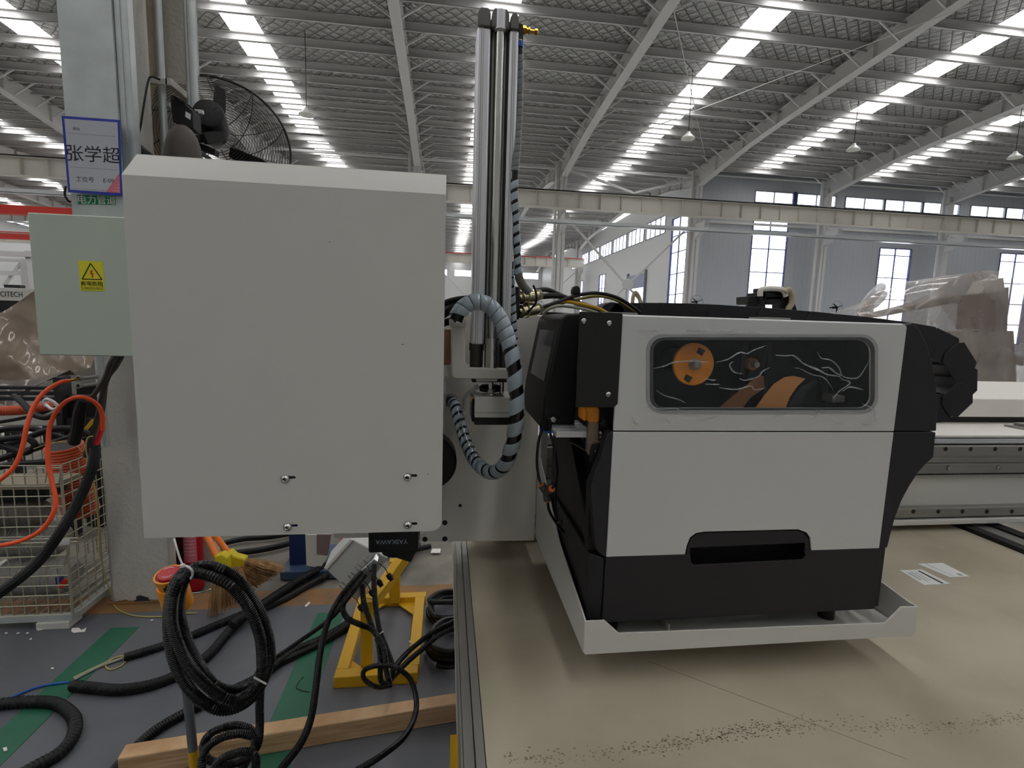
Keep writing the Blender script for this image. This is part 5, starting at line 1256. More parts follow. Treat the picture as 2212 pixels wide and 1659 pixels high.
# connector box tilted on the stand
KY = 1.95
kb = thing('connector_box', 'light grey connector box tilted on the yellow stand with metal latches and cables', 'connector box', P(760, 1230, Y=KY))
k4 = PY([(700, 1226), (757, 1163), (838, 1205), (772, 1296)], KY)
MB().prism(k4, (0, .12, .01)).build('housing', mat('pale_grey_box', (198, 198, 194), .45), kb, bevel=.004)
MB().prism([k4[0] + V((0, -.006, 0)), k4[1] + V((0, -.006, 0)), k4[1] + V((.012, -.006, -.004)), k4[0] + V((.012, -.006, -.006))], (0, .006, 0)).build('edge_fold', M_white, kb, bevel=.001)
for i, (px, py) in enumerate(((806, 1212), (789, 1228), (774, 1245), (756, 1266))):
    c = P(px, py, Y=KY - .03)
    MB().obox(c, (.7, 0, .7), (0, 1, 0), (-.7, 0, .7), .040, .05, .022).build('connector_hood', M_steel, kb, bevel=.003)
    MB().tube([c + V((-.022, -.028, .006)), c + V((-.034, -.03, .022)), c + V((-.024, -.03, .034)), c + V((-.008, -.028, .02))], .002, 6).build('latch_wire', M_steel, kb)
for px, py in ((838, 1240), (816, 1253), (800, 1275), (776, 1307)):
    c = P(px, py, Y=KY - .01); MB().lathe(c, (.5, -.3, -.6), [(0, .010), (.016, .012), (.022, .009), (.03, .009)], 12).build('dust_cap', M_blk, kb, smooth=True)
    MB().tube(spline([c, c + V((-.01, -.01, .03)), c + V((-.035, .0, .045))], 4), .0018, 5).build('cap_cord', M_blk, kb, smooth=True)

# black corrugated cable bundle hanging from the connectors
def ccable(name, label, l, r=.0115, pitch=.005, group=None, k=12, mm=M_rubdk):
    pts, R = corr(px3(l), r, pitch, .10, 9, k); return tag(MB().tube(pts, R, 9).build(name, mm, smooth=True), label, 'cable', group)
G1 = 'corrugated cables below the connector box'
ccable('corrugated_cable', 'black corrugated cable from the top connector down the middle of the bundle', [(808, 1218, 1.90), (808, 1260, 1.88), (812, 1310, 1.86), (820, 1360, 1.84), (835, 1400, 1.82), (848, 1440, 1.80), (846, 1468, 1.80)], .0100, group=G1)
ccable('corrugated_cable', 'black corrugated cable from the third connector joining the bundle at the white tie', [(782, 1262, 1.852), (786, 1300, 1.842), (800, 1345, 1.812), (815, 1380, 1.792), (822, 1420, 1.772), (822, 1465, 1.762), (832, 1478, 1.762)], .0100, group=G1)
ccable('corrugated_cable', 'black corrugated cable looping left below the box before entering the bundle', [(790, 1240, 1.835), (760, 1280, 1.805), (741, 1308, 1.785), (750, 1335, 1.785), (780, 1350, 1.785), (806, 1362, 1.775), (828, 1400, 1.755), (835, 1450, 1.735), (842, 1474, 1.735)], .0100, group=G1)
ccable('corrugated_cable', 'long black corrugated cable sweeping from the box down the bottom edge left of centre', [(782, 1235, 1.88), (758, 1262, 1.84), (735, 1290, 1.80), (716, 1325, 1.74), (700, 1370, 1.66), (690, 1420, 1.56), (683, 1480, 1.45), (672, 1550, 1.34), (650, 1605, 1.26), (612, 1655, 1.18), (590, 1690, 1.12)], .0095)
ccable('corrugated_cable', 'black corrugated cable curling below the bundle and sweeping right then to the bottom edge', [(846, 1480, 1.76), (815, 1484, 1.74), (788, 1468, 1.75), (787, 1448, 1.75), (815, 1438, 1.74), (850, 1440, 1.72), (885, 1465, 1.68), (899, 1510, 1.60), (895, 1550, 1.50), (870, 1595, 1.40), (820, 1635, 1.30), (770, 1665, 1.24)], .0085)
ccable('corrugated_cable', 'black corrugated cable running along the left of the box toward the floor hose', [(776, 1248, 1.89), (748, 1285, 1.9), (728, 1322, 1.92), (690, 1355, 1.95), (640, 1390, 1.95), (580, 1430, 1.9)], .0085)
for px, py, yy, a, lab in ((819, 1370, 1.81, .6, 'white tie binding the cable bundle under the connector box'), (891, 1392, 1.95, -.8, 'white tie on the cables crossing the stand base'),):
    c = P(px, py, Y=yy - .02) if py < 1380 else P(px, py, Z=.085); t = thing('cable_tie', lab, 'cable tie', c)
    u_ = V((math.cos(a), 0, math.sin(a))); MB().obox(c, u_, (0, 1, 0), u_.cross(V((0, 1, 0))), .036, .004, .004).build('strap', M_zip, t)
    MB().obox(c - u_ * .018, u_, (0, 1, 0), u_.cross(V((0, 1, 0))), .008, .007, .007).build('tie_head', M_zip, t)
# coiled cables at the foot of the bed
def coil(name, label, cx, cy, rx, ry, turns, r, seed, tail, z0=.012):
    rg = random.Random(seed); pts = []
    for i in range(int(turns * 16)):
        a = 2 * PI * i / 16 + seed; pts.append(V((cx + rx * math.cos(a) * (1 + .12 * rg.uniform(-1, 1) * 0 + .08 * math.sin(i * .17)), cy + ry * math.sin(a) * (1 + .08 * math.cos(i * .21)), z0 + .014 * (i / 16) + .02 * abs(math.sin(i * .4)))))
    pts += tail
    return tag(MB().tube(spline(pts, 3), r, 8).build(name, M_rubdk, smooth=True), label, 'cable')
coil('coiled_cable', 'black cable coil on the floor behind the stand, the upper loop beside the bed', .062, 2.42, .125, .12, 3.4, .014, 1, [P(980, 1300, Z=.1)])
coil('coiled_cable', 'black cable coil lying lower beside the machine bed', .06, 2.14, .12, .12, 4.2, .013, 4, [])
for lab, l in (('upper of the black cables leading from the stand to the lower coil', [(846, 1452), (870, 1420), (900, 1392), (940, 1362), (985, 1340)]), ('lower of the black cables leading from the stand to the lower coil', [(850, 1460), (880, 1430), (915, 1400), (950, 1372), (990, 1352)])):
    fcable('corrugated_cable', lab, 'cable', l, .010, M_rubdk, [.1, .07, .07, .09, .13] if 'upper' in lab else [.12, .10, .10, .13, .16], corr_=.005)
c = P(937, 1300, Z=.03); t = thing('cable_tie', 'white tie on the upper coil beside the bed', 'cable tie', c); MB().obox(c, (.8, .2, .3), (-.2, .8, 0), (0, 0, 1), .03, .004, .034).build('strap', M_zip, t)

# e-stop on its pole with the hung coil
EYY = 1.30
es = thing('emergency_stop', 'orange emergency stop station with a red mushroom button on a thin grey pole', 'emergency stop', P(400, 1500, Y=EYY))
ax_ = (P(378, 1222, Y=EYY) - P(386, 1310, Y=EYY)).normalized()
bt_ = P(386, 1308, Y=EYY)
L1 = (P(378, 1224, Y=EYY) - bt_).length
ax_ = V((ax_.x, -.30, ax_.z)).normalized()
prof = [(0, .032), (.002, .034), (L1 * .66, .034), (L1 * .70, .032), (L1 * .70, .029), (L1 * .88, .029), (L1 * .88, .0325), (L1 * 1.0, .0325), (L1 * 1.0, .0285), (L1 * .93, .029), (L1 * .93, .002)]
MB().lathe(bt_, ax_, prof, 32).build('housing', M_orange, es, smooth=True)
MB().lathe(bt_ + ax_ * L1 * .93, ax_, [(0, .014), (.004, .014), (.004, .0245), (.010, .0255), (.013, .023), (.014, .001)], 28).build('mushroom_button', M_red, es, smooth=True)
u_ = ax_.orthogonal().normalized(); w_ = ax_.cross(u_)
for a0_ in (.4, 3.5):
    p_ = [bt_ + ax_ * (L1 * .93 + .0138) + (u_ * math.cos(a0_ + i * .17) + w_ * math.sin(a0_ + i * .17)) * .0165 for i in range(9)]
    MB().tube(p_, .0011, 5).build('arrow_mark', M_white, es)
MB().obox(bt_ + ax_ * L1 * .78 + V((.014, -.026, 0)), (1, 0, 0), ax_.cross(V((1, 0, 0))), ax_, .03, .014, .020).build('key_slot', M_ink, es)
p0 = bt_ + V((0, .0, 0)); p1 = P(428, 1690, Y=1.28)
pc0 = P(393, 1330, Y=EYY)
MB().cyl(bt_ - ax_ * .001, P(397, 1420, Y=EYY), .010, 12).cyl(P(397, 1420, Y=EYY), P(417, 1625, Y=1.285), .0115, 12).build('pole', mat('grey_pole', (110, 112, 116), .35, .4), es, smooth=True)
MB().cyl(P(416.5, 1620, Y=1.285), P(440, 1850, Y=1.27), .0118, 12).build('pole_tape', M_yel, es, smooth=True)
MB().cyl(V((P(440, 1850, Y=1.27).x, 1.27, .0)), V((P(440, 1850, Y=1.27).x, 1.27, .012)), .08, 20).build('pole_base', M_blkm, es, smooth=True)
MB().cyl(V((P(440, 1850, Y=1.27).x, 1.27, .01)), P(440, 1850, Y=1.27), .0118, 10).build('pole_foot', M_blkm, es, smooth=True)
# hung loops of black corrugated conduit
Q = 1.24
loopA = [(402, 1232, 1.190), (378, 1262, 1.190), (366, 1320, 1.190), (368, 1390, 1.190), (386, 1450, 1.190), (420, 1500, 1.190), (465, 1530, 1.190), (505, 1530, 1.190), (545, 1505, 1.190), (572, 1460, 1.190), (583, 1410, 1.190), (572, 1350, 1.190), (545, 1295, 1.190), (510, 1250, 1.190), (465, 1226, 1.190), (425, 1226, 1.190), (398, 1250, 1.202), (386, 1300, 1.214), (392, 1350, 1.220), (410, 1400, 1.220), (438, 1450, 1.220), (470, 1485, 1.220), (510, 1492, 1.220), (545, 1480, 1.220), (566, 1450, 1.220)]
ccable('hung_conduit', 'black corrugated conduit hung in tall loops from the emergency stop, outer loops', loopA, .0128, .0052, k=14)
loopB = [(392, 1245, 1.163), (374, 1290, 1.163), (372, 1345, 1.163), (388, 1400, 1.163), (418, 1450, 1.163), (455, 1488, 1.163), (500, 1512, 1.163), (535, 1500, 1.163), (562, 1470, 1.163), (566, 1430, 1.163), (560, 1370, 1.163), (535, 1310, 1.163), (500, 1268, 1.163), (455, 1245, 1.163), (415, 1238, 1.163), (396, 1255, 1.163)]
ccable('hung_conduit', 'second black corrugated conduit looped inside the outer loops', loopB, .0118, .0052, k=14)
ccable('hung_conduit', 'black corrugated conduit dropping from the loops past the timber into the small coil', [(571, 1440, 1.246), (564, 1475, 1.246), (561, 1520, 1.246), (561, 1570, 1.25), (556, 1610, 1.25), (530, 1640, 1.26), (490, 1650, 1.27), (450, 1640, 1.27), (440, 1610, 1.28), (455, 1585, 1.28), (490, 1570, 1.29), (520, 1568, 1.29), (545, 1580, 1.29), (550, 1610, 1.28), (530, 1650, 1.26), (500, 1690, 1.24)], .0098, .005, k=14)
ccable('hung_conduit', 'small black corrugated coil in front of the timber at the bottom edge', [(545, 1590, 1.24), (515, 1585, 1.24), (475, 1595, 1.24), (445, 1618, 1.24), (436, 1650, 1.23), (440, 1690, 1.22), (480, 1720, 1.2), (530, 1700, 1.2), (552, 1660, 1.21), (548, 1630, 1.21), (520, 1625, 1.21), (480, 1640, 1.21), (455, 1670, 1.21)], .0098, .005, k=14)
# ties on the loops
c = P(398, 1228, Y=1.2); t = thing('cable_tie', 'long white cable tie holding the hung conduit to the emergency stop', 'cable tie', c)
MB().tube(spline(px3([(376, 1163, 1.16), (382, 1185, 1.15), (390, 1210, 1.145), (397, 1224, 1.14)]), 5), .0022, 6).build('tie_tail', M_zip, t)
MB().tube(spline(px3([(394, 1222, 1.145), (405, 1224, 1.14), (414, 1232, 1.14), (416, 1242, 1.145), (412, 1250, 1.15)]), 5), .0026, 6).build('strap', M_zip, t)
MB().obox(P(394, 1222, Y=1.14), (1, 0, 0), (0, 1, 0), (0, 0, 1), .009, .008, .007).build('tie_head', M_zip, t, bevel=.001)
c = P(560, 1471, Y=1.2); t = thing('cable_tie', 'white cable tie low on the hung conduit loops', 'cable tie', c)
MB().beam(P(548, 1463, Y=1.145), P(575, 1478, Y=1.145), .003, .003).build('strap', M_zip, t)

# thick hoses on the floor
fcable('floor_hose', 'black ribbed hose curving into the bottom left corner', 'hose', [(-60, 1530), (0, 1521), (60, 1516), (120, 1520), (158, 1548), (160, 1585), (130, 1625), (70, 1660), (0, 1700)], .020, M_rub, corr_=.012, n=10)
fcable('floor_hose', 'long black ribbed hose looping back across the left green line', 'hose', [(155, 1481), (200, 1486), (260, 1490), (330, 1478), (400, 1450), (450, 1415), (490, 1370), (525, 1330)], .020, M_rub, corr_=.010, n=10)
fcable('floor_hose', 'black ribbed hose ending in grey cores near the left green line', 'hose', [(268, 1420), (320, 1405), (400, 1378), (480, 1345), (560, 1310), (620, 1280), (700, 1248)], .017, M_rub, corr_=.010, n=10)
fcable('core_cable', 'pale grey inner cable emerging from the hose over the green line', 'cable', [(160, 1468), (190, 1452), (225, 1436), (265, 1422)], .006, mat('pale_grey_cable', (150, 148, 140), .5))
fcable('earth_wire', 'green and yellow wire loop on the floor by the hose ends', 'wire', [(158, 1464), (195, 1446), (225, 1432), (250, 1420), (268, 1418), (272, 1428), (258, 1440), (238, 1446), (228, 1438), (240, 1426)], .0028, mat('earth_yellow', (176, 168, 90), .5))
fcable('blue_tube', 'bright blue air tube crossing the floor at the left edge', 'tube', [(-30, 1540), (0, 1522), (40, 1500), (90, 1482), (150, 1473)], .0045, mat('blue_tube', (20, 84, 168), .4))
fcable('floor_hose', 'thick black hose running from behind the timber up to the stand, left strand', 'hose', [(225, 1690), (270, 1640), (330, 1582), (400, 1540), (480, 1500), (560, 1462), (640, 1405), (700, 1378), (770, 1335)], .017, M_rubdk, corr_=.008, n=10)
fcable('floor_hose', 'thick black hose beside the long hose crossing the right green line', 'hose', [(585, 1440), (640, 1415), (700, 1385), (760, 1345), (800, 1300), (860, 1240), (905, 1175)], .014, M_rubdk, lifts=[0, 0, 0, .01, .0, .0, 0])
fcable('floor_hose', 'black hose rising from the floor hoses toward the foot of the blue frame, front strand', 'hose', [(500, 1350), (560, 1310), (620, 1270), (670, 1240), (740, 1205)], .020, M_rub, lifts=[.035, .035, .035, .03, .02], corr_=.01)
fcable('floor_hose', 'rear black hose strand passing under the blue frame foot', 'hose', [(560, 1318), (620, 1290), (680, 1256), (750, 1222), (830, 1200), (930, 1180)], .018, M_rub, lifts=[.0, .0, .0, .0, .0, 0])
fcable('floor_hose', 'black hose on the concrete beyond the brooms', 'hose', [(450, 1207), (500, 1196), (560, 1188), (620, 1175), (700, 1150)], .020, M_rub)
fcable('floor_hose', 'far black hose under the grey cover behind the brooms', 'hose', [(460, 1180), (520, 1165), (580, 1160), (640, 1150)], .018, M_rub)
fcable('signal_wire', 'short black jumper wire with white tips on the green line', 'wire', [(655, 1462), (645, 1474), (640, 1486), (652, 1492), (668, 1495)], .0016, M_rub)
for px, py in ((654, 1463), (668, 1495)): pass
# litter
M_lit = mat('litter_white', (225, 222, 215), .8)
def scrap(label, pts, z=.002, nm='paper_scrap', mm=M_lit):
    c = [P(a, b, Z=z) for a, b in pts]; return tag(MB().prism(c, (0, 0, .003)).build(nm, mm), label, 'paper scrap')
scrap('white torn paper scrap on the floor by the cage foot', [(155, 1358), (170, 1357), (176, 1362), (187, 1357), (183, 1366), (174, 1366), (160, 1368), (154, 1365)])
scrap('white square paper scrap on the concrete under the carriage plate', [(934, 1186), (952, 1186), (951, 1195), (930, 1195)])
scrap('crumpled beige paper strip behind the floor hose', [(365, 1556), (392, 1537), (394, 1542), (372, 1560)])
scrap('tiny white crumb row near the cage', [(78, 1360), (92, 1357), (94, 1360), (82, 1363)])
scrap('small pale shaving on the brown stripe', [(658, 1310), (668, 1300), (670, 1303), (662, 1312)])
scrap('small white chip on the left green line', [(6, 1617), (15, 1615), (16, 1622), (9, 1624)])
for x, y, lab in ((13, 1368, 'tiny white crumb at the left edge below the cage'), (39, 1368, 'tiny white crumb second from the left edge below the cage'), (59, 1368, 'tiny white crumb third from the left edge below the cage'), (66, 1381, 'tiny pale crumb just below the row of three under the cage'), (113, 1444, 'lone white speck left of the left green line'), (328, 1340, 'lone white speck between column foot and emergency stop')):
    scrap(lab, [(x - 3, y), (x + 3, y - 1.5), (x + 3, y + 1), (x - 2, y + 2)], nm='floor_crumb')['group'] = 'white crumbs on the floor'

# brooms
M_straw = mat('broom_straw', (176, 140, 92), .8, col2=(128, 92, 58), noise_scale=30, stretch=(1, 1, .15), bump=.6, bump_scale=120)
M_broomy = mat('broom_yellow', (206, 186, 24), .55)
M_stick = mat('orange_stick', (222, 116, 34), .4)
def broom(label, stick, cap, fan_, Y0, Y1, seed):
    t = thing('broom', label, 'broom', P(fan_[2][0], fan_[2][1], Y=Y0))
    MB().cyl(P(*stick[0], Y=Y1), P(*stick[1], Y=Y0 + .02), .016, 12).build('handle', M_stick, t, smooth=True)
    MB().prism(PY(cap, Y0), (0, .05, 0)).build('binding', M_broomy, t, bevel=.008, seg=3)
    a = [P(x, y, Y=Y0 + .01) for x, y in fan_]
    rg = random.Random(seed); m = MB()
    TL, TR, BR, BL = a
    MB().prism([TL.lerp(BL, .0), TR, BR.lerp(TR, .15), BL.lerp(TL, .15)], (0, .03, 0)).build('straw_core', M_straw, t, bevel=.01)
    for i in range(420):
        u = rg.random(); v = u + rg.gauss(0, .03); dy = rg.uniform(-.018, .045)
        s_ = TL.lerp(TR, u) + V((0, dy * .4, 0)); e = BL.lerp(BR, min(1.04, max(-.04, v))) + V((0, dy, 0)) + V((rg.gauss(0, .006), 0, rg.gauss(0, .008)))
        if e.z < .004: e.z = .004
        mid = s_.lerp(e, .55) + V((rg.gauss(0, .003), dy * .5, rg.gauss(0, .003)))
        m.tube([s_, mid, e], [.0018, .0015, .0008], 3, cap=False)
    o = m.build('straw', M_straw, t); o['kind'] = 'stuff'
    for q in (.12, .34):
        MB().tube([TL.lerp(BL, q) + V((0, -.008 - .012 * math.sin(PI * i / 8), 0)) + (TR.lerp(BR, q) - TL.lerp(BL, q)) * (i / 8) for i in range(9)], .0012, 5).build('stitching', mat('red_thread', (150, 50, 40), .7), t)
    return t
broom('front straw broom standing bristles down with a yellow binding', [(443, 1150), (470, 1204)], [(461, 1202), (479, 1197), (491, 1206), (492, 1245), (466, 1238)], [(462, 1235), (520, 1226), (540, 1290), (455, 1330)], 2.50, 2.62, 1)
broom('rear straw broom with its bristles swept out to the right', [(460, 1150), (494, 1196)], [(484, 1198), (494, 1191), (506, 1202), (529, 1208), (527, 1230), (518, 1246), (500, 1247), (492, 1225)], [(529, 1209), (518, 1246), (545, 1272), (612, 1232)], 2.60, 2.78, 2)

# fire extinguisher in the recess
X_ = P(420, 1220, Y=2.80).x; X2 = P(393, 1220, Y=2.86).x
fe = thing('fire_extinguisher', 'red fire extinguisher with a white label standing in the column recess', 'fire extinguisher', (X_, 2.80, 0))
MB().lathe((X_ + .0, 2.80, 0), (0, 0, 1), [(0, .042), (.01, .047), (.38, .047), (.43, .035), (.46, .02), (.5, .018)], 24).build('cylinder', M_red, fe, smooth=True)
vs = []; 
for j, z in enumerate((.17, .33)):
    for i in range(9):
        a = -PI / 2 - .75 + 1.5 * i / 8; vs.append((X_ + .0478 * math.cos(a), 2.80 + .0478 * math.sin(a), z))
MB().add(vs, [(i, i + 1, i + 10, i + 9) for i in range(8)]).build('label', M_st, fe, smooth=True)
for k in range(6):
    z = .31 - k * .02; pp_ = [(X_ + .0482 * math.cos(a), 2.80 + .0482 * math.sin(a), z) for a in [-PI / 2 - .6 + 1.2 * i / 6 for i in range(7)]]
    MB().tube(pp_, .0012, 4).build('label_line', M_white, fe)
MB().tube([(X_ + .085 * math.cos(a) + .01, 2.80 + .06 * math.sin(a), .004) for a in [2 * PI * i / 24 for i in range(25)]], .003, 6).build('wire_stand', M_steel, fe)
f2 = thing('fire_extinguisher', 'red fire extinguisher with shade put into its colour, half hidden between the column edge and its twin', 'fire extinguisher', (X2, 2.87, 0))
MB().lathe((X2, 2.87, 0), (0, 0, 1), [(0, .028), (.01, .033), (.40, .033), (.45, .025), (.48, .012)], 20).build('cylinder', mat('shaded_red', (90, 16, 26), .4), f2, smooth=True)  # same red as its twin, darkened in the colour for the shade it stands in

# blue machine foot with a white bracket on the concrete
bf = thing('blue_frame_foot', 'dark blue steel machine foot with pale bracket under the grey cover', 'machine foot', P(680, 1250, Z=0))
bY = 2.85
b0, b1 = P(606, 1252, Z=0), P(750, 1246, Z=0)
MB().box((b0.x, bY, 0), (b1.x, bY + .35, .05)).build('foot_plate', mat('dull_blue', (52, 70, 98), .5), bf, bevel=.004)
MB().box((P(627, 1200, Y=bY + .1).x, bY + .08, .05), (P(662, 1200, Y=bY + .1).x, bY + .3, .9)).build('column_tube', mat('navy_blue', (22, 40, 84), .45), bf, bevel=.004)
MB().prism(PY([(659, 1155), (715, 1155), (706, 1205), (692, 1228), (662, 1222)], bY + .02), (0, .03, 0)).build('pale_bracket', M_paint, bf, bevel=.002)
MB().prism(PY([(684, 1155), (716, 1155), (708, 1200), (684, 1196)], bY + .012), (0, .01, 0)).build('bracket_pad', mat('mauve_pad', (120, 104, 104), .6), bf, bevel=.002)
tag(MB().prism([P(a, b, Z=.0005) for a, b in ((735, 1164), (742, 1163), (749, 1166), (745, 1172), (738, 1169))], (0, 0, .02)).build('red_clip', mat('bright_red', (220, 40, 20), .5)), 'small red plastic clip behind the connector box', 'clip')
# ------------------------------------------------------------------ wire mesh cage with what it holds
M_wire = mat('zinc_wire', (176, 172, 150), .45, .5)
KX0, KX1, KY0, KY1, KZ0, KZ1 = -2.55, -1.745, 2.49, 3.15, .06, .80
cage = thing('wire_cage', 'galvanised wire mesh cage on steel feet holding ribbed ducting', 'wire cage', (-2.1, 2.8, 0))
def wire(a, b, r=.0028, nm='wire'): return MB().cyl(a, b, r, 6).build(nm, M_wire, cage)
KZT = P(150, 1005, Y=KY0).z
v0 = h0_ = s0 = s1_ = None
nz_ = 15
for i in range(17):
    x = KX1 - i * (KX1 - KX0) / 16
    if v0 is None: v0 = wire((0, 0, KZ0), (0, 0, KZT)); v0.location = (x, KY0, 0); first = v0
    else: cp(v0).location = (x, KY0, 0)
    cp(v0).location = (x, KY1, 0)
for j in range(nz_ + 1):
    z = KZ0 + (KZT - KZ0) * j / nz_
    if h0_ is None: h0_ = wire((KX0, 0, 0), (KX1, 0, 0)); h0_.location = (0, KY0 - .003, z)
    else: cp(h0_).location = (0, KY0 - .003, z)
    if s0 is None: s0 = wire((0, KY0, 0), (0, KY1, 0)); s0.location = (KX1, 0, z)
    else: cp(s0).location = (KX1, 0, z)
for i in range(1, 12):
    y = KY0 + (KY1 - KY0) * i / 12; cp(v0).location = (KX1 + .003, y, 0)
for i in range(0, 17):
    x = KX1 - i * (KX1 - KX0) / 16
    if s1_ is None: s1_ = wire((0, KY0, KZ0), (0, KY1, KZ0), .003); s1_.location = (x, 0, 0)
    else: cp(s1_).location = (x, 0, 0)
for x in (KX1 + .004, KX0): 
    for y in (KY0 - .006, KY1): MB().cyl((x, y, KZ0), (x, y, KZT), .006, 8).build('corner_post', M_wire, cage, smooth=True)
MB().box((KX0, KY0 - .02, .035), (KX1 + .01, KY0 + .015, .06)).build('base_rail', M_galv, cage)
MB().box((KX1 - .02, KY0 + .015, .035), (KX1 + .02, KY1, .06)).build('base_rail', M_galv, cage)
MB().box((KX1 - .14, KY0 - .03, .0), (KX1 - .0, KY0 + .06, .034)).build('foot', M_paint, cage, bevel=.003)
MB().box((KX1 - .14, KY1 - .08, .0), (KX1 - .0, KY1, .034)).build('foot', M_paint, cage, bevel=.003)
MB().box((KX0, KY0 - .03, .0), (KX0 + .14, KY0 + .06, .034)).build('foot', M_paint, cage, bevel=.003)
MB().box((KX0, KY1 - .08, .0), (KX0 + .14, KY1, .034)).build('foot', M_paint, cage, bevel=.003)
wq = lambda l, y=KY0 - .012: [P(a, b, Y=y) for a, b in l]
for l in ([(60, 1018), (75, 1018), (80, 1011), (133, 1011), (127, 1043), (98, 1043), (102, 1012)], [(85, 1203), (143, 1198), (138, 1225), (110, 1228)]):
    MB().tube(wq(l), .0032, 6).build('gate_latch', M_wire, cage)
for y in (1164, 1172): MB().tube(wq([(-10, y + 3), (168, y - 2)]), .003, 6).build('hinge_rod', M_wire, cage)
c = P(140, 1170, Y=KY0 - .01); MB().box((c.x - .02, c.y - .01, c.z - .013), (c.x + .025, c.y, c.z + .013)).build('mesh_clip', M_steelw, cage, bevel=.002)
# ducting inside
M_duct = mat('white_ribbed_duct', (160, 158, 152), .5)
M_clear = mat('translucent_bag', (150, 146, 140), .25, alpha=.6, coat=1)
def duct_roll(name, label, x0, x1, y, z, r, mm, wob=.01, cat='duct'):
    n = int((x1 - x0) / .009); pts = [V((x0 + (x1 - x0) * i / n, y + wob * math.sin(i * .05), z + wob * .5 * math.sin(i * .03 + 1))) for i in range(n + 1)]
    R = [r * (1.0 if i % 2 else .93) * (.55 + .45 * min(1, (min(i, n - i) + 1) / 6)) for i in range(n + 1)]
    return tag(MB().tube(pts, R, 20).build(name, mm, smooth=True), label, cat, 'white ribbed ducting in the cage')
duct_roll('ribbed_duct', 'white ribbed duct roll in the cage, lowest one', -2.18, -1.84, 2.66, KZ0 + .10, .092, M_duct)
duct_roll('ribbed_duct', 'white ribbed duct roll in the cage, middle one', -2.44, -1.88, 2.68, KZ0 + .29, .088, M_duct)
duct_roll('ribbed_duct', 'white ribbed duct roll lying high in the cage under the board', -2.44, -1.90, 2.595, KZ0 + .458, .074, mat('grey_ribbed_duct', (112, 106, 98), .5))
t = thing('red_blue_packet', 'small packet with red and blue print in front of the lowest duct', 'packet', P(132, 1262, Y=2.545))
MB().prism(PY([(118, 1248), (134, 1246), (136, 1262), (121, 1268)], 2.545), (0, .012, 0)).build('blue_print', mat('packet_blue', (40, 50, 110), .4), t, bevel=.002)
MB().prism(PY([(121, 1267), (137, 1252), (146, 1254), (138, 1268), (128, 1274)], 2.543), (0, .01, 0)).build('red_print', mat('bright_red', (220, 40, 20), .5), t, bevel=.002)
# plastic bag lying round the lowest ducts
tag(MB().box((-2.3, 2.52, KZ0 + .60), (-1.80, 2.70, KZ0 + .625)).build('flat_board', mat('kraft_board', (142, 132, 112), .7), bevel=.002), 'flat kraft coloured board lying high inside the cage', 'board')
tag(MB().box((-2.42, 2.54, KZ0 + .54), (-1.86, 2.69, KZ0 + .596)).build('dark_board', M_blk, bevel=.004), 'dark padded panel under the kraft board in the cage', 'board')
# orange ribbed pipe standing upright in the cage
c = P(140, 990, Y=2.83); rr = .083
pb = P(140, 1100, Y=2.72)
op_ = thing('orange_duct', 'orange ribbed duct with a dark mouth standing upright in the cage', 'duct', (c.x, 2.72, .4))
zt_ = P(140, 962, Y=2.83).z; axo = V((-.03, -.18, 1)).normalized()
n = 26; prof = []
Lo = .40
for i in range(n * 2): prof.append((Lo * i / (n * 2), rr * (1 if i % 2 else .93)))
prof += [(Lo, rr * .98), (Lo, rr * .86), (Lo - .12, rr * .86), (Lo - .121, .001)]
m_ = MB().lathe(V((c.x, 2.83, zt_)) - axo * Lo, axo, prof[:-2], 28).build('ribbed_wall', M_orduct, op_, smooth=True)
MB().lathe(V((c.x, 2.83, zt_)) - axo * .10, axo, [(0, rr * .84), (.1005, rr * .87), (.1006, rr * .80), (.002, rr * .78)], 28).build('dark_lining', M_blk, op_, smooth=True)
MB().cyl(V((c.x, 2.83, zt_)) - axo * .001, V((c.x, 2.83, zt_)) + axo * .0005, rr * .83, 28).build('dark_mouth', M_ink, op_)
# black hose heap on and behind the cage
def heap(label, l, z, r, mm=M_rub, nm='heaped_hose', cat='hose'):
    c = [P(a, b, Y=y) for a, b, y in l]
    return tag(MB().tube(spline(c, 10), r, 10).build(nm, mm, smooth=True), label, cat, 'black hoses heaped on the cage')
heap('topmost black hose arching over the heap behind the cage', [(-30, 935, 3.10), (30, 925, 3.10), (80, 928, 3.10), (130, 945, 3.10), (180, 950, 3.10), (225, 930, 3.10)], 0, .017)
heap('black hose with a wide flat loop in the heap', [(-30, 970, 3.05), (10, 962, 3.05), (60, 945, 3.05), (110, 928, 3.05), (165, 928, 3.05), (200, 945, 3.05), (215, 965, 3.05)], 0, .018)
heap('black hose crossing the heap from lower left', [(-30, 1000, 3.00), (20, 985, 3.00), (70, 970, 3.00), (120, 955, 3.00), (165, 940, 3.00)], 0, .018)
heap('lowest black hose resting on the cage rim', [(-30, 1015, 2.90), (30, 1003, 2.90), (80, 1000, 2.90), (120, 995, 2.90), (165, 990, 2.90)], 0, .017)
heap('black hose loop at the left edge of the heap', [(-30, 950, 2.95), (10, 965, 2.95), (55, 978, 2.95), (75, 960, 2.95), (50, 945, 2.95), (0, 950, 2.95)], 0, .016)
heap('dark hose hanging in a bend behind the orange air hose', [(30, 855, 3.2), (50, 872, 3.15), (70, 893, 3.1), (95, 902, 3.08), (118, 896, 3.06), (125, 888, 3.05)], 0, .016, M_rub)
heap('black hose passing level above the heap', [(-20, 915, 3.3), (40, 905, 3.3), (90, 893, 3.3), (130, 875, 3.3)], 0, .010)
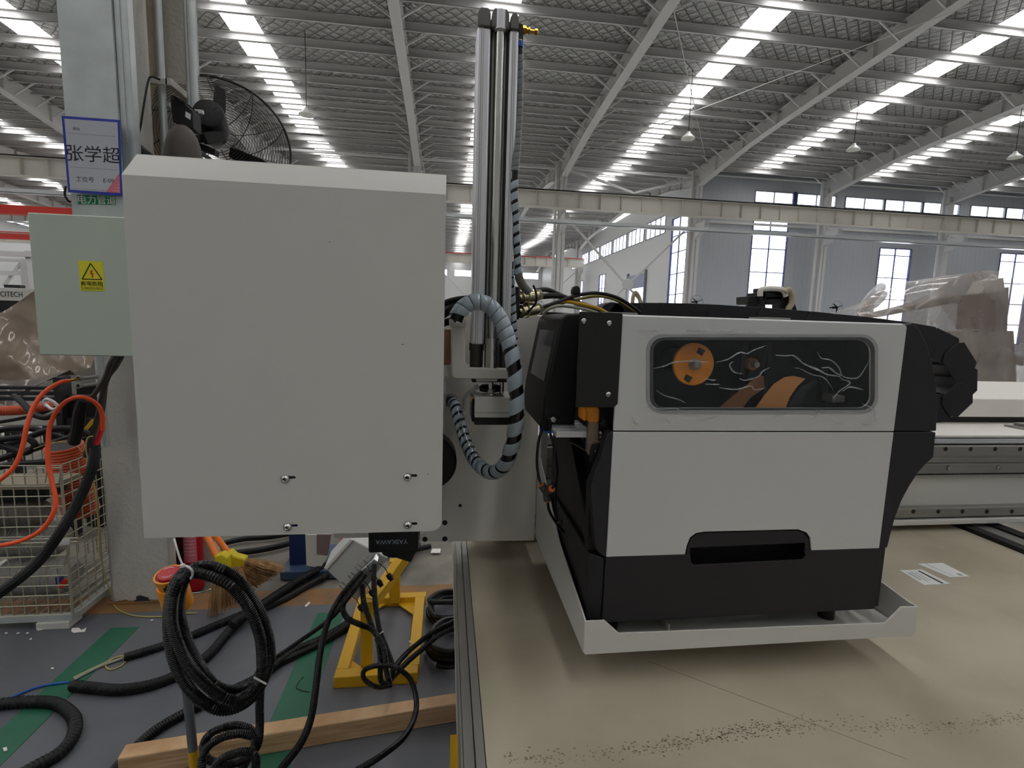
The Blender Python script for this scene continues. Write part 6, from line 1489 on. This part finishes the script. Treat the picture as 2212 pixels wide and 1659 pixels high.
# orange corrugated pipe at left behind
pts, R = corr([P(-30, 888, Y=3.3), P(40, 886, Y=3.3), P(90, 880, Y=3.3), P(115, 876, Y=3.3)], .028, .014, .06, 12, 8)
tag(MB().tube(pts, R, 14).build('orange_pipe', M_orduct, smooth=True), 'orange corrugated pipe lying level behind the air hoses at left', 'pipe')
# bright orange air hoses
def ohose(label, l, r=.0085): return tag(MB().tube(spline(px3(l), 12), r, 12).build('air_hose', M_orhose, smooth=True), label, 'air hose')
ohose('bright orange air hose from the brass valve bowing down out of the left edge', [(150, 822, 2.40), (128, 827, 2.38), (95, 848, 2.33), (72, 880, 2.28), (58, 920, 2.24), (50, 960, 2.22), (38, 995, 2.2), (18, 1022, 2.18), (-20, 1050, 2.15)])
ohose('bright orange air hose looping over the cage and back to the left edge', [(222, 930, 2.35), (220, 895, 2.34), (208, 872, 2.31), (180, 858, 2.28), (150, 863, 2.28), (125, 885, 2.28), (108, 920, 2.28), (104, 960, 2.26), (104, 1000, 2.24), (112, 1040, 2.22), (120, 1080, 2.20), (112, 1115, 2.18), (85, 1148, 2.16), (40, 1170, 2.14), (-20, 1182, 2.12)])
tag(MB().tube(spline(px3([(222, 900, 2.45), (218, 930, 2.45), (208, 960, 2.44)]), 8), .011, 10).build('red_hose', mat('red_hose', (230, 40, 50), .4), smooth=True), 'short red hose end against the column', 'hose')
# valve pipe
vp = thing('air_valve', 'grey air pipe with two small brass and steel valve tees by the cage', 'valve', P(205, 830, Y=2.5))
a = P(205, 640, Y=2.56); b = P(212, 965, Y=2.56); MB().cyl((a.x, 2.56, a.z), (a.x, 2.56, b.z), .017, 12).build('stand_pipe', M_galv, vp, smooth=True)
for py in (817, 833): 
    c = P(176, py, Y=2.47); MB().lathe(c, (0, -1, .1), [(0, .010), (.02, .013), (.022, .008), (.012, .007)], 14).cyl(c, (a.x, 2.56, c.z), .008, 8).build('tee', M_aludk, vp, smooth=True)
MB().cyl(P(150, 822, Y=2.44), P(172, 818, Y=2.46), .006, 8).build('brass_tail', M_brass, vp, smooth=True)
MB().box((a.x, 2.55, a.z - .06), (a.x + .16, 2.57, a.z - .03)).box((a.x + .13, 2.57, a.z - .06), (a.x + .16, 2.664, a.z - .03)).build('pipe_clamp', M_galv, vp)
# black cables from the electrical box
def bc(label, l, r, mm=M_rub, cat='cable', nm='box_cable'): return tag(MB().tube(spline(px3(l), 10), r, 10).build(nm, mm, smooth=True), label, cat)
M_gcab = mat('dark_grey_cable', (64, 62, 58), .5)
bc('dark grey cable leaving the electrical box, bending down beside the column', [(262, 768, 2.25), (250, 790, 2.3), (232, 815, 2.35), (222, 850, 2.38), (212, 900, 2.4), (196, 950, 2.42), (185, 985, 2.45)], .012, M_gcab)
bc('black cable leaving the electrical box toward the cable joint', [(252, 768, 2.22), (240, 785, 2.26), (225, 820, 2.3), (205, 850, 2.32), (190, 868, 2.34)], .010, M_gcab)
bc('thick black taped cable joint below the box cable', [(182, 862, 2.34), (172, 890, 2.36), (168, 920, 2.38), (160, 955, 2.42)], .023, M_rub, 'cable', 'cable_joint')
bc('thin grey cable third from the box, running lowest along the column', [(246, 770, 2.315), (232, 800, 2.375), (224, 870, 2.435), (216, 920, 2.465), (208, 970, 2.485)], .009, M_gcab)
bc('thick black cable sweeping from the column down across the cage to the left edge', [(206, 968, 2.36), (202, 1000, 2.34), (190, 1035, 2.32), (165, 1090, 2.28), (130, 1150, 2.22), (90, 1205, 2.18), (50, 1243, 2.14), (0, 1280, 2.10), (-30, 1300, 2.08)], .021, M_rub, 'cable', 'thick_cable')
M_earth = MATS['earth_yellow']
bc('thin green-yellow earth wire hanging in front of the cage side', [(200, 942, 2.38), (188, 948, 2.38), (186, 975, 2.38), (198, 1015, 2.40), (206, 1070, 2.42), (212, 1130, 2.46), (216, 1190, 2.5), (226, 1240, 2.56), (240, 1285, 2.62)], .0030, M_earth, 'wire', 'earth_wire')
fcable('earth_wire', 'thin green-yellow earth wire trailing on the floor in front of the column', 'wire', [(240, 1292), (250, 1312), (275, 1326), (310, 1332), (360, 1331), (400, 1325), (426, 1324)], .0030, M_earth)
bc('thin yellow wire lying across the black hose heap', [(72, 970, 2.7), (95, 962, 2.72), (120, 955, 2.75), (160, 958, 2.76), (176, 975, 2.76)], .0022, M_earth, 'wire', 'earth_wire')
# dark frame legs and hazard plate behind
dfm = thing('dark_machine_frame', 'dark steel machine frame with hazard striped plate behind the hoses', 'machine frame', P(150, 900, Y=3.6))
MB().box((P(120, 900, Y=3.5).x, 3.5, 0), (P(135, 900, Y=3.5).x, 3.6, P(130, 815, Y=3.5).z)).build('leg', M_dark, dfm, bevel=.003)
MB().box((P(128, 900, Y=3.55).x, 3.55, P(150, 945, Y=3.55).z), (P(215, 900, Y=3.55).x, 3.62, P(150, 855, Y=3.55).z)).build('back_plate', M_blk, dfm)
hz0, hz1 = P(146, 930, Y=3.49), P(200, 905, Y=3.49)
MB().box((hz0.x, 3.49, hz0.z), (hz1.x, 3.548, hz1.z)).build('hazard_plate', M_ink, dfm)
for k in range(3):
    x = hz0.x + .02 + k * .065; h = hz1.z - hz0.z
    MB().prism([(x, 3.488, hz0.z), (x + .03, 3.488, hz0.z), (x + .03 + h * .8, 3.488, hz1.z), (x + h * .8, 3.488, hz1.z)], (0, .002, 0)).build('yellow_stripe', M_yel, dfm)
for py in (862, 850, 838): MB().box((P(-40, py, Y=3.6).x, 3.6, P(60, py + 4, Y=3.6).z), (P(140, py, Y=3.6).x, 3.64, P(60, py - 3, Y=3.6).z)).build('cross_rail', M_dark, dfm, bevel=.002)
MB().box((P(120, 900, Y=3.5).x, 3.7, 0), (P(200, 900, Y=3.5).x, 3.8, P(130, 830, Y=3.7).z)).build('leg', M_blkm, dfm)
tag(MB().tube(spline([P(100, 878, Y=3.0), P(94, 868, Y=3.0), P(102, 862, Y=3.0), P(118, 870, Y=3.0), P(124, 880, Y=3.0), P(112, 884, Y=3.0), P(98, 874, Y=3.0)], 6), .008, 8).build('metal_conduit', M_alu, smooth=True), 'short shiny flexible metal conduit curl behind the orange hose', 'conduit')

# draped machine at the far left: translucent beige dust sheet over a bulky machine
M_drape = mat('dust_sheet', (158, 140, 120), .3, col2=(138, 120, 102), noise_scale=3, coat=.8, bump=.35, bump_scale=9)
def drape(name, label, cx, cy, w, d, h, z0, mm, seed, cut=None, nx=90, ny=60, prof=None, fold=.05):
    """a sheet hanging over a body: plan is a grid, height falls to the hem outside the body"""
    vs = []; fs = []
    for j in range(ny + 1):
        for i in range(nx + 1):
            u, v = -1.25 + 2.5 * i / nx, -1.25 + 2.5 * j / ny
            ru, rv = max(0, abs(u) - 1), max(0, abs(v) - 1); out = max(ru, rv) / .25
            top = prof(u, v) if prof else 1
            uu, vv = max(-1, min(1, u)), max(-1, min(1, v))
            topz = (prof(uu, vv) if prof else 1) * h
            z = z0 + topz * (1 - out) if out > 0 else z0 + topz
            f = fold * out * noise.noise(V((uu * 5 + seed, vv * 5, 0)))
            x = cx + (uu + (math.copysign(.05 + f, u) * out if ru > 0 else 0)) * w / 2 + .02 * noise.noise(V((u * 4, z * 5, seed)))
            y = cy + (vv + (math.copysign(.05 + f, v) * out if rv > 0 else 0)) * d / 2 + .02 * noise.noise(V((u * 4, z * 5, seed + 7)))
            vs.append((x, y, z + .03 * noise.noise(V((u * 3, v * 3, seed + 3)))))
    for j in range(ny):
        for i in range(nx): a = j * (nx + 1) + i; fs.append((a, a + 1, a + nx + 2, a + nx + 1))
    return tag(MB().add(vs, fs).build(name, mm, smooth=True), label, 'dust sheet')
Yd = 4.2
c = P(60, 760, Y=Yd); topz = P(40, 650, Y=Yd).z; hem = P(40, 850, Y=Yd).z
def hung(name, label, ridge, Y, low, mm, seed, back=.9, nv=40, amp=.10, fr=4.0):
    """sheet thrown over a body: falls from the ridge line at the front and lies back over the top"""
    rp = spline([P(a, b, Y=Y) for a, b in ridge], 10); lp = spline([P(a, b, Y=Y) for a, b in low], 10); n = len(rp); m = MB(); vs = []
    L = len(lp)
    for i, p in enumerate(rp):
        q = lp[int(i * (L - 1) / (n - 1))]
        for j in range(nv + 1):
            v = j / nv; x = p.x + (q.x - p.x) * v; z = p.z + (q.z - p.z) * v
            f = amp * (v ** .5) * (noise.noise(V((x * fr + seed, z * 1.6, seed))) + .38 * noise.noise(V((x * fr * 2.3 + z * 4, z * 5, seed + 5))) + .07 * noise.noise(V((x * 22, z * 16, seed + 9))))
            vs.append((x, p.y - .12 * v + f, z))
    k = 10; base = len(vs)
    fs = [(i * (nv + 1) + j, (i + 1) * (nv + 1) + j, (i + 1) * (nv + 1) + j + 1, i * (nv + 1) + j + 1) for i in range(n - 1) for j in range(nv)]
    for i, p in enumerate(rp):
        for j in range(k + 1): vs.append((p.x, p.y + back * j / k, p.z + (.02 * noise.noise(V((p.x * 6, j * .6, seed))) - .003 * j if j else 0)))
    fs += [(base + i * (k + 1) + j, base + (i + 1) * (k + 1) + j, base + (i + 1) * (k + 1) + j + 1, base + i * (k + 1) + j + 1) for i in range(n - 1) for j in range(k)]
    return tag(m.add(vs, fs).build(name, mm, smooth=True), label, 'dust sheet')
hung('dust_sheet', 'beige plastic dust sheet draped over a bulky machine behind the electrical box', [(-90, 700), (-40, 690), (0, 676), (25, 662), (50, 645), (75, 628), (110, 615), (160, 612), (215, 640), (232, 690)], Yd,
     [(-90, 850), (-40, 846), (0, 842), (30, 846), (60, 855), (85, 850), (110, 832), (150, 815), (190, 800), (225, 790)], M_drape, 2.0, amp=.15, fr=2.6)
wm = thing('wrapped_machine', 'grey machine body hidden under the beige dust sheet at left', 'machine', (c.x, Yd + .8, 0))
MB().box((c.x - .7, Yd + .45, .5), (c.x + .5, Yd + 1.0, topz - .30)).build('machine_body', M_paint, wm, bevel=.02)
for x in (-.6, .40):
    for y in (.5, .90): MB().box((c.x + x, Yd + y, 0), (c.x + x + .08, Yd + y + .08, .5)).build('leg', M_dark, wm)
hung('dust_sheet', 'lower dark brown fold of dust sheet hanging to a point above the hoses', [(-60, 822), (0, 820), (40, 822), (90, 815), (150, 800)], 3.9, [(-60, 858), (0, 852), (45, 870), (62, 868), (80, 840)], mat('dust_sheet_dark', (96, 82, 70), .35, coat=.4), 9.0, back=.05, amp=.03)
# lettered beam with machine gantry further back
Yb = 6.2
eb_ = thing('lettered_beam', 'grey machine beam with black EXCITECH lettering behind the dust sheet', 'machine beam', P(0, 635, Y=Yb))
z0, z1 = P(30, 650, Y=Yb).z, P(30, 622, Y=Yb).z
MB().box((P(-240, 635, Y=Yb).x, Yb, z0), (P(160, 635, Y=Yb).x, Yb + .2, z1)).build('beam_face', M_paint, eb_, bevel=.004)
MB().box((P(-240, 650, Y=Yb).x, Yb + .01, z0 - .06), (P(160, 650, Y=Yb).x, Yb + .2, z0)).build('under_rail', M_dark, eb_)
for x in (-4.9, P(150, 635, Y=Yb).x - .15): MB().box((x, Yb + .02, 0), (x + .12, Yb + .18, z0 - .06)).build('leg', M_dark, eb_)
cc = P(50, 637, Y=Yb)
text('EXCITECH', 'beam_lettering', M_ink, eb_, (cc.x, Yb - .002, cc.z), (1, 0, 0), (0, 0, 1), (z1 - z0) * .56, align='RIGHT', sx=.82)
MB().box((P(0, 617, Y=Yb).x, Yb + .05, z1), (P(35, 617, Y=Yb).x, Yb + .12, z1 + .035)).build('top_box', M_dark, eb_)
for px, w_ in ((45, 16),): MB().box((P(px, 600, Y=7).x, 7, 0), (P(px + w_, 600, Y=7).x, 7.1, P(px, 565, Y=7).z)).build('upright', M_steelw, eb_)
# steel gantry frames of machines further left
gf = thing('white_gantry_frame', 'white tubular gantry frame far behind the dust sheet at the left edge', 'gantry', P(30, 600, Y=12))
for py, h in ((548, .10), (562, .06), (590, .09)): 
    MB().box((P(-150, py, Y=12).x, 12, P(30, py, Y=12).z - h / 2), (P(140, py, Y=12).x, 12.1, P(30, py, Y=12).z + h / 2)).build('cross_tube', M_steelw, gf)
for px in (-60, 50): MB().box((P(px, 600, Y=12).x, 12.1, 0), (P(px + 12, 600, Y=12).x, 12.2, P(px, 540, Y=12).z)).build('upright', M_steelw, gf)
MB().beam(P(8, 618, Y=12.1), P(52, 560, Y=12.1), .05, .05).build('diagonal', M_steelw, gf)
# red overhead cranes at far left
def rcrane(label, Y, py0, py1, x0, x1):
    t = thing('red_overhead_crane', label, 'overhead crane', P(30, py1, Y=Y))
    z0, z1 = P(30, py1, Y=Y).z, P(30, py0, Y=Y).z
    MB().box((x0, Y, z0), (x1, Y + .5, z1)).build('girder', mat('crane_red', (200, 52, 40), .5), t)
    for x in (x0, x1 - .4): MB().box((x, Y - .2, z0 - .3), (x + .4, Y + .7, z0)).build('end_carriage', MATS['crane_red'], t)
rcrane('nearer red overhead crane girder at the left edge above the electrical box', 30, 443, 462, -38, -16)
rcrane('further red overhead crane girder at the left edge, seen lower', 43, 505, 516, -44, -22)

# ------------------------------------------------------------------ behind the printer at right
bt = thing('black_clamp_machine', 'black machine head with white pipe loops standing behind the printer', 'machine head', P(1670, 660, Y=3.2))
Yk = 3.2
for pts, d_, mm, nm, bv in (([(1617, 640), (1642, 638), (1644, 658), (1617, 657)], .15, M_blk, 'side_block', .005), ([(1636, 632), (1654, 632), (1654, 690), (1634, 690)], .12, M_dark, 'column_bar', .004),
    ([(1645, 622), (1712, 622), (1716, 640), (1708, 690), (1688, 690), (1686, 648), (1660, 648), (1655, 655), (1645, 640)], .1, M_blk, 'head_frame', .006), ([(1704, 640), (1716, 650), (1722, 668), (1722, 690), (1704, 690)], .12, M_blk, 'side_cover', .006), ([(1655, 641), (1688, 641), (1688, 658), (1655, 658)], .06, M_dark, 'clamp_bar', .003)):
    MB().prism(PY(pts, Yk), (0, d_, 0)).build(nm, mm, bt, bevel=bv)
MB().tube(spline([P(*q, Y=Yk - .02) for q in ((1642, 640), (1643, 628), (1652, 624), (1680, 624), (1692, 628), (1698, 640))], 6), .018, 10).build('white_pipe', M_white, bt, smooth=True)
MB().tube(spline([P(*q, Y=Yk - .03) for q in ((1694, 632), (1703, 626), (1710, 636), (1710, 655), (1703, 668), (1700, 690))], 6), .020, 10).build('beige_pipe', MATS['beige_pipe'], bt, smooth=True)
MB().box((P(1660, 690, Y=Yk).x, Yk + .02, 0), (P(1700, 690, Y=Yk).x, Yk + .1, P(1680, 690, Y=Yk).z)).build('stand', M_dark, bt)
M_milk = mat('milky_film', (205, 204, 204), .3, alpha=.75, coat=.6)
wp = thing('wrapped_robot', 'slanted machine arm wrapped in white film in front of the middle tall window', 'machine arm', P(1880, 670, Y=3.4))
MB().tube(spline([P(*q, Y=3.4) for q in ((1845, 676), (1868, 650), (1888, 630), (1906, 616))], 6), [.03, .035, .045, .055] + [.055] * 15, 12).build('arm', M_milk, wp, smooth=True) if False else MB().tube([P(1862, 672, Y=3.4), P(1872, 655, Y=3.4), P(1888, 636, Y=3.4), P(1903, 620, Y=3.4), P(1908, 615, Y=3.4)], [.02, .035, .036, .034, .02], 14).build('arm', M_milk, wp, smooth=True)
MB().tube([P(1868, 668, Y=3.42), P(1884, 655, Y=3.42), P(1900, 642, Y=3.42), P(1912, 633, Y=3.42)], [.03, .045, .04, .022], 14).build('film_bulge', M_milk, wp, smooth=True)
MB().tube([P(1842, 690, Y=3.4), P(1866, 662, Y=3.4)], .008, 8).build('rod', M_steelw, wp)
MB().obox(P(1874, 661, Y=3.37), (1, 0, 0), (0, 1, 0), (0, 0, 1), .02, .02, .02).build('red_part', mat('faded_red', (200, 120, 100), .5), wp, bevel=.004)
MB().box((P(1872, 690, Y=3.4).x, 3.42, 0), (P(1890, 690, Y=3.4).x, 3.5, P(1880, 668, Y=3.4).z)).build('stand', M_steelw, wp)
# big machine under clear film at the right edge
YQ = 2.6
M_veil = mat('dusty_clear_film', (196, 184, 174), .3, alpha=.46, coat=.7, col2=(168, 156, 146), noise_scale=5)
mb2 = thing('filmed_machine', 'tall machine with a slanted arm and brown boxes seen through dusty film at right', 'machine', P(2120, 800, Y=YQ + .4))
def pq(pts, y, d_, nm, mm, bv=.004): return MB().prism(PY(pts, y), (0, d_, 0)).build(nm, mm, mb2, bevel=bv)
pq([(1896, 678), (2035, 644), (2078, 636), (2078, 652), (2000, 666), (1896, 686)], YQ + .17, .10, 'slanted_arm', mat('warm_grey', (122, 112, 102), .5))
pq([(2111, 636), (2152, 636), (2150, 712), (2105, 712)], YQ + .16, .12, 'brown_box', mat('brown_box', (104, 86, 78), .5))
pq([(2150, 630), (2180, 620), (2176, 718), (2150, 712)], YQ + .18, .12, 'grey_box', mat('warm_grey2', (132, 122, 116), .5))
pq([(2075, 715), (2190, 715), (2200, 860), (2060, 860)], YQ + .17, .12, 'machine_body', mat('pale_warm_grey', (170, 160, 152), .5))
pq([(2138, 606), (2168, 600), (2172, 630), (2120, 634)], YQ + .17, .1, 'top_cap', M_white)
pq([(2090, 762), (2212, 770), (2212, 790), (2090, 782)], YQ + .155, .012, 'dark_band', mat('warm_grey', (122, 112, 102), .5) if False else MATS['warm_grey'])
MB().box((P(2080, 860, Y=YQ + .2).x, YQ + .18, 0), (P(2200, 860, Y=YQ + .2).x, YQ + .28, P(2100, 858, Y=YQ + .2).z)).build('base', M_paint, mb2)
# the film itself: ridge line falling away to the left, hanging folds
ridge = [(1846, 676), (1900, 668), (1960, 652), (2010, 630), (2050, 605), (2085, 590), (2120, 585), (2150, 587), (2175, 600), (2186, 620), (2200, 650), (2225, 690), (2260, 740)]
rp = spline([P(a, b, Y=YQ + .12) for a, b in ridge], 8); nz2 = 26; vs = []; m = MB()
zb_ = P(2100, 880, Y=YQ).z
for i, p in enumerate(rp):
    for j in range(nz2 + 1):
        v = j / nz2; z = p.z + (min(zb_, p.z - .02) - p.z) * v
        f = noise.noise(V((p.x * 7, v * 1.5, 4))) * .07 * v ** .6 + .03 * noise.noise(V((p.x * 20, v * 3, 8))) * v
        vs.append((p.x + .03 * noise.noise(V((p.x * 4, v * 3, 1))) * v, p.y - .02 - .10 * v ** .5 + min(f, .03), z))
m.add(vs, [(i * (nz2 + 1) + j, (i + 1) * (nz2 + 1) + j, (i + 1) * (nz2 + 1) + j + 1, i * (nz2 + 1) + j + 1) for i in range(len(rp) - 1) for j in range(nz2)])
vs = []; k = 8
for i, p in enumerate(rp):
    for j in range(k + 1): vs.append((p.x, p.y - .02 + .5 * j / k, p.z + .008 * noise.noise(V((p.x * 6, j * .5, 2))) - .004 * j))
m.add(vs, [(i * (k + 1) + j, (i + 1) * (k + 1) + j, (i + 1) * (k + 1) + j + 1, i * (k + 1) + j + 1) for i in range(len(rp) - 1) for j in range(k)])
tag(m.build('clear_dust_film', M_veil, smooth=True), 'large veil of dusty clear film hanging over the machine at the right edge', 'dust sheet')
# small wall fans far away on the columns
for px, py, lab in ((1505, 652, 'small far wall fan low on the middle column beyond the printer'), (1808, 664, 'small far wall fan low beside the right column beyond the printer')):
    c = P(px, py, Y=25.6); t = thing('wall_fan', lab, 'fan', c)
    MB().tube([c + V((.34 * math.cos(a), 0, .34 * math.sin(a))) for a in [2 * PI * i / 20 for i in range(21)]], .012, 5, cap=False).build('guard_rim', M_aludk, t)
    MB().cyl(c, c + V((0, .3, 0)), .07, 10).build('motor', M_blk, t)
    for a in (.4, 2.5, 4.6): MB().beam(c + V((0, -.02, 0)), c + V((.3 * math.cos(a), -.02, .3 * math.sin(a))), .02, .10, up=(0, 1, 0)).build('blade', M_blk, t)
    MB().box((c.x - .04, c.y + .25, c.z - .04), (c.x + .04, 26.1, c.z + .04)).build('wall_arm', M_blk, t)
